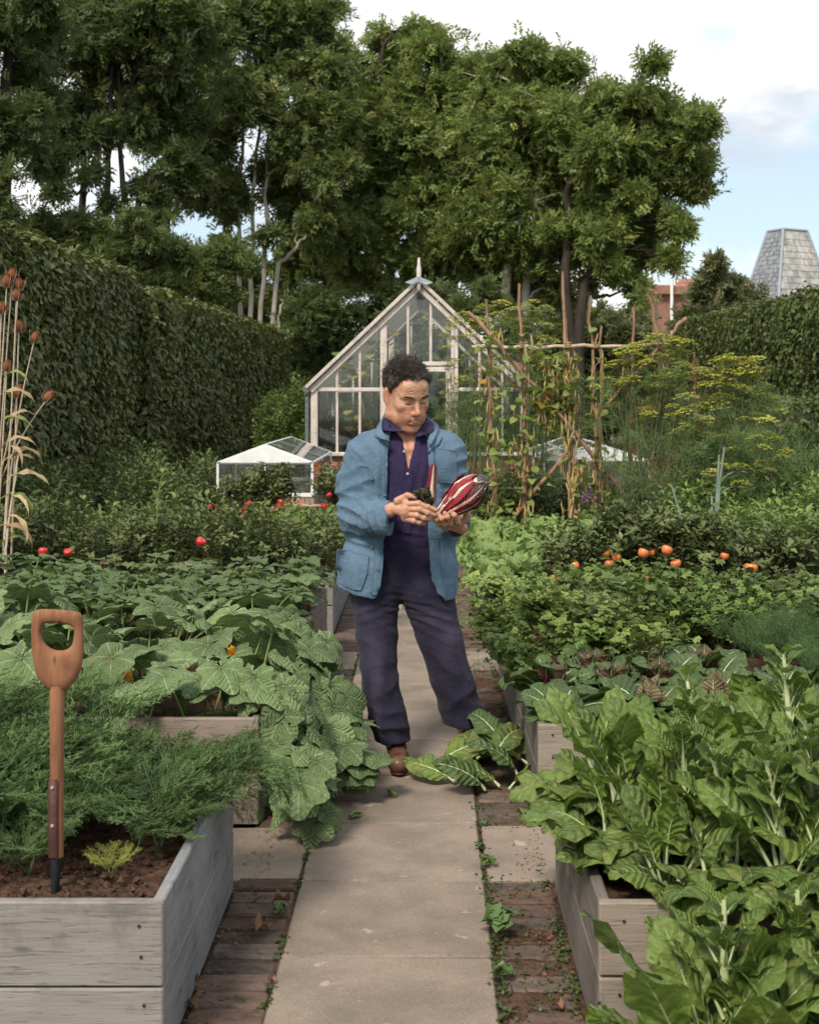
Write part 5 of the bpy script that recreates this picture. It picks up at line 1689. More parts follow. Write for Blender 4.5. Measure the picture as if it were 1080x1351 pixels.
def apples(t, me, lst, org, r=.037):
    for (px, py, Y, s) in lst:
        p = P(px, py, Y) - org
        obj('apple', me, t, tuple(p), (random.uniform(-.5, .5), random.uniform(-.5, .5), random.random() * 6), r * s)


# left stepover apples, their hedge-like leaves across the back of the bed
org = np.array([-2.6, 9.2, 0])
t = thing('stepover_apple_tree', 'low trained apple with scarlet apples behind the dwarf beans', 'apple tree', tuple(org), group='stepover apple trees')
stick('branch', [(-1.6, 0, .44), (0, 0, .46), (1.7, -.05, .43)], .016, .010, M_BARKA, t, .008)
stick('trunk', [(0, 0, -.05), (0, 0, .46)], .024, .018, M_BARKA, t, .006, n=6)
bx = [(x, random.uniform(-.15, .3), .50 + random.uniform(-.06, .08), .30, .28, .17 + random.uniform(-.03, .07)) for x in np.arange(-1.7, 2.05, .22)]
obj('foliage', leafy_mass(1500, bx, 1500).mesh('foliage', [M_APPLEL, M_STALKD]), t, kind='stuff')
apples(t, ap_red, [(57, 728, 8.75, 1), (90, 729, 8.75, .85), (265, 715, 8.7, 1)], org)
sh = Geo()
for (px, py, s) in ((207, 690, 1.7), (235, 700, 1.3), (120, 700, 1.2), (330, 712, 1.2), (160, 706, 1.1), (290, 706, 1.2)):
    p = P(px, py, 9.1) - org
    sh.merge(SPG[0], np.array(Matrix.Translation(p) @ Matrix.Rotation(random.random() * 6, 4, 'Z') @ Matrix.Scale(s * 1.3, 4)))
obj('young_shoots', sh.mesh('young_shoots', [M_PARS, M_STALKG]), t, kind='stuff')
# the pinkish espalier branch with the knee, in front of the cold frame
org = np.array([-1.3, 12.2, 0])
t = thing('stepover_apple_tree', 'trained apple with bare pinkish branches and scarlet apples before the left cold frame', 'apple tree', tuple(org), group='stepover apple trees')


def brn(pts, Y, r0, r1, seed=0, wob=.006):
    q = [P(a[0], a[1], Y + (a[2] if len(a) > 2 else 0)) - org for a in pts]
    return stick('branch', q, r0, r1, M_BARKA, t, wob, n=max(10, 4 * len(q)))


brn([(258, 688), (300, 688), (345, 686), (378, 686), (410, 684), (445, 680)], 12.2, .016, .018)
brn([(301, 687), (325, 680), (350, 673), (368, 669), (378, 676), (381, 690), (382, 720), (383, 760)], 12.15, .010, .024)
brn([(381, 686), (380, 676), (386, 668), (400, 667), (424, 668)], 12.1, .020, .014)
bx = []
for (px, py, rx, rz) in ((345, 655, .22, .17), (320, 662, .16, .12), (370, 668, .14, .10), (300, 672, .14, .08), (270, 668, .16, .10), (248, 676, .14, .09), (436, 650, .14, .16), (445, 668, .10, .1), (225, 690, .2, .08), (355, 645, .13, .1), (375, 650, .1, .12)):
    p = P(px, py, 12.35) - org
    bx.append((*p, rx, .2, rz))
obj('foliage', leafy_mass(1510, bx, 620).mesh('foliage', [M_APPLEL, M_STALKD]), t, kind='stuff')
apples(t, ap_red, [(328, 665, 12.1, 1.1), (322, 672, 12.1, .9), (371, 663, 12.1, 1.1), (366, 671, 12.05, 1), (376, 668, 12.0, .8), (428, 668, 12.0, 1), (278, 668, 12.2, 1), (288, 671, 12.2, .9), (276, 682, 12.1, 1), (297, 681, 12.15, .9), (364, 676, 12.1, .8), (322, 681, 12.2, .9), (434, 653, 12.1, .8)], org)
# right stepover apples with orange fruit
org = np.array([1.7, 8.15, 0])
t = thing('stepover_apple_tree', 'low trained apple with orange red apples behind the parsley on the right', 'apple tree', tuple(org), group='stepover apple trees')
q = [P(700, 775, 8.15) - org, P(790, 778, 8.15) - org, P(900, 770, 8.1) - org, P(1000, 768, 8.1) - org, P(1120, 760, 8.1) - org]
stick('branch', q, .014, .016, M_BARKA, t, .008, n=24)
stick('branch', [P(880, 775, 8.1) - org, P(960, 772, 8.1) - org, P(1010, 764, 8.1) - org, P(1055, 750, 8.1) - org], .017, .008, M_BARKD, t, .008, n=14)
stick('trunk', [(0, 0, -.05), (0, 0, .44)], .026, .018, M_BARKA, t, .006, n=6)
bx = []
for (px, py, rx, rz) in ((740, 748, .12, .09), (775, 742, .12, .09), (815, 722, .2, .15), (850, 722, .2, .17), (890, 735, .2, .17), (925, 745, .15, .13), (960, 745, .18, .12), (1010, 745, .2, .12), (1060, 745, .2, .12), (870, 760, .25, .1), (760, 768, .2, .06), (1000, 765, .25, .08), (930, 722, .12, .12)):
    p = P(px, py, 8.25) - org
    bx.append((*p, rx, .22, rz))
obj('foliage', leafy_mass(1520, bx, 1000).mesh('foliage', [M_APPLEL, M_STALKD]), t, kind='stuff')
apples(t, ap_or, [(848, 730, 7.98, 1), (859, 729, 8.1, .8), (879, 726, 7.98, 1), (891, 744, 7.95, .95), (885, 768, 7.95, 1.05), (855, 762, 7.95, .9), (831, 768, 8.0, .85), (990, 750, 7.9, 1.15),
                  (758, 747, 8.0, .85), (734, 764, 7.95, 1.1), (745, 775, 7.95, .8), (743, 789, 7.9, .6), (804, 744, 8.0, .8), (813, 736, 8.05, .85), (955, 734, 8.05, .8), (800, 731, 8.1, .7)], org)
# small shrub masses between: green patch left of the man, base planting under frames, beans and hedges
SPL = [sprig(1450 + i, 9, .2, .07, .02) for i in range(3)]
M_LIGHTG = leaf_mat('light green herb leaf', (.13, .19, .045), (.08, .13, .03), trans=.3, hv=.4)
FILL = [('low bright green herb clump at the end of the bean bed left of the man', 'herb_clump', M_LIGHTG, [(-.95, 10.6, .36, .22, .7, .14), (-.75, 11.2, .34, .14, .6, .12), (-1.2, 11.2, .36, .25, .6, .12)], 700),
        ('leafy green plants filling the bed behind the scarlet apples', 'shrub', M_PARSD, [(-1.6, 10.4, .4, .4, .8, .13), (-2.3, 10.6, .4, .5, .8, .14), (-3.1, 10.4, .42, .5, .8, .16), (-3.8, 10.2, .45, .4, .9, .2)], 1500),
        ('dark leafy plants along the foot of the left hedge', 'shrub', M_PARSD, [(-3.6, 12.6, .45, .4, 1.2, .4), (-2.9, 13.8, .4, .4, .9, .4), (-3.3, 15.2, .45, .4, 1.2, .5), (-2.7, 16.2, .4, .2, 1.2, .4)], 1500),
        ('rose like shrub at the foot of the far hedge left of the greenhouse', 'shrub', M_LIGHTG, [(-1.95, 20.4, 1.0, .30, .5, .75), (-2.4, 21.4, .9, .35, .6, .7), (-1.85, 20.0, .5, .25, .5, .5)], 1400),
        ('tangle of tomato like foliage behind the bean poles', 'shrub', M_PARSD, [(1.0, 13.6, .35, .35, .5, .35), (1.6, 13.8, .28, .4, .5, .28), (2.2, 13.8, .3, .4, .6, .3), (2.9, 13.6, .5, .3, .7, .5), (.75, 14.0, .3, .25, .5, .3)], 2200),
        ('dense green border under the fennel on the right', 'shrub', M_PARS, [(2.7, 10.2, .38, .4, .9, .28), (3.3, 10.4, .45, .5, .9, .38), (3.0, 12.0, .5, .5, .9, .5), (3.9, 11.2, .35, .4, 1.2, .3), (2.4, 11.6, .4, .4, .8, .35)], 3600),
        ('mid green border plants behind the right apple branches', 'shrub', M_PARS, [(2.4, 9.1, .45, .4, .5, .2), (3.0, 9.1, .45, .4, .5, .22), (3.5, 9.4, .45, .3, .6, .25)], 1700)]
for k, (lab, nm, m, bxs, n) in enumerate(FILL):
    c = np.array(bxs)[:, :3].mean(0)
    c[2] = 0
    t = thing(nm, lab, 'shrub' if nm == 'shrub' else 'herb', tuple(c), group=None)
    obj('foliage', leafy_mass(1600 + k, [tuple(np.array(b[:3]) - c) + tuple(b[3:]) for b in bxs], n, SPL).mesh('foliage', [m, M_STALKD]), t, kind='stuff')
    for b in bxs:
        obj('stem', Geo().tube([np.array([b[0], b[1], -.04]) - c, np.array([b[0] + .03, b[1], b[2]]) - c], .012, 5).mesh('stem', M_STALKD), t)


# ---------- tall yellow flowered fennel
M_UMB = leaf_mat('fennel flower', (.47, .45, .08), (.33, .35, .07), trans=.3, hv=.3, rough=.7)
M_UMB2 = leaf_mat('fennel seed head', (.34, .35, .10), (.22, .25, .07), trans=.3, hv=.3, rough=.7)
M_FSTEM = simple_mat('fennel stem', (.17, .2, .10), (.10, .13, .07), rough=.5, bs=0)


def umbel(seed, R=.09, rays=16):
    r = np.random.default_rng(seed)
    g = Geo()
    dots = Geo()
    for k in range(rays):
        a = k * 2.399
        rad = R * math.sqrt((k + .5) / rays)
        e = np.array([cos(a) * rad, sin(a) * rad, .055 - .35 * rad ** 2 / R + r.normal(0, .004)])
        g.tube([(0, 0, 0), e * [.5, .5, .62], e], .0011, 3, m=1, cap=False)
        m = 20
        b = r.uniform(0, 2 * pi, m)
        q = .019 * np.sqrt(r.random(m))
        c = np.stack([e[0] + q * np.cos(b), e[1] + q * np.sin(b), e[2] + .008 - q * .15 + r.normal(0, .002, m)], -1)
        sq_ = Geo().add([(1, 0, 0), (0, 1, .2), (-1, 0, 0), (0, -1, .2)], [(0, 1, 2, 3)])
        g.stamp(sq_, rotm(m, .8, r) * .0062, c, r.random(m))
    return g


umb = [umbel(1700 + i) for i in range(3)]
umb_me = [[u.mesh('umbel', [mm, M_FSTEM]) for u in umb] for mm in (M_UMB, M_UMB2)]
ffr = frond(.34, 6, 3, 2, 1750, w=.0017, droop=1.2, wide=.45)


def fennel(x, y, label, heads, seed, col=0, hz=2.2, leaves=60):
    """heads: (px, py, dy, scale) of each flower head."""
    r = random.Random(seed)
    nr = np.random.default_rng(seed)
    t = thing('fennel_plant', label, 'fennel', (x, y, 0), group='tall yellow flowering fennel plants')
    org = np.array([x, y, 0])
    st = Geo()
    heads = heads + [(a + r.uniform(-16, 16), b + r.uniform(-4, 22), c + r.uniform(-.15, .15), d * r.uniform(.6, .95)) for (a, b, c, d) in heads for _ in (0, 1)]
    for (px, py, dy, s) in heads:
        e = P(px, py, y + dy) - org
        b = np.array([r.uniform(-.28, .28), r.uniform(-.15, .15), -.04])
        m1 = b + (e - b) * [.4, .4, .5] + [r.uniform(-.05, .05), 0, 0]
        st.tube([b, m1, m1 + (e - m1) * [.5, .5, .6], e], [.007, .005, .003, .002], 4)
        o = obj('umbel', r.choice(umb_me[col if r.random() < .8 else 1 - col]), t, tuple(e), (r.uniform(-.22, .22), r.uniform(-.22, .22), r.random() * 6), s * r.uniform(1.15, 1.5))
    obj('stem', st.mesh('stem', M_FSTEM), t)
    fg = Geo()
    zz = nr.uniform(.35, hz * .8, leaves)
    R = rotm(leaves, .8, nr) * nr.uniform(.8, 1.3, leaves)[:, None, None]
    fg.stamp(ffr, R, np.stack([nr.normal(0, .27, leaves), nr.normal(0, .2, leaves), zz], -1), nr.random(leaves))
    obj('foliage', fg.mesh('foliage', M_CARROT), t, kind='stuff')


fennel(.55, 13.9, 'fennel plant with flat yellow heads nearest the greenhouse door post',
       [(612, 420, 0, 1), (640, 412, 0, 1), (662, 405, .2, 1), (604, 452, 0, .9), (630, 440, .1, 1.1), (655, 432, 0, 1), (598, 482, 0, .8), (622, 470, .1, .9), (648, 462, 0, 1), (612, 505, 0, .8), (636, 498, .1, .8), (590, 505, .1, .6), (660, 480, 0, .7), (600, 432, .2, .8)], 1801, 0, 2.3)
fennel(1.05, 14.4, 'fennel plant behind the second and third bean poles',
       [(676, 415, 0, 1), (700, 420, 0, 1), (690, 440, .1, 1), (715, 435, 0, 1), (725, 455, 0, .9), (672, 455, .1, .8), (705, 465, 0, .9), (700, 404, 0, .8), (720, 412, 0, .8), (735, 475, 0, .8), (676, 500, 0, .7)], 1802, 1, 2.3)
fennel(2.0, 12.6, 'fennel plant with broad yellow green heads around the right end of the crossbar',
       [(828, 470, 0, 1.2), (850, 462, 0, 1.2), (875, 455, .1, 1.2), (900, 458, 0, 1.1), (815, 486, 0, 1.1), (842, 490, 0, 1.2), (868, 482, 0, 1.3), (890, 475, .1, 1.1), (835, 510, 0, 1.1), (815, 520, .1, 1), (860, 505, 0, 1.1), (885, 500, 0, 1),
        (905, 490, 0, .8), (800, 505, 0, .8), (870, 530, 0, .9), (850, 545, 0, .8), (895, 520, 0, .8)], 1803, 0, 2.0)
fennel(2.9, 12.2, 'fennel plant with dense deep yellow heads against the right hedge',
       [(955, 482, 0, 1.1), (975, 486, 0, 1.1), (950, 498, 0, 1.2), (975, 503, 0, 1.2), (1000, 500, 0, 1), (998, 478, 0, .7), (935, 515, 0, 1.1), (962, 518, 0, 1.2), (990, 522, 0, 1.1), (1010, 530, 0, .9), (940, 535, 0, 1), (968, 538, 0, 1.1), (1000, 545, 0, .8), (925, 495, 0, .9), (920, 545, 0, .9), (985, 560, 0, .9), (955, 560, .1, .9)], 1804, 0, 1.9)
fennel(2.45, 11.8, 'lower fennel plant with greenish heads between the two big ones',
       [(905, 530, 0, .9), (925, 560, 0, .9), (900, 575, 0, 1), (935, 580, 0, .9), (915, 600, 0, .9), (955, 585, 0, .9), (890, 555, .1, .8), (975, 580, 0, .8), (930, 610, 0, .8), (1000, 620, 0, .7), (985, 610, .1, .7)], 1805, 1, 1.4)
fennel(3.1, 11.3, 'small fennel plant low against the hedge at the right',
       [(1010, 560, 0, .8), (1020, 585, 0, .7), (1000, 600, 0, .7), (975, 622, 0, .8), (950, 618, 0, .7), (1015, 625, 0, .6), (1035, 600, 0, .6)], 1806, 0, 1.3)
fennel(.35, 15.5, 'wispy fennel plant in front of the greenhouse door',
       [(596, 520, 0, .8), (612, 535, 0, .8), (590, 548, 0, .7), (625, 525, 0, .8), (605, 560, 0, .7)], 1807, 1, 1.6)

# ---------- dried bean vines with hanging pods on the frame
M_POD = leaf_mat('dried bean pod', (.50, .38, .17), (.38, .27, .12), trans=.2, hv=.4, rough=.7)
M_VINE = simple_mat('dry vine', (.30, .2, .12), (.2, .13, .08), bs=0)
M_YELL = leaf_mat('yellowing bean leaf', (.26, .32, .07), (.12, .19, .05), rare=(.5, .26, .04), rare_f=.9, trans=.4, hv=.3)
pod = Geo().tube([(0, 0, 0), (.004, 0, -.03), (-.002, .002, -.065), (.003, 0, -.1)], [.002, .0065, .0065, .001], 5, flat=.6)
vn = np.random.default_rng(1900)
vines = [(648, 430, 700, 22), (690, 440, 700, 26), (752, 460, 700, 60), (744, 470, 560, 34), (786, 440, 690, 8), (832, 470, 700, 34), (874, 470, 690, 26), (792, 600, 690, 12), (722, 470, 560, 26), (708, 450, 560, 10), (760, 600, 700, 30)]
for k, (px, y0, y1, n) in enumerate(vines):
    Y = YF - .06
    lab = ['on the leftmost pole', 'on the second pole', 'thick with pods on the tall third pole', 'hanging in a curtain beside the third pole', 'on the pole right of the tall one', 'on the short peeled pole', 'on the rightmost pole',
           'low on the leaning pole', 'hanging from the crossbar between second and third pole', 'sparse under the crossbar', 'bunched where the braces cross'][k]
    top, bot = P(px, y0, Y), P(px + 4, y1, Y)
    t = thing('bean_vine', 'dried climbing bean vine ' + lab, 'bean vine', tuple(float(v) for v in bot), group='dried bean vines on the pole frame')
    a = np.linspace(0, 9 * pi, 60)
    f = np.linspace(0, 1, 60)[:, None]
    q = bot * (1 - f) + top * f - bot
    q[:, 0] += .035 * np.cos(a) + vn.normal(0, .006, 60)
    q[:, 1] += .035 * np.sin(a)
    obj('vine', Geo().tube(q, .004, 4).mesh('vine', M_VINE), t)
    g = Geo()
    n = int(n * 2.2)
    zz = vn.random(n) ** .8
    pp = bot * (1 - zz[:, None]) + top * zz[:, None] - bot + np.stack([vn.normal(0, .05, n), vn.normal(0, .04, n), vn.normal(0, .03, n)], -1)
    g.stamp(pod, rotm(n, .35, vn) * vn.uniform(1.0, 1.8, n)[:, None, None], pp, vn.random(n))
    obj('pods', g.mesh('pods', M_POD), t, kind='stuff')
    g = Geo()
    n2 = 80 if k in (0, 1, 3, 8, 9) else 30
    zz = vn.random(n2)
    lf = blade_leaf(.01, .085, .04, prof_heart, 1.2, 2.3, pr=.001, nu=3, nv=6, seed=9)
    pp = bot * (1 - zz[:, None]) + top * zz[:, None] - bot + vn.normal(0, .085, (n2, 3))
    g.stamp(lf, rotm(n2, .8, vn) * vn.uniform(.8, 1.4, n2)[:, None, None], pp, vn.random(n2))
    obj('leaves', g.mesh('leaves', [M_YELL, M_STALKG]), t, kind='stuff')

# brown dock-like seed spikes, purple flowers, blue green stalks by the frame
M_RUST = leaf_mat('rusty seed', (.20, .07, .035), (.13, .05, .03), trans=.1, hv=.5, rough=.8)
M_PURP = leaf_mat('purple petal', (.36, .14, .42), (.28, .1, .34), trans=.3, hv=.3)
M_BLUES = simple_mat('blue green bare stalk', (.2, .27, .22), (.13, .18, .14), rough=.5, scale=12, bs=.2)
M_HUSK = simple_mat('white papery husk', (.6, .55, .5), (.45, .38, .36), rough=.8, bs=.2)
dot = Geo().add([(1, 0, 0), (0, 1, .3), (-1, 0, 0), (0, -1, .3)], [(0, 1, 2, 3)])


def spike(px, py0, py1, Y, label, mat=M_RUST, w=.02, n=160, name='dock_spike', cat='seed spike', group='rusty seed spikes under the fennel'):
    top, bot = P(px, py0, Y), P(px + random.uniform(-5, 5), py1, Y)
    base = P(px, 900, Y); base[2] = -.03
    t = thing(name, label, cat, tuple(float(v) for v in base), group=group)
    obj('stem', Geo().tube([(0, 0, 0), bot - base, top - base], [.005, .004, .002], 4).mesh('stem', M_VINE), t)
    f = vn.random(n)
    pp = bot * (1 - f[:, None]) + top * f[:, None] - base + vn.normal(0, 1, (n, 3)) * (w * (1 - .6 * f))[:, None]
    obj('seeds', Geo().stamp(dot, rotm(n, 3, vn) * vn.uniform(.006, .011, n)[:, None, None], pp, vn.random(n)).mesh('seeds', mat), t, kind='stuff')


for k, (px, a, b, w) in enumerate([(915, 465, 560, .03), (921, 520, 610, .025), (880, 580, 660, .05), (905, 590, 650, .04), (860, 600, 680, .05), (975, 555, 630, .02), (1003, 570, 640, .015), (1024, 575, 615, .012), (1012, 580, 625, .012), (968, 590, 640, .03), (845, 640, 700, .04), (928, 570, 660, .03)]):
    spike(px, a, b, 11.9 + .1 * k, 'rusty brown seed spike ' + ['rising through the tall fennel', 'below the tall rusty one', 'in the reddish tangle right of the bean poles', 'between two fennels', 'at the foot of the rightmost pole', 'against the low hedge', 'slim, second against the hedge',
          'slimmest at the right', 'slim, beside the slimmest', 'behind the blue green stalks', 'low among the pods', 'above the blue green stalks'][k], w=w, n=200)


def flower_spray(px, py, Y, label, n=26, r_=.05):
    c = P(px, py, Y)
    base = c.copy(); base[2] = -.03
    t = thing('purple_flower', label, 'flower', tuple(float(v) for v in base))
    obj('stem', Geo().tube([(0, 0, 0), (.03, 0, (c - base)[2] * .5), c - base], [.005, .004, .002], 4).mesh('stem', M_STALKG), t)
    obj('petals', Geo().stamp(dot, rotm(n, 1.2, vn) * vn.uniform(.009, .016, n)[:, None, None], c - base + vn.normal(0, r_ * .6, (n, 3)), vn.random(n)).mesh('petals', M_PURP), t, kind='stuff')
    lf = leafy_mass(int(px), [(*(c - base) * [1, 1, .6], .08, .08, .2)], 26)
    obj('leaf_mass', lf.mesh('leaf_mass', [M_PARSD, M_STALKG]), t, kind='stuff')


flower_spray(775, 656, 12.6, 'purple phlox head between the bean poles', 60)
flower_spray(815, 718, 8.9, 'small purple flower above the orange apples', 36, .035)
flower_spray(1040, 690, 10, 'tiny purple flower low at the right hedge', 14, .02)
stalks = [([(885, 640), (900, 690), (912, 745)], 'leaning blue green leek stalk behind the orange apples'), ([(948, 600), (945, 660), (938, 760)], 'thick upright blue green leek stalk in the right border'),
          ([(955, 590), (948, 640), (945, 700)], 'forked blue green leek stalk beside the thick one'), ([(938, 655), (940, 720), (936, 765)], 'thin blue green leek stalk in front of the thick one')]
for pts, lab in stalks:
    q = np.array([P(a, b, 8.9) for a, b in pts])
    b0 = q[-1].copy(); b0[2] = .3
    q = np.concatenate([q, [b0]])
    t = thing('leek_stalk', lab, 'stalk', tuple(float(v) for v in b0), group='blue green leek seed stalks')
    obj('stem', Geo().tube((q - b0)[::-1], [.009, .011, .010, .007], 8).mesh('stem', M_BLUES), t)
    for s_ in (0, 1):
        place(blade_leaf(0, .3, .012, prof_lance, .2, 2.2, pr=.003, nu=2, nv=10, seed=3 + s_).mesh('leaf', [M_BLUES, M_BLUES]), 'leaf', t, tuple((q - b0)[1 + s_]), 3 * s_, .2, 0, 1)
q = P(936, 690, 8.8)
thing('papery_husk', 'whitish papery husk hanging against the blue green stalks', 'husk', tuple(float(v) for v in q), Geo().tube([(0, 0, -.12), (.01, 0, -.06), (0, 0, .03), (-.01, 0, .10)], [.008, .02, .022, .004], 8, flat=.5).mesh('papery_husk', M_HUSK))

# vine and pots inside the greenhouse
M_GRAPE = leaf_mat('yellow grape leaf', (.5, .36, .07), (.24, .28, .06), rare=(.12, .2, .05), rare_f=.55, trans=.45, hv=.3)
gl = palm_leaf(.03, .09, .2, .6, 55, 1.9)
org = np.array([XL + .6, YG + .7, .0])
t = thing('grape_vine', 'yellowing grape vine leaves inside the left of the greenhouse', 'vine', tuple(float(v) for v in org))
g = Geo()
cl = [(460, 490, 7), (458, 480, 6), (488, 455, 5), (470, 495, 6), (484, 480, 4), (497, 465, 4), (505, 440, 3), (520, 455, 4), (482, 555, 5), (470, 560, 5), (590, 440, 3), (575, 425, 3), (455, 500, 5)]
for (px, py, n) in cl:
    for _ in range(n):
        p = P(px + vn.normal(0, 6), py + vn.normal(0, 7), YG + .5 + vn.random() * .3) - org
        g.merge(gl, np.array(Matrix.Translation(p) @ Matrix.Rotation(-1.57 + vn.normal(0, .5), 4, 'Z')), var=vn.random())
obj('leaves', g.mesh('leaves', [M_GRAPE, M_STALKG]), t, kind='stuff')
obj('stem', Geo().tube([P(478, 640, YG + .7) - org, P(480, 540, YG + .7) - org, P(470, 500, YG + .7) - org, P(500, 450, YG + .7) - org, P(550, 425, YG + .7) - org], .015, 6).mesh('stem', M_VINE), t)
t = thing('greenhouse_bench_plants', 'row of leafy pot plants standing inside the greenhouse', 'plants', (0, YG + 1.2, 0))
bxs = [(gx(430), 0, .98, .25, .3, .25), (gx(470), .2, 1.0, .3, .3, .3), (gx(625), 0, 1.0, .3, .3, .3), (gx(670), .1, .95, .3, .3, .25), (gx(490), .6, 1.15, .2, .2, .4)]
obj('foliage', leafy_mass(1990, bxs, 900, SPL).mesh('foliage', [M_PARSD, M_STALKG]), t, kind='stuff')
obj('bench', Geo().box((XL + .2, -.3, .68), (XD0 - .1, .5, .72)).box((XD1 + .1, -.3, .68), (XR - .2, .5, .72)).box((XL + .25, -.2, -.04), (XL + .3, .4, .68)).box((XR - .3, -.2, -.04), (XR - .25, .4, .68)).mesh('bench', M_TIMX, False), t)

# ---------- teasels at the left edge with dry maize leaves
M_TEAS = simple_mat('teasel head', (.30, .115, .055), (.2, .07, .035), rough=.9, scale=200, bs=0)
M_TSTEM = simple_mat('pale dry stem', (.55, .46, .35), (.42, .33, .25), rough=.7, bs=.1, scale=30)
M_DRY = leaf_mat('dry leaf', (.52, .38, .22), (.36, .2, .12), rare=(.2, .24, .07), rare_f=.6, mode='pin', nv=1, k=0, mid=.04, vs=0, vein=(.6, .48, .3), trans=.3, hv=.4)
hd = Geo()
zz = np.linspace(0, 1, 9)
hd.tube([(0, 0, .085 * z) for z in zz], [.004, .020, .026, .029, .029, .027, .023, .016, .004], 12)
k = 0
for z in np.linspace(.06, .97, 17):
    R = np.interp(z, zz, [.004, .020, .026, .029, .029, .027, .023, .016, .004])
    for q in range(16):
        a = q * 2 * pi / 16 + k * .2
        d = np.array([cos(a), sin(a), .35])
        o = np.array([cos(a) * R * .95, sin(a) * R * .95, .085 * z])
        s_ = np.array([-sin(a), cos(a), 0]) * .0022
        hd.add([o - s_, o + s_, o + d * .013], [(0, 1, 2)])
    k += 1
for q in range(7):
    a = q * .9
    pts = np.array([(0, 0, 0), (cos(a) * .035, sin(a) * .035, .01), (cos(a) * .05, sin(a) * .05, .05 + .02 * (q % 3))])
    hd.tube(pts, [.0022, .0016, .0008], 3, m=1)
head_me = hd.mesh('seed_head', [M_TEAS, M_TSTEM])
YT = 8.9
org = np.array([-2.75, YT, .3])
t = thing('teasel_plant', 'dry teasel with rust brown seed heads on pale stems at the left edge', 'teasel', tuple(org))
heads = [(16, 358), (9, 368), (24, 372), (22, 385), (25, 428), (45, 440), (9, 478), (23, 513), (60, 518), (2, 402), (-10, 460)]
for k, (px, py) in enumerate(heads):
    e = P(px, py, YT + random.uniform(-.1, .1)) - org
    bx_, by_ = (P([-12, -14, 4, 6, 15, 5, -5, -25, -30, -10, -15][k], 740, YT) - org)[[0, 2]]
    b = np.array([bx_, 0, min(by_, .2)])
    mid = b + (e - b) * [.25 if px > 30 else .6, .6, .55]
    tip = e - [0, 0, .06]
    f = np.linspace(0, 1, 14)[:, None]
    q = (1 - f) ** 2 * b + 2 * f * (1 - f) * mid + f ** 2 * tip
    obj('stem', Geo().tube(q, np.linspace(.008, .004, 14), 5).mesh('stem', M_TSTEM), t)
    dr = q[-1] - q[-3]
    h = obj('seed_head', head_me, t, tuple(tip), Vector(dr).to_track_quat('Z', 'Y').to_euler(), random.uniform(.85, 1.15))
org = np.array([-2.85, 8.7, .3])
t = thing('maize_plant', 'withered maize plant with curled straw coloured leaves at the left edge', 'maize', tuple(org))
stick('stem', [(0, 0, 0), (.02, 0, .5), (0, 0, 1.15)], .014, .008, M_TSTEM, t, .004)
stick('stem', [(.1, 0, 0), (.12, 0, .4), (.2, 0, .95)], .010, .006, M_TSTEM, t, .004)
dry = [blade_leaf(.0, .42, .026, prof_lance, .2, 2.2 + .3 * i, 1, fold=.5, ruf=.35, rf=3, pr=.003, nu=3, nv=20, seed=2000 + i, twist=1.2, curl=.4) for i in range(4)]
dry_me = [d.mesh('leaf', [M_DRY, M_TSTEM]) for d in dry]
for (px, py, a, til, s) in [(0, 600, -.2, .0, .8), (5, 640, .1, .3, .9), (-5, 560, 0, .5, .7), (0, 620, .3, 0, .7), (8, 590, -.5, .9, .6), (0, 660, .2, .5, .8), (10, 680, -.3, 1.2, .7), (-5, 530, .2, .2, .8), (5, 500, -.3, .3, .6), (12, 610, .5, 0, .75),
                           (-8, 700, 0, .6, .9), (15, 655, -.6, 1.0, .6), (0, 580, 2.9, .3, .6), (10, 560, .8, .1, .6), (2, 720, .3, .2, .6)]:
    place(random.choice(dry_me), 'leaf', t, tuple(P(px, py, 8.7) - org), a, til, 0, s)

# ---------- ground litter and weeds in the joints
M_BROWNL = leaf_mat('brown fallen leaf', (.2, .09, .05), (.12, .05, .03), trans=.1, hv=.5, rough=.8)
M_WEED = leaf_mat('weed leaf', (.09, .15, .05), (.06, .1, .035), trans=.2, hv=.4)
dead = blade_leaf(0, .07, .026, prof_oval, 1.2, 2.0, fold=.6, ruf=.4, rf=2, pr=.001, nu=3, nv=7, seed=6, curl=-.3).mesh('fallen_leaf', [M_BROWNL, M_BROWNL])
for (px, py, s, lab) in [(352, 1226, 1, 'beside the slab edge left of the path'), (340, 1230, .8, 'second of the two by the slab edge'), (380, 1193, .9, 'on the slab corner at the left'), (362, 1300, .35, 'tiny and red on the lower left slab joint'),
                         (443, 1103, .35, 'tiny and reddish in the middle of a slab'), (261, 1305, .6, 'against the foot of the grey board'), (258, 1335, .7, 'near the bottom of the left brick strip'), (740, 1335, .6, 'near the bottom of the right brick strip')]:
    Y = 1.6 * F / (py - 524)
    thing('fallen_leaf', 'curled brown fallen leaf ' + lab, 'leaf', (float((px - 562) * Y / F), Y, .008), dead, 'fallen leaves on the path', (random.uniform(-.3, .3), random.uniform(-.3, .3), random.random() * 6), s)
wl = leafy_mass(2100, [(0, 0, .015, .028, .028, .012)], 9, [sprig(2101, 5, .03, .026, .016, 1.2)], (.8, 1.3), 1.2)
weed_me = wl.mesh('weed', [M_WEED, M_STALKG])
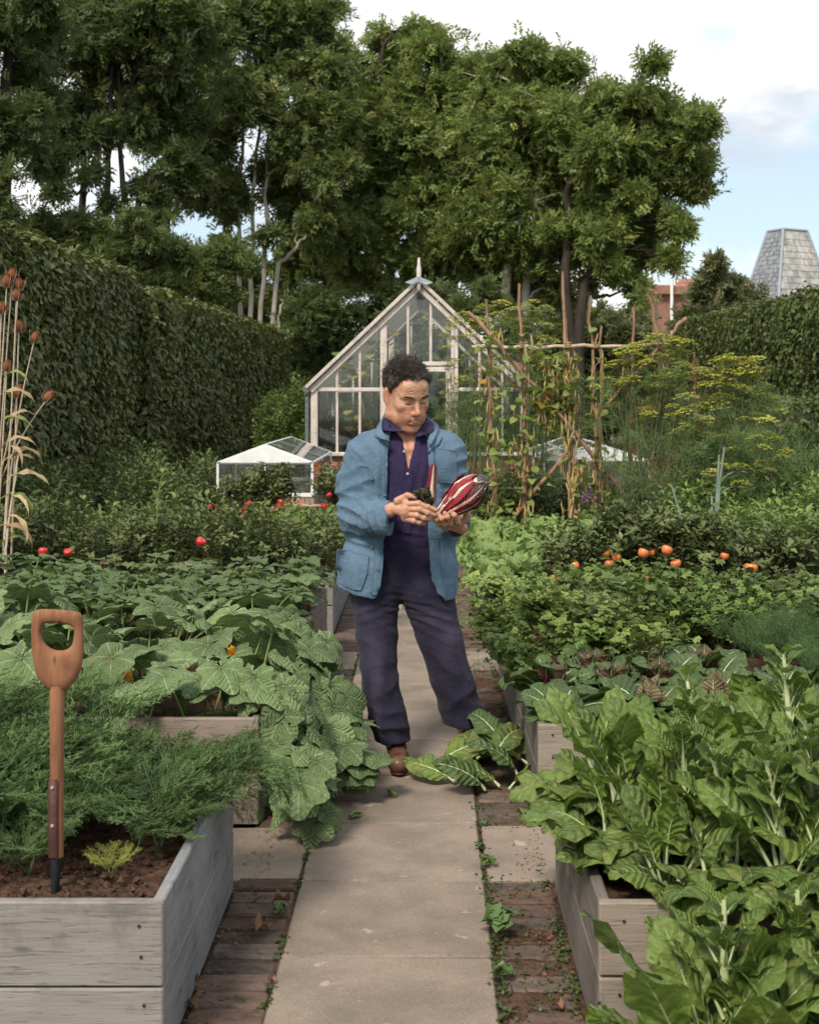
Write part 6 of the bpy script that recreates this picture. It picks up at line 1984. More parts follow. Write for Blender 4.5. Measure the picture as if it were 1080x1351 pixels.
for (px, py, s, lab) in [(655, 1228, 1.5, 'largest, with rounded leaves in the right slab joint'), (640, 1143, .8, 'small, in the right slab joint below the corner'), (634, 1120, .5, 'tiny, in the upper right joint'), (662, 1290, .8, 'at the lower right joint'),
                         (640, 1090, .5, 'tiny, near the cut leaves'), (400, 1110, .4, 'tiny, in the left joint by the cross path'), (368, 1205, .7, 'in the mossy gap left of the slabs'), (440, 1085, .6, 'on the slab joint under the squash')]:
    Y = 1.6 * F / (py - 524)
    thing('weed', 'green weed ' + lab, 'weed', (float((px - 562) * Y / F), Y, 0), weed_me, 'weeds growing in the slab joints', (0, 0, random.random() * 6), s)
ms = Geo()
N = 9000
y = vn.uniform(3.3, 9.5, N)
line = vn.integers(0, 4, N)
x = np.choose(line, [-.422 + vn.normal(0, .008, N), .2 + vn.normal(0, .012, N), .405 + vn.normal(0, .012, N) - .01, vn.uniform(.21, .41, N)])
q = vnoise(np.stack([x * 9, y * 9, 0 * x], -1), 5, 3) > np.where(line == 3, .12, -.05)
p = np.stack([x, y, vn.uniform(-.004, .006, N) - .004], -1)[q]
q2 = ~((p[:, 0] < -.43) & (p[:, 1] > 4.4) & (p[:, 1] < 5))
p = p[q2]
ms.stamp(dot, rotm(len(p), 1.0, vn) * vn.uniform(.003, .008, len(p))[:, None, None], p, vn.random(len(p)))
obj('moss', ms.mesh('moss', M_MOSS), path, kind='stuff')
cr = Geo()
N = 900
x = vn.choice([-1, 1], N) * vn.uniform(.0, .1, N)
x = np.where(x < 0, -.525 + x * 1.0, .31 + x * 1.0)
p = np.stack([x, vn.uniform(3.3, 8, N), vn.uniform(0, .004, N)], -1)
cr.stamp(dot, rotm(N, .5, vn) * vn.uniform(.002, .007, N)[:, None, None], p, vn.random(N))
obj('leaf_litter', cr.mesh('leaf_litter', M_BROWNL), path, kind='stuff')

# ---------- the spade
M_SPW = wood_mat('polished ash handle', 2, (.25, .115, .06), (.155, .068, .036), (.32, .155, .085), sc=2.2, bs=.2)
M_STRAP = simple_mat('rusty steel strap', (.10, .04, .03), (.06, .028, .024), rough=.55, metal=.4, scale=14)
M_STEEL = simple_mat('dark steel blade', (.035, .04, .045), (.02, .022, .025), rough=.5, metal=.5, scale=12)
YS = 3.42
org = P(75, 1190, YS)
t = thing('garden_spade', 'old garden spade with a worn brown D handle standing upright in the carrot bed', 'spade', tuple(float(v) for v in org))


def L2(px, py):
    p = P(px, py, YS) - org
    return p[0], p[2]


# D handle: outer outline minus grip hole, swept as rings between the two outlines, rounded in depth
def dloop(pts, n=64):
    pts = np.array([L2(*p) for p in pts])
    m = len(pts)
    tt = np.linspace(0, m, n, endpoint=False)
    out = []
    for a in tt:
        i = int(a) % m
        f = a - int(a)
        p0, p1, p2, p3 = pts[(i - 1) % m], pts[i], pts[(i + 1) % m], pts[(i + 2) % m]
        out.append(.5 * ((2 * p1) + (-p0 + p2) * f + (2 * p0 - 5 * p1 + 4 * p2 - p3) * f * f + (-p0 + 3 * p1 - 3 * p2 + p3) * f ** 3))
    return np.array(out)


outer = dloop([(44, 810), (52, 804), (76, 804), (101, 807), (109, 814), (110, 845), (109, 875), (102, 895), (88, 910), (75, 914), (63, 909), (50, 893), (44, 870), (42, 840)])
inner = dloop([(57, 826), (62, 822), (76, 822), (92, 825), (98, 830), (98, 840), (95, 851), (88, 857), (80, 858), (72, 857), (64, 853), (58, 846), (55, 838), (55, 832)])
n = 64
# match loops by angle
def by_angle(l, c):
    a = np.arctan2(l[:, 1] - c[1], l[:, 0] - c[0])
    ang = np.linspace(-pi, pi, n, endpoint=False)
    o = np.argsort(a)
    aa = np.concatenate([a[o] - 2 * pi, a[o], a[o] + 2 * pi])
    ll = np.concatenate([l[o]] * 3)
    return np.stack([np.interp(ang, aa, ll[:, 0]), np.interp(ang, aa, ll[:, 1])], -1)


cin = inner.mean(0)
O_, I_ = by_angle(outer, cin), by_angle(inner, cin)
g = Geo()
k = 12
V = []
for q in range(k):
    a = 2 * pi * q / k
    f = .5 - .5 * cos(a)              # 0 outer .. 1 inner
    mid2 = O_ * (1 - f) + I_ * f
    wdt = np.linalg.norm(O_ - I_, axis=1)
    dep = np.minimum(.0165, .011 + .12 * wdt) * np.sign(sin(a)) * abs(sin(a)) ** .6
    V.append(np.stack([mid2[:, 0], dep, mid2[:, 1]], -1))
V = np.concatenate(V)
g.add(V, [(q * n + j, ((q + 1) % k) * n + j, ((q + 1) % k) * n + (j + 1) % n, q * n + (j + 1) % n) for q in range(k) for j in range(n)])
obj('grip', g.mesh('grip', M_SPW), t)
x0, z0 = L2(75.5, 905)
x1, z1 = L2(75.5, 1130)
obj('shaft', Geo().tube([(x0, 0, z0), (x0, 0, z0 - .02), (x0, 0, (z0 + z1) / 2), (x1, 0, z1)], [.017, .0185, .0175, .0165], 16).mesh('shaft', M_SPW), t)
xs0, zs0 = L2(73, 1026)
xs1, zs1 = L2(74, 1128)
obj('strap', bevel_box((xs0 - .012, -.0225, zs1), (xs0 + .012, -.015, zs0), .003).mesh('strap', M_STRAP, True), t)
obj('strap', bevel_box((xs0 - .012, .013, zs1), (xs0 + .012, .019, zs0), .003).mesh('strap', M_STRAP, True), t)
for py in (1036, 1086):
    xr, zr = L2(72.5, py)
    obj('rivet', Geo().tube([(xr, -.021, zr), (xr, -.0265, zr)], [.0055, .003], 10).mesh('rivet', M_LEAD), t)
q = [L2(74, 1120), L2(74.5, 1150), L2(73, 1170), L2(71, 1195), L2(70, 1230)]
obj('socket', Geo().tube([(a, 0, b) for a, b in q], [.0195, .018, .014, .012, .012], 12, flat=.7).mesh('socket', M_STEEL), t)
bx0, bz0 = L2(70, 1200)
obj('blade', bevel_box((bx0 - .09, -.004, bz0 - .26), (bx0 + .09, .004, bz0 - .045), .003).mesh('blade', M_STEEL), t)

# ================================================================== THE MAN
class Field:
    """A signed distance field on a grid, meshed by surface nets into one continuous surface."""
    def __init__(s, lo, hi, h):
        s.lo, s.h = np.array(lo, float), h
        s.n = np.ceil((np.array(hi) - s.lo) / h).astype(int) + 1
        s.D = np.full(s.n, .5, np.float32)

    def _sub(s, lo, hi):
        a = np.clip(np.floor((np.array(lo) - s.lo) / s.h).astype(int), 0, s.n)
        b = np.clip(np.ceil((np.array(hi) - s.lo) / s.h).astype(int) + 1, 0, s.n)
        sl = tuple(slice(x, y) for x, y in zip(a, b))
        ax = [(s.lo[i] + s.h * np.arange(a[i], b[i])).astype(np.float32) for i in range(3)]
        return sl, ax[0][:, None, None], ax[1][None, :, None], ax[2][None, None, :]

    def _join(s, sl, d, k, op):
        D = s.D[sl]
        if op < 0:
            D, d = -D, d
        if k > 0:
            h = np.clip(.5 + .5 * (d - D) / k, 0, 1)
            r = d * (1 - h) + D * h - k * h * (1 - h)
        else:
            r = np.minimum(D, d)
        s.D[sl] = -r if op < 0 else r

    def cone(s, a, b, r1, r2=None, k=.02, op=1, sq=(1, 1, 1)):
        """A capsule with two radii; op -1 carves. sq squashes the cross section per axis."""
        a, b = np.array(a, float), np.array(b, float)
        r2 = r1 if r2 is None else r2
        m = max(r1, r2) * max(1, 1 / min(sq)) + k + .03
        sl, X, Y, Z = s._sub(np.minimum(a, b) - m, np.maximum(a, b) + m)
        if 0 in [q.stop - q.start for q in sl]:
            return s
        ba = b - a
        px, py, pz = X - a[0], Y - a[1], Z - a[2]
        t = np.clip((px * ba[0] + py * ba[1] + pz * ba[2]) / max(1e-9, ba @ ba), 0, 1)
        d = np.sqrt(((px - t * ba[0]) * sq[0]) ** 2 + ((py - t * ba[1]) * sq[1]) ** 2 + ((pz - t * ba[2]) * sq[2]) ** 2) - (r1 + t * (r2 - r1))
        s._join(sl, d, k, op)
        return s

    def ell(s, c, r, k=.02, op=1, R=None):
        c, r = np.array(c, float), np.array(r, float)
        m = max(r) + k + .03
        sl, X, Y, Z = s._sub(c - m, c + m)
        if 0 in [q.stop - q.start for q in sl]:
            return s
        p = [X - c[0], Y - c[1], Z - c[2]]
        if R is not None:
            R = np.array(R)
            p = [R[0][i] * p[0] + R[1][i] * p[1] + R[2][i] * p[2] for i in range(3)]
        k0 = np.sqrt((p[0] / r[0]) ** 2 + (p[1] / r[1]) ** 2 + (p[2] / r[2]) ** 2)
        k1 = np.sqrt((p[0] / r[0] ** 2) ** 2 + (p[1] / r[1] ** 2) ** 2 + (p[2] / r[2] ** 2) ** 2) + 1e-6
        s._join(sl, k0 * (k0 - 1) / k1, k, op)
        return s

    def plane(s, n, d, k=.005):
        """Keep the side where n.p < d."""
        n = np.array(n, float)
        n /= np.linalg.norm(n)
        sl, X, Y, Z = s._sub(s.lo - 1, s.lo + 99)
        q = n[0] * X + n[1] * Y + n[2] * Z - d
        s.D[:] = np.maximum(s.D, q)
        return s

    def mesh(s):
        D = s.D
        nx, ny, nz = D.shape
        ins = D < 0
        c = [ins[i:nx - 1 + i, j:ny - 1 + j, k:nz - 1 + k] for i in (0, 1) for j in (0, 1) for k in (0, 1)]
        anyi, alli = c[0].copy(), c[0].copy()
        for q in c[1:]:
            anyi |= q
            alli &= q
        act = np.argwhere(anyi & ~alli)
        idx = np.full((nx - 1, ny - 1, nz - 1), -1, np.int64)
        idx[tuple(act.T)] = np.arange(len(act))
        acc, cnt = np.zeros((len(act), 3)), np.zeros(len(act))
        cor = np.array([(i, j, k) for i in (0, 1) for j in (0, 1) for k in (0, 1)])
        for a in range(8):
            for b in range(a + 1, 8):
                if np.abs(cor[a] - cor[b]).sum() != 1:
                    continue
                da = D[tuple((act + cor[a]).T)]
                db = D[tuple((act + cor[b]).T)]
                x = (da < 0) != (db < 0)
                t = np.where(x, da / np.where(x, da - db, 1), 0)
                acc += np.where(x[:, None], cor[a] + (cor[b] - cor[a]) * t[:, None], 0)
                cnt += x
        V = s.lo + s.h * (act + acc / cnt[:, None])
        Q = []
        for ax in range(3):
            o1, o2 = [q for q in range(3) if q != ax]
            sa = [slice(None)] * 3; sb = [slice(None)] * 3
            sa[ax] = slice(0, -1); sb[ax] = slice(1, None)
            A, B = ins[tuple(sa)], ins[tuple(sb)]
            e = np.argwhere(A != B)
            e = e[(e[:, o1] > 0) & (e[:, o2] > 0) & (e[:, o1] < D.shape[o1] - 1) & (e[:, o2] < D.shape[o2] - 1)]
            sg = A[tuple(e.T)]
            v = []
            for d1, d2 in ((0, 0), (1, 0), (1, 1), (0, 1)):
                q = e.copy()
                q[:, o1] -= 1 - d1
                q[:, o2] -= 1 - d2
                v.append(idx[tuple(q.T)])
            q = np.stack(v, 1)
            flip = sg if ax != 1 else ~sg
            Q.append(np.where(flip[:, None], q, q[:, ::-1]))
        Q = np.concatenate(Q)
        Q = Q[(Q >= 0).all(1)]
        return V, Q


def relax(V, Q, it=2, lam=.5):
    for _ in range(it):
        acc = np.zeros_like(V)
        cnt = np.zeros(len(V))
        for a in range(4):
            b = (a + 1) % 4
            np.add.at(acc, Q[:, a], V[Q[:, b]]); np.add.at(cnt, Q[:, a], 1)
            np.add.at(acc, Q[:, b], V[Q[:, a]]); np.add.at(cnt, Q[:, b], 1)
        V = V + lam * (acc / np.maximum(cnt, 1)[:, None] - V)
    return V


def vnormals(V, Q):
    n = np.cross(V[Q[:, 2]] - V[Q[:, 0]], V[Q[:, 3]] - V[Q[:, 1]])
    N = np.zeros_like(V)
    for a in range(4):
        np.add.at(N, Q[:, a], n)
    return N / (np.linalg.norm(N, axis=1)[:, None] + 1e-12)


YM = 5.85


def Mn(px, py, dy=0.0):
    return P(px, py, YM + dy)


man = thing('person', 'man in faded blue work jacket and navy trousers standing on the path, looking down', 'person', (float(Mn(540, 0)[0]), YM, 0))
MO = np.array([float(Mn(540, 0)[0]), YM, 0])


def cloth_mat(name, c1, c2, worn, wsc=900, fade=0, rough=.9, fold=.5):
    m, nt = new_mat(name)
    co = node(nt, 'ShaderNodeTexCoord').outputs['Object']
    c = mixc(nt, ramp(nt, noise(nt, co, 5, 5, .6), .3, .72), c1, c2)
    c = mixc(nt, mth(nt, 'MULTIPLY', ramp(nt, noise(nt, co, 42, 4, .7), .5, .75), .35), c, worn)
    if fade:
        f = attr(nt, 'var')
        f = mth(nt, 'MULTIPLY', f, mth(nt, 'ADD', .55, noise(nt, vscale(nt, co, (1, 1, .35)), 22, 5, .6)), clamp=True)
        c = mixc(nt, f, c, worn)
    wv = noise(nt, co, wsc, 2, .5)
    c = mixc(nt, mth(nt, 'MULTIPLY', ramp(nt, wv, .35, .65), .22), c, worn)
    pr = node(nt, 'ShaderNodeBsdfPrincipled', {'Base Color': c, 'Roughness': rough, 'Specular IOR Level': .15, 'Sheen Weight': .06, 'Sheen Roughness': .6})
    h = mth(nt, 'ADD', mth(nt, 'MULTIPLY', noise(nt, vscale(nt, co, (1, 1, 1.5)), 26, 4, .5, dist=.8), 3 * fold), mth(nt, 'MULTIPLY', wv, .25))
    nt.links.new(bump(nt, h, .5, .006), pr.inputs['Normal'])
    finish(nt, pr.outputs[0])
    return m


M_JACK = cloth_mat('faded blue work cotton', (.088, .152, .225), (.054, .103, .162), (.20, .275, .345))
M_SEAM = cloth_mat('worn seam cotton', (.085, .155, .24), (.065, .125, .2), (.18, .26, .34))
M_TROU = cloth_mat('navy moleskin', (.012, .011, .028), (.008, .008, .020), (.058, .048, .082), fade=1)
M_SHIRT = cloth_mat('indigo shirt cotton', (.026, .017, .060), (.017, .012, .042), (.060, .047, .11))
M_BUT = simple_mat('dull metal button', (.18, .2, .22), bs=0, metal=.6, rough=.4)
M_PBUT = simple_mat('pearl button', (.5, .48, .5), bs=0, rough=.3)
M_LEATH = simple_mat('brown leather', (.12, .055, .035), (.07, .03, .02), rough=.5, scale=25, bs=.3, coat=.2)


def skin_mat():
    m, nt = new_mat('weathered skin')
    co = node(nt, 'ShaderNodeTexCoord').outputs['Object']
    v = attr(nt, 'var')       # 0 plain skin, 0.5 reddened, 1 stubble and beard
    base = mixc(nt, ramp(nt, noise(nt, co, 40, 5, .6), .35, .7), (.52, .295, .19), (.40, .205, .13))
    red = ramp(nt, v, .15, .5)
    beard = ramp(nt, v, .6, 1.0)
    c = mixc(nt, mth(nt, 'MULTIPLY', red, .6), base, (.40, .13, .085))
    c = mixc(nt, mth(nt, 'MULTIPLY', beard, .55), c, (.20, .12, .095))
    c = mixc(nt, mth(nt, 'MULTIPLY', ramp(nt, noise(nt, co, 210, 2, .7), .56, .7), .25), c, (.3, .13, .085))
    pr = node(nt, 'ShaderNodeBsdfPrincipled', {'Base Color': c, 'Roughness': .48, 'Specular IOR Level': .4, 'Subsurface Weight': .08, 'Subsurface Radius': (.01, .004, .002), 'Subsurface Scale': .6})
    nt.links.new(bump(nt, mth(nt, 'ADD', noise(nt, co, 240, 3, .6), mth(nt, 'MULTIPLY', noise(nt, vscale(nt, co, (.6, .6, 1.6)), 60, 4, .65), 2.2)), .5, .003), pr.inputs['Normal'])
    finish(nt, pr.outputs[0])
    return m


M_SKIN = skin_mat()
M_HAIR = simple_mat('dark greying curls', (.030, .020, .014), (.15, .125, .105), rough=.4, spec=.5, scale=45, bs=0, lo=.5, hi=.72, var=.5)
M_LASH = simple_mat('eyelash and brow hair', (.02, .014, .012), (.035, .025, .02), bs=0)
M_LIP = simple_mat('lip', (.36, .17, .13), (.3, .13, .10), rough=.45, bs=.2)
M_EYE = simple_mat('eye', (.5, .47, .43), bs=0, rough=.15)
M_NAILB = simple_mat('finger nail', (.5, .3, .23), (.42, .24, .18), rough=.3, bs=0)

# ------------------------------------------------------------------ head
HS = 1.11
HC = Mn(535.5, 521.5, -.06)
YAW, PIT, ROLL = radians(27), radians(20), radians(-3)
# head local: x to picture right, y forward (towards the camera before the turn), z up
f = Field((-.11, -.14, -.25), (.11, .16, .155), .0024)
f.ell((0, -.022, .045), (.074, .097, .086), k=0)
f.ell((0, .015, .03), (.068, .075, .075), k=.02)
f.ell((0, .032, -.03), (.058, .060, .080), k=.03)
for sx in (-1, 1):
    f.cone((sx * .050, .002, -.066), (sx * .020, .064, -.100), .026, .020, k=.022)
    f.cone((sx * .058, -.006, -.02), (sx * .052, .0, -.066), .020, .024, k=.022)    # jaw line
    f.ell((sx * .042, .060, -.020), (.024, .024, .019), k=.028)                           # cheekbone
    f.cone((sx * .020, .074, -.055), (sx * .044, .050, -.068), .021, .022, k=.025)         # cheek
    f.cone((sx * .012, .0895, .021), (sx * .050, .0720, .022), .0105, .009, k=.014)        # brow ridge
f.ell((0, .074, -.064), (.030, .026, .030), k=.02)                                         # muzzle
f.ell((0, .079, -.102), (.024, .020, .017), k=.014)                                        # chin
f.ell((0, .066, .055), (.052, .030, .035), k=.03)                                          # forehead
for sx in (-1, 1):
    f.ell((sx * .0315, .0985, .0005), (.0190, .0190, .0130), k=.010, op=-1)               # socket
    f.ell((sx * .0315, .0735, .0005), (.0145, .0145, .0125), k=.004)                       # eyelid bulge
    f.cone((sx * .020, .0855, -.0125), (sx * .043, .0775, -.0125), .0045, .004, k=.008)     # eye bag
    f.ell((sx * .024, .082, -.048), (.015, .012, .020), k=.016)
f.cone((0, .0865, .012), (0, .1135, -.031), .0080, .0098, k=.012)                        # nose bridge
f.ell((0, .1155, -.0335), (.0112, .0105, .0098), k=.008)                                   # tip
for sx in (-1, 1):
    f.ell((sx * .0125, .1035, -.0375), (.0070, .0095, .0070), k=.006)                      # wing
    f.ell((sx * .0062, .1085, -.0445), (.0032, .0050, .0030), k=.003, op=-1)               # nostril
f.cone((-.013, .1005, -.0605), (.013, .1005, -.0605), .0052, .0052, k=.007)              # upper lip
f.cone((-.012, .1000, -.0740), (.012, .1000, -.0740), .0062, .0062, k=.007)              # lower lip
f.cone((-.024, .0975, -.0672), (.024, .0975, -.0672), .0034, .0034, k=.003, op=-1)        # mouth line
f.cone((-.013, .0985, -.0845), (.013, .0985, -.0845), .004, .004, k=.006, op=-1)          # under the lip
for z in (.036, .046, .057):
    f.cone((-.03, .0975 - (z - .03) * .25, z), (.03, .0975 - (z - .03) * .25, z), .0014, .0014, k=.004, op=-1)
for sx in (-1, 1):                                                                        # ears
    Re = Matrix.Rotation(sx * .35, 3, 'Z') @ Matrix.Rotation(.18, 3, 'X')
    f.ell((sx * .0785, -.012, -.002), (.0080, .020, .034), k=.006, R=Re)
    f.ell((sx * .0865, -.006, .003), (.0055, .0115, .021), k=.003, op=-1, R=Re)
    f.ell((sx * .0745, -.004, -.030), (.006, .008, .009), k=.005)
V, Q = f.mesh()
V = relax(V, Q, 1, .35)
V[:, 2] = np.where(V[:, 2] < 0, V[:, 2] * 1.0 - .10 * np.minimum(.12, -V[:, 2]) * np.clip((V[:, 1] + .03) / .05, 0, 1), V[:, 2])
# colour zones on the face
def gz3(c, r):
    return np.exp(-(((V - np.array(c)) / np.array(r)) ** 2).sum(1))


zone = .42 * gz3((0, .115, -.035), (.02, .03, .018)) + .35 * (gz3((.04, .08, -.03), (.025, .03, .022)) + gz3((-.04, .08, -.03), (.025, .03, .022)))
zone += .3 * (gz3((.08, 0, 0), (.02, .04, .04)) + gz3((-.08, 0, 0), (.02, .04, .04))) + .15
lower = np.clip((-.05 - V[:, 2]) / .02, 0, 1) * np.clip((V[:, 1] + .0) / .03, 0, 1)
zone = np.clip(zone, 0, .5) + lower * .22
Rh = Matrix.Rotation(YAW, 3, 'Z') @ Matrix.Rotation(ROLL, 3, 'Y')
FLIP = Matrix(((1, 0, 0), (0, -1, 0), (0, 0, 1)))            # head local y forward becomes world -y
PITm = Matrix.Rotation(PIT, 3, 'X')


def head_to_world(p):
    p = np.asarray(p, float)
    q = p * [1, -1, 1]
    # pitch forward: the face (-y) goes down
    c_, s_ = cos(PIT), sin(PIT)
    y, z = q[:, 1] * c_ - q[:, 2] * s_, q[:, 1] * s_ + q[:, 2] * c_
    q = np.stack([q[:, 0], y, z], 1)
    c_, s_ = cos(YAW), sin(YAW)
    x, y = q[:, 0] * c_ - q[:, 1] * s_, q[:, 0] * s_ + q[:, 1] * c_
    q = np.stack([x, y, q[:, 2]], 1)
    c_, s_ = cos(ROLL), sin(ROLL)
    x, z = q[:, 0] * c_ + q[:, 2] * s_, -q[:, 0] * s_ + q[:, 2] * c_
    q = np.stack([x, q[:, 1], z], 1)
    return q * HS + HC


body = Geo()
body.add(head_to_world(V) - MO, Q[:, ::-1], var=np.clip(zone, 0, 1))
HV, HQ = V, Q

# neck, chest and hidden body under the clothes
f = Field((-.36, 5.45, .55), (.24, 6.15, 1.60), .008)
nk = head_to_world(np.array([(0, -.018, -.045), (0, -.03, -.12)]))
hx = float(Mn(541, 0)[0])
f.cone(nk[0], nk[1], .060, .062, k=.02)
f.cone(nk[1], (hx, YM + .02, 1.40), .062, .070, k=.03)
f.ell((hx, YM + .01, 1.27), (.20, .105, .19), k=.05)
f.ell((hx - .01, YM + .01, 1.0), (.16, .10, .2), k=.06)
f.cone((hx - .17, YM + .01, 1.36), (hx + .17, YM + .01, 1.36), .055, k=.05)
SHL, SHR = Mn(478, 596, .01), Mn(598, 594, .01)
ELL, ELR = Mn(465, 682, -.03), Mn(608, 684, .02)
WRL, WRR = Mn(514, 674, -.30), Mn(603, 691, -.24)
f.cone(SHL, ELL, .05, .04, k=.04)
f.cone(ELL + [0, 0, -.01], WRL, .04, .030, k=.02)
f.cone(SHR, ELR, .05, .04, k=.04)
f.cone(ELR, WRR, .04, .030, k=.02)
# neck sinews and collarbone
for sx in (-1, 1):
    f.cone(nk[0] + [sx * .045, 0, -.02], (hx + sx * .015, YM - .075, 1.375), .012, .009, k=.02)
    f.cone((hx + sx * .02, YM - .078, 1.375), (hx + sx * .12, YM - .06, 1.40), .010, .010, k=.02)
V, Q = f.mesh()
body.add(V - MO, Q[:, ::-1], var=.32)
f = Field((-.34, 5.5, .02), (.36, 6.2, .95), .014)
hipc = (hx - .01, YM + .02, .88)
f.ell(hipc, (.15, .10, .12), k=.05)
LEG_L = [Mn(494, 775), Mn(497, 838, -.02), Mn(501, 898, -.06), Mn(513, 951, -.05), Mn(521, 990, -.03)]
LEG_R = [Mn(562, 778), Mn(579, 838, .02), Mn(597, 900, .04), Mn(611, 945, .08), Mn(618, 978, .10)]
for L_ in (LEG_L, LEG_R):
    for a, b, r1, r2 in zip(L_[:-1], L_[1:], (.07, .06, .05, .045), (.06, .05, .045, .035)):
        f.cone(a, b, r1, r2, k=.03)
V, Q = f.mesh()
body.add(V - MO, Q[:, ::-1], var=.2)


# ------------------------------------------------------------------ hands
def hand(points, palm, wrist, thumb, rad=.0116, h=.0022):
    allp = np.concatenate([np.concatenate([np.array(q) for q in points]), np.array(palm), np.array(thumb), np.array([wrist])])
    f = Field(allp.min(0) - .03, allp.max(0) + .03, h)
    pts = [np.array(q, float) for q in palm]
    for a, b in zip(pts[:-1], pts[1:]):
        f.cone(a, b, .0155, .0155, k=.014)
    f.cone(wrist, np.mean(pts, 0), .026, .021, k=.02, sq=(1, 1.2, 1))
    for ch in points:
        ch = [np.array(q, float) for q in ch]
        m = len(ch)
        for i, (a, b) in enumerate(zip(ch[:-1], ch[1:])):
            f.cone(a, b, rad * (1.06 - .09 * i), rad * (.98 - .09 * i), k=.0035)
        for i in range(1, m - 1):
            f.ell(ch[i], (rad * 1.10,) * 3, k=.004)
    th_ = [np.array(q, float) for q in thumb]
    f.cone(th_[0], th_[1], .0165, .0125, k=.012)
    f.cone(th_[1], th_[2], .0120, .0112, k=.004)
    if len(th_) > 3:
        f.cone(th_[2], th_[3], .0112, .0085, k=.003)
    V, Q = f.mesh()
    return relax(V, Q, 1, .3), Q


def H(px, py, dy):
    return Mn(px, py, dy)


# his right hand (picture left): back of the hand to the camera, fingers pointing right round the root end
wr1 = H(517, 671, -.30)
palm1 = [H(536, 664, -.345), H(537, 671, -.35), H(536, 678, -.345), H(534, 684, -.335)]
hand1 = [[H(538, 665, -.355), H(552, 664, -.378), H(564, 669, -.380), H(575, 673, -.372)],
         [H(539, 671.5, -.355), H(553, 672, -.384), H(564, 676.5, -.382), H(573, 679.5, -.37)],
         [H(538, 678.5, -.35), H(550, 680, -.380), H(559, 683.5, -.376), H(567, 685.5, -.362)],
         [H(536, 685, -.34), H(546, 687, -.368), H(553, 689, -.366), H(559, 690.5, -.352)]]
V, Q = hand(hand1, palm1, wr1, [H(524, 661, -.325), H(537, 653.5, -.335), H(549, 655.5, -.345), H(558, 662, -.345)])
red1 = .25 + .2 * np.clip(vnoise(V * 60, 3), 0, 1)
body.add(V - MO, Q[:, ::-1], var=red1)
# his left hand (picture right): palm up under the chicory, fingertips curling up in front of it
wr2 = H(609, 697, -.20)
palm2 = [H(600, 691, -.285), H(594, 692, -.28), H(587, 692, -.275), H(581, 691, -.27)]
hand2 = [[H(604, 691, -.29), H(603, 688, -.345), H(599, 680, -.372), H(594.5, 675, -.372)],
         [H(598, 693, -.29), H(594, 690, -.352), H(590, 682, -.380), H(586.5, 677, -.380)],
         [H(590, 694, -.29), H(586, 691, -.352), H(582.5, 684, -.378), H(579.5, 680, -.378)],
         [H(584, 693, -.28), H(579, 690, -.335), H(576, 685, -.355), H(574.5, 681.5, -.355)]]
V, Q = hand(hand2, palm2, wr2, [H(604, 694, -.26), H(613, 686, -.275), H(615.5, 677, -.29), H(613, 670, -.30)])
body.add(V - MO, Q[:, ::-1], var=.25 + .2 * np.clip(vnoise(V * 60, 5), 0, 1))
obj('body', body.mesh('body', M_SKIN), man)
nl = Geo()
for ch in hand1[:3]:
    tip, prv = ch[-1], ch[-2]
    d = (tip - prv) / np.linalg.norm(tip - prv)
    c = tip + d * .003 + np.array([0, -.0072, .002])
    nl.tube([c - d * .006, c, c + d * .006], [.003, .0046, .003], 8, flat=.5)
nl.V = [v - MO for v in nl.V]
obj('finger_nails', nl.mesh('finger_nails', M_NAILB), man)

# face details: lids, lashes, brows, lips
bvh_head = BVHTree.FromPolygons([tuple(v) for v in HV], [tuple(q) for q in HQ.tolist()])


def on_face(x, z, off=.0006):
    hit = bvh_head.ray_cast(Vector((x, .2, z)), Vector((0, -1, 0)))
    return np.array([x, hit[0].y + off, z]) if hit[0] is not None else np.array([x, .09, z])


g = Geo()
for sx in (-1, 1):
    pts = [on_face(sx * (.0315 + a * .0135), -.0052 - .0018 * (1 - a * a) + .001 * abs(a), .0004) for a in np.linspace(-1, 1, 9)]
    g.tube(pts, [.0006, .0012, .0016, .0018, .0019, .0018, .0016, .0013, .0007], 6)
V_, Q_, T_, U_, A_, qm, tm = g.arrays()
k_ = len(Q_) // 2
gw = Geo(); gw.add(head_to_world(V_[:len(V_) // 2]) - MO, Q_[:k_]); obj('eyelash', gw.mesh('eyelash', M_LASH), man)
gw = Geo(); gw.add(head_to_world(V_[len(V_) // 2:]) - MO, Q_[k_:] - len(V_) // 2); obj('eyelash', gw.mesh('eyelash', M_LASH), man)
g = Geo()
rb = np.random.default_rng(5)
for sx in (-1, 1):
    for q in range(70):
        a = rb.random()
        x = sx * (.014 + .036 * a)
        z = .0205 + .0045 * sin(a * 2.4) + rb.normal(0, .0016)
        p0 = on_face(x, z, .0002)
        g.tube([p0, p0 + [sx * .003, .0022, .0008], p0 + [sx * .0075, .0018, -.0004 + rb.normal(0, .001)]], [.0007, .0006, .0003], 3)
V_, Q_, *_r = g.arrays()
gw = Geo(); gw.add(head_to_world(V_) - MO, Q_); obj('eyebrows', gw.mesh('eyebrows', M_LASH), man)
g = Geo()
g.tube([on_face(x, -.0615 - 18 * x * x * .3, -.0008) for x in np.linspace(-.019, .019, 9)], [.0008, .0022, .0032, .0036, .0033, .0036, .0032, .0022, .0008], 8, flat=.8)
g.tube([on_face(x, -.0735 + 12 * x * x * .4, -.0018) for x in np.linspace(-.017, .017, 9)], [.0008, .003, .0042, .0048, .005, .0048, .0042, .003, .0008], 8, flat=.8)
V_, Q_, *_r = g.arrays()
gw = Geo(); gw.add(head_to_world(V_) - MO, Q_); obj('lips', gw.mesh('lips', M_LIP), man)

# hair: a cap of many short curls rooted on the scalp
hn = vnormals(HV, HQ)
if (hn[np.argmax(HV[:, 2])][2]) < 0:
    hn = -hn
x, y, z = HV.T
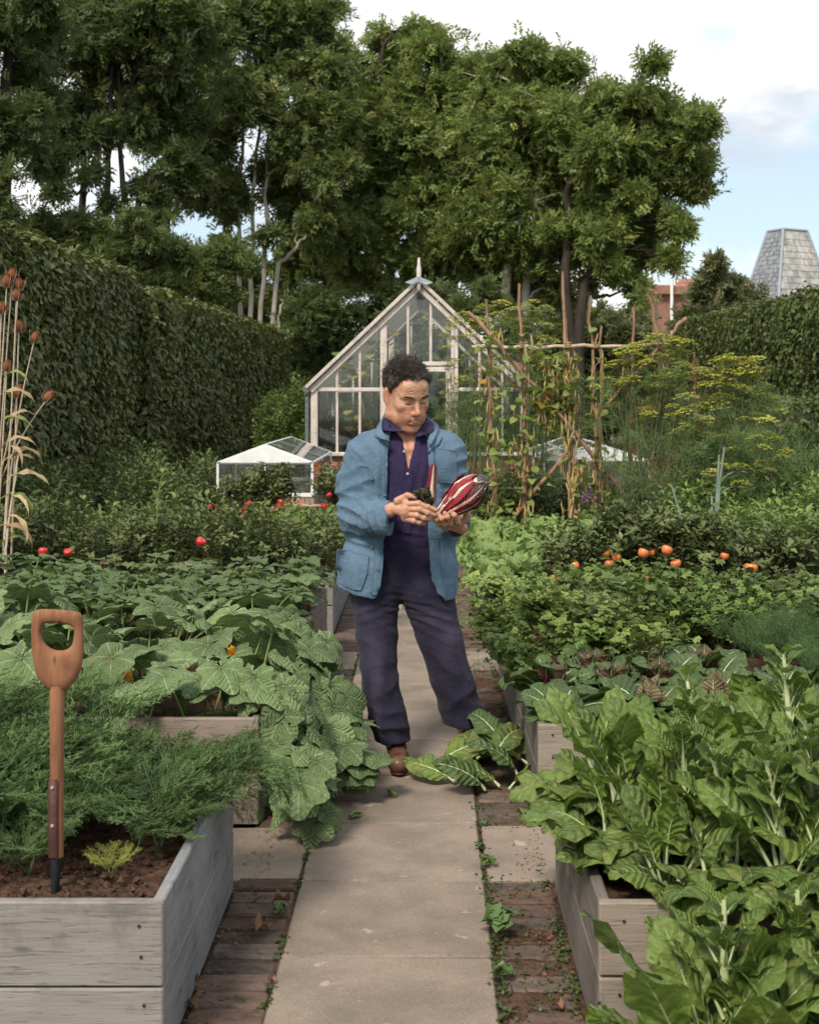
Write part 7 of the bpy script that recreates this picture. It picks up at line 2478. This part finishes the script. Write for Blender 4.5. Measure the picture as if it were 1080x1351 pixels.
# hairline: high on the forehead, receding at the temples, down behind the ears
line = np.where(y > .0, .062 + .25 * np.clip(y - .04, 0, 1) - .0 * x, -.03 - .5 * (-y))
line = np.interp(y, [-.12, -.06, -.03, .0, .03, .05, .07, .1], [-.085, -.07, -.035, .010, .050, .074, .088, .100])
line = line + .35 * np.clip(np.abs(np.abs(x) - .040) * -1 + .026, 0, 1) * (y > .03) + .013 * vnoise(HV * 70, 12, 2)
ear = (np.abs(x) > .074) & (z < .035)
scalp = np.where((z > line) & ~ear)[0]
g = Geo()
pick = rb.choice(scalp, 3000)
for q in pick:
    o, n_ = HV[q], hn[q]
    if n_ @ o < 0:
        n_ = -n_
    t_ = np.cross(n_, rb.normal(0, 1, 3))
    t_ /= np.linalg.norm(t_) + 1e-9
    b_ = np.cross(n_, t_)
    top = np.clip((o[2] - .02) / .08, 0, 1)
    cl_ = .65 + .7 * float(vnoise(np.array([o * 38]), 8, 2)[0])
    Lc = (.007 + .022 * top * cl_) * rb.uniform(.5, 1.4)
    R_ = rb.uniform(.005, .010) * (.6 + .6 * top)
    if rb.random() < .09:
        Lc *= 1.7
    turns = rb.uniform(.8, 1.6)
    s_ = np.linspace(0, 1, 9)
    a = s_ * turns * 2 * pi
    down = np.array([0, .25, -.6]) * (1 - top) - np.array([0, -.35, 0]) * top
    pts = o + n_ * (Lc * s_)[:, None] + (t_ * (R_ * (1 - np.cos(a)))[:, None] + b_ * (R_ * np.sin(a))[:, None]) + down * (Lc * .6 * s_ ** 2)[:, None]
    g.tube(pts, np.linspace(.0014, .0005, 9) * rb.uniform(.8, 1.3), 4, cap=False, var=rb.random())
V_, Q_, T_, U_, A_, qm, tm = g.arrays()
gw = Geo(); gw.add(head_to_world(V_) - MO, Q_, var=A_); hair = obj('hair', gw.mesh('hair', M_HAIR), man)
# scalp shell under the curls
keep = np.zeros(len(HV), bool); keep[scalp] = True
sq_ = HQ[keep[HQ].all(1)]
off = .006 + .005 * vnoise(HV * 130, 4, 2)
cap = HV + np.where((hn * HV).sum(1)[:, None] < 0, -hn, hn) * off[:, None]
gw = Geo(); gw.add(head_to_world(cap) - MO, sq_[:, ::-1]); obj('scalp_hair', gw.mesh('scalp_hair', M_HAIR), hair)


# ------------------------------------------------------------------ clothes
def wrinkle(V, N, terms):
    """terms: (centre, radius, direction, wavelength, amplitude): soft ridges that run across `direction`."""
    out = np.zeros(len(V))
    for c, r, d, wl, am in terms:
        c, d = np.array(c, float), np.array(d, float)
        d /= np.linalg.norm(d)
        q = V - c
        w = np.exp(-((q / r) ** 2).sum(1))
        ph = (q @ d) / wl * 2 * pi + 2.2 * vnoise(V * 7, 11, 2)
        out += am * w * (1 - np.abs(np.sin(ph / 2)) * 1.6)
    return V + N * out[:, None]


# trousers
f = Field((-.40, 5.45, .05), (.38, 6.25, 1.06), .0065)
f.ell((float(Mn(537, 0)[0]), YM + .02, float(Mn(0, 745)[2])), (.20, .125, .17), k=.04)
f.cone(Mn(500, 712, .02), Mn(575, 712, .02), .085, k=.05)
wl_ = [(LEG_L[0], .112), (LEG_L[1], .088), (LEG_L[2], .078), (LEG_L[3], .080), (Mn(521, 985, -.03), .076)]
wr_ = [(LEG_R[0], .118), (LEG_R[1], .098), (LEG_R[2], .090), (LEG_R[3], .096), (Mn(620, 972, .10), .086)]
for w_ in (wl_, wr_):
    for (a, r1), (b, r2) in zip(w_[:-1], w_[1:]):
        f.cone(a, b, r1, r2, k=.018, sq=(1, .93, 1))
sl, X, Y, Z = f._sub(f.lo - 1, f.lo + 99)
cutz = np.where(X < .05, .108 + .0 * X, .150 + 0 * X)
f.D[:] = np.maximum(f.D, cutz - Z)
V, Q = f.mesh()
N = -vnormals(V, Q)
if N[np.argmax(V[:, 2])][2] < 0:
    N = -N
V = relax(V, Q, 1, .4)
T = [(Mn(497, 860, -.1), (.13, .2, .16), (.5, 0, 1), .10, .006), (Mn(505, 905, -.1), (.12, .2, .14), (-.6, 0, 1), .11, .007), (Mn(513, 960, -.1), (.12, .2, .10), (.15, 0, 1), .075, .008),
     (Mn(590, 880, -.06), (.13, .2, .16), (.7, 0, 1), .12, .007), (Mn(606, 925, -.02), (.13, .2, .12), (-.55, 0, 1), .11, .008), (Mn(615, 955, .0), (.12, .2, .10), (.5, 0, 1), .08, .008),
     (Mn(530, 800, -.1), (.10, .2, .07), (.1, 0, 1), .028, .0045), (Mn(497, 800, -.1), (.1, .2, .1), (-.35, 0, 1), .045, .004), (Mn(572, 812, -.1), (.1, .2, .1), (.4, 0, 1), .045, .005),
     (Mn(500, 930, -.1), (.06, .2, .2), (1, 0, .15), .06, .009), (Mn(600, 850, -.1), (.06, .2, .2), (1, 0, .3), .07, .007)]
V = wrinkle(V, N, T)


def fz3(px, py, dy, r):
    return np.exp(-(((V - Mn(px, py, dy)) / np.array(r)) ** 2).sum(1))


fade = .45 * fz3(490, 850, -.1, (.05, .2, .10)) + .6 * fz3(497, 905, -.12, (.022, .2, .12)) + .75 * fz3(595, 845, -.08, (.06, .2, .09)) + .5 * fz3(570, 815, -.1, (.08, .2, .05)) + .35 * fz3(475, 800, -.1, (.05, .2, .06)) + .3 * fz3(615, 900, 0, (.02, .2, .06))
fade += .25 * (V[:, 2] < .165) * (V[:, 2] > .0) * (vnoise(V * 40, 3) > 0)
g = Geo().add(V - MO, Q[:, ::-1], var=np.clip(fade, 0, 1))
tro = obj('trousers', g.mesh('trousers', M_TROU), man)
# fly seam
bt = BVHTree.FromPolygons([tuple(v) for v in V], [tuple(q) for q in Q.tolist()])


def surf(bvh, x, z, off=.003, yb=5.0):
    hit = bvh.ray_cast(Vector((x, yb, z)), Vector((0, 1, 0)))
    return np.array([x, hit[0].y - off, z]) if hit[0] is not None else np.array([x, YM - .1, z])


seam = [surf(bt, *Mn(a, b)[[0, 2]], off=.001) for a, b in ((540, 725), (541, 745), (540, 765), (536, 785), (531, 800))]
obj('fly_seam', Geo().tube(np.array(seam) - MO, .0022, 5).mesh('fly_seam', M_TROU), tro)

# shirt
f = Field((-.34, 5.55, .93), (.22, 6.1, 1.52), .006)
f.ell((hx, YM + .01, 1.275), (.215, .122, .20), k=.05)
f.ell((hx - .01, YM + .01, 1.05), (.19, .125, .2), k=.06)
f.cone((hx - .15, YM + .01, 1.37), (hx + .15, YM + .01, 1.37), .062, k=.05)
f.cone(nk[1] + [0, 0, .01], (hx, YM + .02, 1.40), .066, .080, k=.03)
# open V at the chest
sl, X, Y, Z = f._sub(f.lo - 1, f.lo + 99)
pb_, pt1, pt2 = Mn(538.5, 619), Mn(531, 571), Mn(549.5, 571)
tt = np.clip((Z - pb_[2]) / (pt1[2] - pb_[2]), 0, 3)
inV = np.maximum(np.maximum((pb_[0] + (pt1[0] - pb_[0]) * tt) - X, X - (pb_[0] + (pt2[0] - pb_[0]) * tt)), pb_[2] - Z)
neckcut = np.maximum(inV, Y - (YM + .0))
f.D[:] = np.maximum(f.D, -neckcut)
f.D[:] = np.maximum(f.D, Z - 1.468)
V, Q = f.mesh()
N = -vnormals(V, Q)
if N[np.argmin(V[:, 1])][1] > 0:
    N = -N
V = relax(V, Q, 1, .4)
T = [(Mn(525, 640, -.12), (.06, .2, .16), (1, 0, .15), .035, .005), (Mn(552, 650, -.12), (.06, .2, .16), (1, 0, -.25), .04, .005), (Mn(538, 655, -.12), (.03, .1, .03), (0, 0, 1), .016, .003), (Mn(530, 700, -.12), (.1, .2, .05), (.3, 0, 1), .04, .006)]
V = wrinkle(V, N, T)
shirt = obj('shirt', Geo().add(V - MO, Q[:, ::-1]).mesh('shirt', M_SHIRT), man)
bs_ = BVHTree.FromPolygons([tuple(v) for v in V], [tuple(q) for q in Q.tolist()])


def patch(bvh, outline, off, th, name, mat, parent, nu=10, seam_mat=None, puff=0.0):
    """A cloth piece laid on a garment: outline = 4 picture corners (tl, tr, br, bl) or more rows of (left, right)."""
    rows = outline
    tv = np.linspace(0, len(rows) - 1, max(8, 4 * len(rows)))
    V = []
    for a in tv:
        i = min(int(a), len(rows) - 2)
        fr_ = a - i
        l = np.array(rows[i][0]) * (1 - fr_) + np.array(rows[i + 1][0]) * fr_
        r = np.array(rows[i][1]) * (1 - fr_) + np.array(rows[i + 1][1]) * fr_
        for u in np.linspace(0, 1, nu):
            q = l * (1 - u) + r * u
            w = Mn(q[0], q[1])
            o = off + puff * sin(pi * u) * sin(pi * a / (len(rows) - 1)) + .0012 * sin(q[0] * 1.1 + q[1] * .7)
            V.append(surf(bvh, w[0], w[2], o))
    V = np.array(V)
    m = len(tv)
    # smooth the depth
    G = V.reshape(m, nu, 3)
    for _ in range(3):
        y = G[:, :, 1].copy()
        y[1:-1, 1:-1] = (G[1:-1, 1:-1, 1] * 2 + G[:-2, 1:-1, 1] + G[2:, 1:-1, 1] + G[1:-1, :-2, 1] + G[1:-1, 2:, 1]) / 6
        G[:, :, 1] = np.minimum(y, G[:, :, 1] + .004)
    V = G.reshape(-1, 3)
    B = V + [0, th, 0]
    i, j = np.meshgrid(np.arange(m - 1), np.arange(nu - 1), indexing='ij')
    q = np.stack([i * nu + j, (i + 1) * nu + j, (i + 1) * nu + j + 1, i * nu + j + 1], -1).reshape(-1, 4)
    g = Geo().add(np.concatenate([V, B]) - MO, np.concatenate([q, q[:, ::-1] + m * nu]))
    loop = [j for j in range(nu)] + [k * nu + nu - 1 for k in range(1, m)] + [(m - 1) * nu + j for j in range(nu - 2, -1, -1)] + [k * nu for k in range(m - 2, 0, -1)]
    e = [(loop[k], loop[(k + 1) % len(loop)], loop[(k + 1) % len(loop)] + m * nu, loop[k] + m * nu) for k in range(len(loop))]
    g.add(np.concatenate([V, B]) - MO, e)
    o = obj(name, g.mesh(name, mat), parent)
    if seam_mat is not None:
        ring = V[loop + [loop[0]]] - MO
        obj('hem', Geo().tube(ring, .0022, 5).mesh('hem', seam_mat), o)
    return o


patch(bs_, [((533, 617), (544, 617)), ((533, 640), (543.5, 640)), ((533, 665), (543, 665)), ((532, 700), (542, 700))], .004, .004, 'placket', M_SHIRT, shirt, 6)
patch(bs_, [((528.5, 570), (534, 570)), ((533, 594), (537, 594)), ((535.5, 618), (539.5, 618))], .004, .006, 'placket', M_SHIRT, shirt, 5)
for a, b in ((525.5, 568.5), (533.3, 594.3), (538, 623), (538, 650)):
    w = surf(bs_, *Mn(a, b)[[0, 2]], off=.009) - MO
    obj('button', Geo().tube([w, w + [0, -.003, 0]], [.0062, .005], 12).mesh('button', M_PBUT), shirt)

# jacket
f = Field((-.44, 5.40, .72), (.30, 6.16, 1.56), .0058)
jx = float(Mn(532, 0)[0])
f.ell((float(Mn(536, 0)[0]), YM + .015, 1.29), (.245, .150, .20), k=.05)
f.cone((float(Mn(486, 0)[0]), YM + .015, 1.365), (float(Mn(590, 0)[0]), YM + .015, 1.365), .075, k=.05)
f.cone((hx, YM + .03, 1.39), (hx, YM + .03, 1.435), .108, .072, k=.03, sq=(1, 1, 1))
f.cone(Mn(498, 690, .01), Mn(565, 690, .01), .150, k=.08, sq=(1, 1.0, 1))
f.cone(Mn(492, 745, .01), Mn(560, 748, .01), .150, k=.05, sq=(1, .93, 1))
f.cone(Mn(489, 775, .01), Mn(558, 780, .01), .150, k=.04, sq=(1, .92, 1))
ja = Mn(481, 600, .01); jb = Mn(468, 640, .0); jc = Mn(470, 681, -.05); jd = Mn(514, 684, -.26)
for a, b, r1, r2 in ((ja, jb, .086, .078), (jb, jc, .078, .078), (jc, jd, .078, .076)):
    f.cone(a, b, r1, r2, k=.03)
ka = Mn(590, 598, .01); kb = Mn(597, 640, .02); kc = Mn(597, 676, -.02); kd = Mn(601, 688, -.13)
for a, b, r1, r2 in ((ka, kb, .078, .072), (kb, kc, .072, .070), (kc, kd, .068, .060)):
    f.cone(a, b, r1, r2, k=.025)
sl, X, Y, Z = f._sub(f.lo - 1, f.lo + 99)
pxg = 562 + X / YM * F
pyg = 524 - (Z - 1.6) / YM * F
le = np.interp(pyg, [540, 560, 575, 600, 662, 700, 715, 745, 764, 778, 790], [528, 520, 514, 512, 511.5, 509, 507, 505.5, 504, 500, 490]).astype(np.float32)
re_ = np.interp(pyg, [540, 560, 577, 600, 650, 680, 698, 720, 760, 779, 792, 800], [552, 556, 562, 565, 565.5, 565, 565, 567, 570, 578, 590, 596]).astype(np.float32)
gap = np.maximum(le - pxg, pxg - re_) / 300.0
armzone = np.minimum(np.sqrt((X - jd[0]) ** 2 + (Y - jd[1]) ** 2 + (Z - jd[2]) ** 2) - .10, 9)
open_ = np.maximum(gap, Y - (YM + .0))
open_ = np.maximum(open_, (YM - .175) - Y)          # only the body front, not the forearm reaching over it
f.D[:] = np.maximum(f.D, -open_)
hem = np.interp(pxg, [440, 470, 492, 505, 560, 590, 600], [771, 779, 784, 781, 790, 793, 787])
f.D[:] = np.maximum(f.D, (1.6 - (hem - 524) * YM / F) - Z)
# collar opening round the neck
f.cone(nk[0], (hx, YM + .00, 1.40), .078, .078, k=.006, op=-1)
# cut the cuffs
def cutcap(c, d, r=.12):
    d = np.array(d, float); d /= np.linalg.norm(d)
    q = (X - c[0]) * d[0] + (Y - c[1]) * d[1] + (Z - c[2]) * d[2]
    rr = np.sqrt((X - c[0]) ** 2 + (Y - c[1]) ** 2 + (Z - c[2]) ** 2)
    f.D[:] = np.where(rr < r, np.maximum(f.D, q), f.D)


cutcap(Mn(514, 684, -.27), (.98, -.18, 0), .125)
cutcap(Mn(602, 690, -.150), (.0, -1, 0), .09)
V, Q = f.mesh()
N = -vnormals(V, Q)
if N[np.argmin(V[:, 1])][1] > 0:
    N = -N
V = relax(V, Q, 2, .4)
T = [(Mn(468, 672, -.08), (.10, .16, .07), (.35, 0, 1), .05, .014), (Mn(462, 640, 0), (.09, .16, .10), (-.35, 0, 1), .07, .009), (Mn(490, 690, -.2), (.07, .12, .07), (1, -.6, .4), .045, .010),
     (Mn(476, 600, -.02), (.08, .16, .08), (.8, 0, .6), .06, .007), (Mn(498, 640, -.1), (.05, .1, .12), (1, 0, -.1), .05, .008), (Mn(475, 745, -.1), (.10, .2, .12), (1, 0, -.12), .08, .008),
     (Mn(480, 715, -.1), (.10, .2, .05), (.2, 0, 1), .04, .008), (Mn(598, 655, 0), (.08, .15, .10), (.45, 0, 1), .055, .011), (Mn(604, 610, 0), (.07, .15, .08), (-.4, 0, 1), .06, .008),
     (Mn(580, 650, -.1), (.05, .1, .12), (1, 0, .15), .045, .007), (Mn(583, 740, -.1), (.06, .2, .12), (1, 0, .1), .06, .008), (Mn(600, 690, -.08), (.07, .1, .05), (.2, 1, .6), .04, .008)]
V = wrinkle(V, N, T)
rid = 1 - np.abs(vnoise(V * [9, 9, 15], 33, 2)) * 3.2
V += N * (.0025 * vnoise(V * 14, 21, 3) + .0042 * np.clip(rid, 0, 1) ** 2 - .0015)[:, None]
jac = obj('jacket', Geo().add(V - MO, Q[:, ::-1]).mesh('jacket', M_JACK), man)
bj = BVHTree.FromPolygons([tuple(v) for v in V], [tuple(q) for q in Q.tolist()])
# lapels, facing, pockets
patch(bj, [((500, 574), (514, 570)), ((503, 600), (514.5, 600)), ((506, 640), (514, 640)), ((506, 652), (513, 652))], .006, .006, 'front_facing', M_JACK, jac, 6, M_SEAM)
patch(bj, [((493.5, 573.5), (515, 560)), ((499, 577), (515.5, 580)), ((510, 583), (515.5, 592))], .011, .007, 'lapel', M_JACK, jac, 8, M_SEAM)
patch(bj, [((562, 566), (583, 575)), ((562.5, 585), (578, 584)), ((563.5, 597), (568, 592))], .011, .007, 'lapel', M_JACK, jac, 8, M_SEAM)
patch(bj, [((562.5, 590), (570, 592)), ((563.5, 620), (573, 620)), ((563.5, 655), (573, 655))], .006, .006, 'front_facing', M_JACK, jac, 6, M_SEAM)
patch(bj, [((496, 712), (507.5, 712)), ((494.5, 745), (505.5, 745)), ((492, 778), (501, 776))], .005, .006, 'front_facing', M_JACK, jac, 6, M_SEAM)
patch(bj, [((565.5, 705), (577, 705)), ((569, 745), (580, 745)), ((579, 777), (588, 785))], .005, .006, 'front_facing', M_JACK, jac, 6, M_SEAM)
patch(bj, [((447, 722), (488, 728)), ((446, 745), (486, 750)), ((449, 764), (478, 772)), ((455, 768), (470, 771))], .006, .006, 'pocket', M_JACK, jac, 9, M_SEAM, .006)
patch(bj, [((574, 590), (600, 594)), ((575, 618), (602, 620)), ((578, 634), (600, 636))], .005, .005, 'chest_pocket', M_JACK, jac, 8, M_SEAM, .004)
for a, b in ((491.5, 629.6), (492.6, 716.5), (500, 745)):
    w = surf(bj, *Mn(a, b)[[0, 2]], off=.005) - MO
    obj('button', Geo().tube([w, w + [0, -.004, 0]], [.0078, .0064], 12).mesh('button', M_BUT), jac)


def sheet(rows, name, mat, parent, th=.004, seam=None):
    """Cloth sheet through rows of 3-D points (collars), with thickness and a stitched edge."""
    R_ = [np.array(r, float) for r in rows]
    m = len(R_)
    nn = 16
    G = []
    for r in R_:
        t0 = np.linspace(0, len(r) - 1, nn)
        i = np.minimum(t0.astype(int), len(r) - 2)
        fr_ = (t0 - i)[:, None]
        p0 = r[np.maximum(i - 1, 0)]; p1 = r[i]; p2 = r[i + 1]; p3 = r[np.minimum(i + 2, len(r) - 1)]
        G.append(.5 * (2 * p1 + (p2 - p0) * fr_ + (2 * p0 - 5 * p1 + 4 * p2 - p3) * fr_ ** 2 + (3 * p1 - p0 - 3 * p2 + p3) * fr_ ** 3))
    G = np.array(G)
    # curve between rows
    k = 7
    tv = np.linspace(0, m - 1, k)
    H_ = []
    for a in tv:
        i = min(int(a), m - 2)
        fr_ = a - i
        H_.append(G[i] * (1 - fr_) + G[i + 1] * fr_)
    H_ = np.array(H_)
    V = H_.reshape(-1, 3)
    c = V.mean(0)
    nrm = np.cross(H_[1:, 1:] - H_[:-1, :-1], H_[1:, :-1] - H_[:-1, 1:]).reshape(-1, 3).mean(0)
    i, j = np.meshgrid(np.arange(k - 1), np.arange(nn - 1), indexing='ij')
    q = np.stack([i * nn + j, (i + 1) * nn + j, (i + 1) * nn + j + 1, i * nn + j + 1], -1).reshape(-1, 4)
    g = Geo().add(V - MO, q)
    o = obj(name, g.mesh(name, mat), parent)
    md = o.modifiers.new('thickness', 'SOLIDIFY')
    md.thickness = th
    md.offset = 0
    if seam is not None:
        obj('hem', Geo().tube(np.concatenate([H_[:, 0], H_[-1, 1:], H_[::-1, -1][1:]]) - MO, .0018, 5).mesh('hem', seam), o)
    return o


# shirt collar: stand behind the neck, points falling over the chest
sheet([[Mn(552, 546, .06), Mn(530, 540, .10), Mn(513.5, 541, .03), Mn(513, 553, -.045), Mn(523, 562, -.085), Mn(533.5, 570, -.105)],
       [Mn(553, 556, .08), Mn(530, 548, .13), Mn(505, 553, .04), Mn(503.5, 562, -.05), Mn(508, 568, -.095), Mn(531, 568.5, -.125)]], 'collar', M_SHIRT, shirt, .005, M_SHIRT)
sheet([[Mn(552, 546, .06), Mn(560, 548, .04), Mn(562, 554, -.03), Mn(557, 562, -.07), Mn(549, 573, -.100)],
       [Mn(553, 556, .08), Mn(568, 556, .05), Mn(572, 562, -.03), Mn(569, 570, -.085), Mn(551, 576, -.120)]], 'collar', M_SHIRT, shirt, .005, M_SHIRT)
# jacket collar
sheet([[Mn(552, 545, .09), Mn(528, 541, .12), Mn(511, 543, .04), Mn(505, 553, -.03), Mn(504, 568, -.10), Mn(514, 582, -.135)],
       [Mn(552, 556, .13), Mn(528, 556, .15), Mn(504, 559, .07), Mn(496, 567, -.04), Mn(498, 576, -.115), Mn(508, 580, -.15)]], 'collar', M_JACK, jac, .007, M_SEAM)
sheet([[Mn(552, 545, .09), Mn(561, 549, .07), Mn(567, 556, .01), Mn(568, 567, -.06), Mn(564, 583, -.125)],
       [Mn(552, 556, .13), Mn(569, 556, .10), Mn(578, 563, .02), Mn(576, 573, -.07), Mn(568, 587, -.14)]], 'collar', M_JACK, jac, .007, M_SEAM)
# navy shirt cuffs
obj('cuff', Geo().tube([Mn(504, 682, -.24) - MO, Mn(516, 676, -.275) - MO], [.044, .036], 20).mesh('cuff', M_SHIRT), shirt)
obj('cuff', Geo().tube([Mn(602, 693, -.13) - MO, Mn(604, 694, -.20) - MO], [.050, .038], 20).mesh('cuff', M_SHIRT), shirt)

# shoes
for (toe, heel, lab) in ((Mn(526, 1016, -.20), Mn(523, 1000, .03), 'l'), (Mn(630, 985, .02), Mn(618, 968, .20), 'r')):
    toe, heel = toe.copy(), heel.copy()
    toe[2] = heel[2] = .045
    f = Field(np.minimum(toe, heel) - [.08, .09, .046], np.maximum(toe, heel) + [.08, .08, .14], .005)
    m_ = toe * .6 + heel * .4
    f.cone(toe, m_, .046, .045, k=.02, sq=(1, 1, 1.15))
    f.cone(m_, heel, .042, .038, k=.03)
    f.cone(m_ * .5 + heel * .5 + [0, 0, .04], heel + [0, 0, .07], .038, .045, k=.03)
    f.D[:] = np.maximum(f.D, .012 - f._sub(f.lo - 1, f.lo + 99)[3])
    V, Q = f.mesh()
    sh_ = obj('shoe', Geo().add(V - MO, Q[:, ::-1]).mesh('shoe', M_LEATH), man)
    sole = Geo()
    f2 = Field(np.minimum(toe, heel) - [.08, .09, .046], np.maximum(toe, heel) + [.08, .08, .03], .005)
    f2.cone(toe, heel, .050, .041, k=.0)
    zz_ = f2._sub(f2.lo - 1, f2.lo + 99)[3]
    f2.D[:] = np.maximum(np.maximum(f2.D, zz_ - .016), .001 - zz_)
    V, Q = f2.mesh()
    obj('sole', Geo().add(V - MO, Q[:, ::-1]).mesh('sole', M_STRAP), sh_)

# ------------------------------------------------------------------ the red chicory in his hands
M_RED = leaf_mat('red and white chicory leaf', (.30, .018, .035), (.16, .010, .025), vein=(.70, .60, .50), mode='pin', nv=15, k=3.5, mid=.22, vs=.4, rough=.28, spec=.5, trans=.12, hv=.3, blotch=60, tip=(.05, .035, .03), back=False)
M_REDP = leaf_mat('pale pink chicory leaf', (.27, .03, .045), (.15, .014, .028), vein=(.76, .70, .56), mode='pin', nv=17, k=4.5, mid=.5, vs=.4, rough=.3, trans=.12, hv=.2, blotch=50, back=False)
M_REDD = leaf_mat('dark outer chicory leaf', (.055, .04, .03), (.035, .045, .025), vein=(.45, .42, .34), mode='pin', nv=10, k=1.5, mid=.08, vs=.4, rough=.3, trans=.1, hv=.3, blotch=40, back=False)
M_ROOT = simple_mat('pale chicory base', (.62, .58, .42), (.45, .42, .22), rough=.5, scale=40)
r0, r1 = Mn(576, 683, -.315), Mn(639, 633, -.325)
ax = r1 - r0
LR = np.linalg.norm(ax)
ax /= LR
up = np.array([0, -1.0, 0]) - ax * np.dot([0, -1.0, 0], ax)
up /= np.linalg.norm(up)
sd_ = np.cross(ax, up)
rad = thing('red_chicory_head', 'long crimson and white chicory head held in both hands', 'chicory head', tuple(float(v) for v in r0))


def hr(v):
    return .064 * min(1, .30 + 1.15 * v) * math.sqrt(max(.0, 1 - max(0, (min(v, 1.0) - .5) / .515) ** 2.4))


def wrapleaf(phi, wid, rscale, v0, v1, open_=0.0, seed=0, nu=12, nv=22):
    r = np.random.default_rng(seed)
    V, UV = [], []
    ph = r.uniform(0, 6, 3)
    for v in np.linspace(0, 1, nv):
        z = v0 + (v1 - v0) * v
        w = wid * (.35 + .65 * sin(pi * min(1, (v + .08) / 1.12) ** .9) ** .7)
        if v > .94:
            w *= .75
        for u in np.linspace(-1, 1, 2 * nu + 1):
            a = phi + u * w
            R_ = hr(z) * rscale + open_ * v ** 2 + .0022 * abs(u) ** 4 * 2 + .0022 * sin(30 * v + ph[0] + 3 * u) * (abs(u) > .2) + .0045 * math.exp(-(u / .12) ** 2) * (1 - v) * rscale
            R_ += .004 * abs(u) ** 3 * sin(9 * v + ph[1])
            p = ax * (z * LR) + (up * cos(a) + sd_ * sin(a)) * R_
            V.append(p)
            UV.append((u, v))
    k = 2 * nu + 1
    i, j = np.meshgrid(np.arange(nv - 1), np.arange(k - 1), indexing='ij')
    return Geo().add(np.array(V), np.stack([i * k + j, i * k + j + 1, (i + 1) * k + j + 1, (i + 1) * k + j], -1).reshape(-1, 4), uv=UV)


f = Field(np.minimum(r0, r1) - .09, np.maximum(r0, r1) + .09, .005)
for v in np.linspace(.0, .95, 9):
    f.ell(r0 + ax * v * LR, (hr(v) * .9,) * 3, k=.01)
V, Q = f.mesh()
obj('heart', Geo().add(V - r0, Q[:, ::-1], uv=np.stack([vnoise(V * 30, 2), np.clip(((V - r0) @ ax) / LR, 0, 1)], -1)).mesh('heart', M_RED), rad)
for k, (phi, w, rs, v0, v1, op, m) in enumerate([(2.6, 1.0, .97, 0, 1.0, .0, M_REDD), (-2.4, 1.0, .99, 0, 1.01, .0, M_REDD), (1.3, .9, 1.0, 0, 1.0, .0, M_RED), (-1.35, .75, 1.02, 0, .97, .006, M_REDP),
                                                 (.35, .85, 1.03, 0, .99, .0, M_RED), (-.55, .55, 1.07, 0, .86, .004, M_REDP), (1.75, .8, 1.08, 0, 1.06, .006, M_REDD), (-1.9, .5, 1.10, 0, .8, .012, M_REDP), (.95, .5, 1.06, 0, .9, .002, M_RED)]):
    o = obj('leaf', wrapleaf(phi, w, rs, v0, v1, op, 30 + k).mesh('leaf', m), rad)
    md = o.modifiers.new('thickness', 'SOLIDIFY'); md.thickness = .0016
obj('root_end', Geo().tube([-ax * .022, -ax * .008, ax * .012, ax * .03], [.015, .021, .025, .028], 14).mesh('root_end', M_ROOT), rad)
# loose upright leaf and the dark leafy stub he pulls off
c = Mn(570, 668, -.33)
lf = blade_leaf(.005, .175, .021, lambda v: (1 - abs(2 * v - 1) ** 3.5) ** .5 * .95 + .03, -.02, .12, fold=.5, ruf=.06, rf=2, pr=.006, nu=6, nv=16, seed=77, mid=.95, crinkle=.05)
thing('torn_chicory_leaf', 'narrow white and red chicory leaf standing upright behind his fingers', 'leaf', tuple(float(v) for v in c), lf.mesh('torn_chicory_leaf', [M_REDP, M_ROOT]), None, (0, 0, -1.3), 1.0)
c = Mn(566, 672, -.345)
t = thing('torn_outer_leaves', 'crumpled dark outer leaves pinched in his right hand beside the red head', 'leaves', tuple(float(v) for v in c))
for q in range(7):
    a = q * .9
    lf = blade_leaf(.0, .10, .034, prof_oval, .1 + .1 * q, .9, fold=.5, ruf=.5, rf=3, pr=.003, nu=4, nv=10, seed=90 + q, crinkle=.1)
    place(lf.mesh('leaf', [M_REDD, M_ROOT]), 'leaf', t, (0, 0, 0), a, -.35 + .1 * (q % 3), 0, 1.0)
t.rotation_euler = (0, radians(-22), 0)
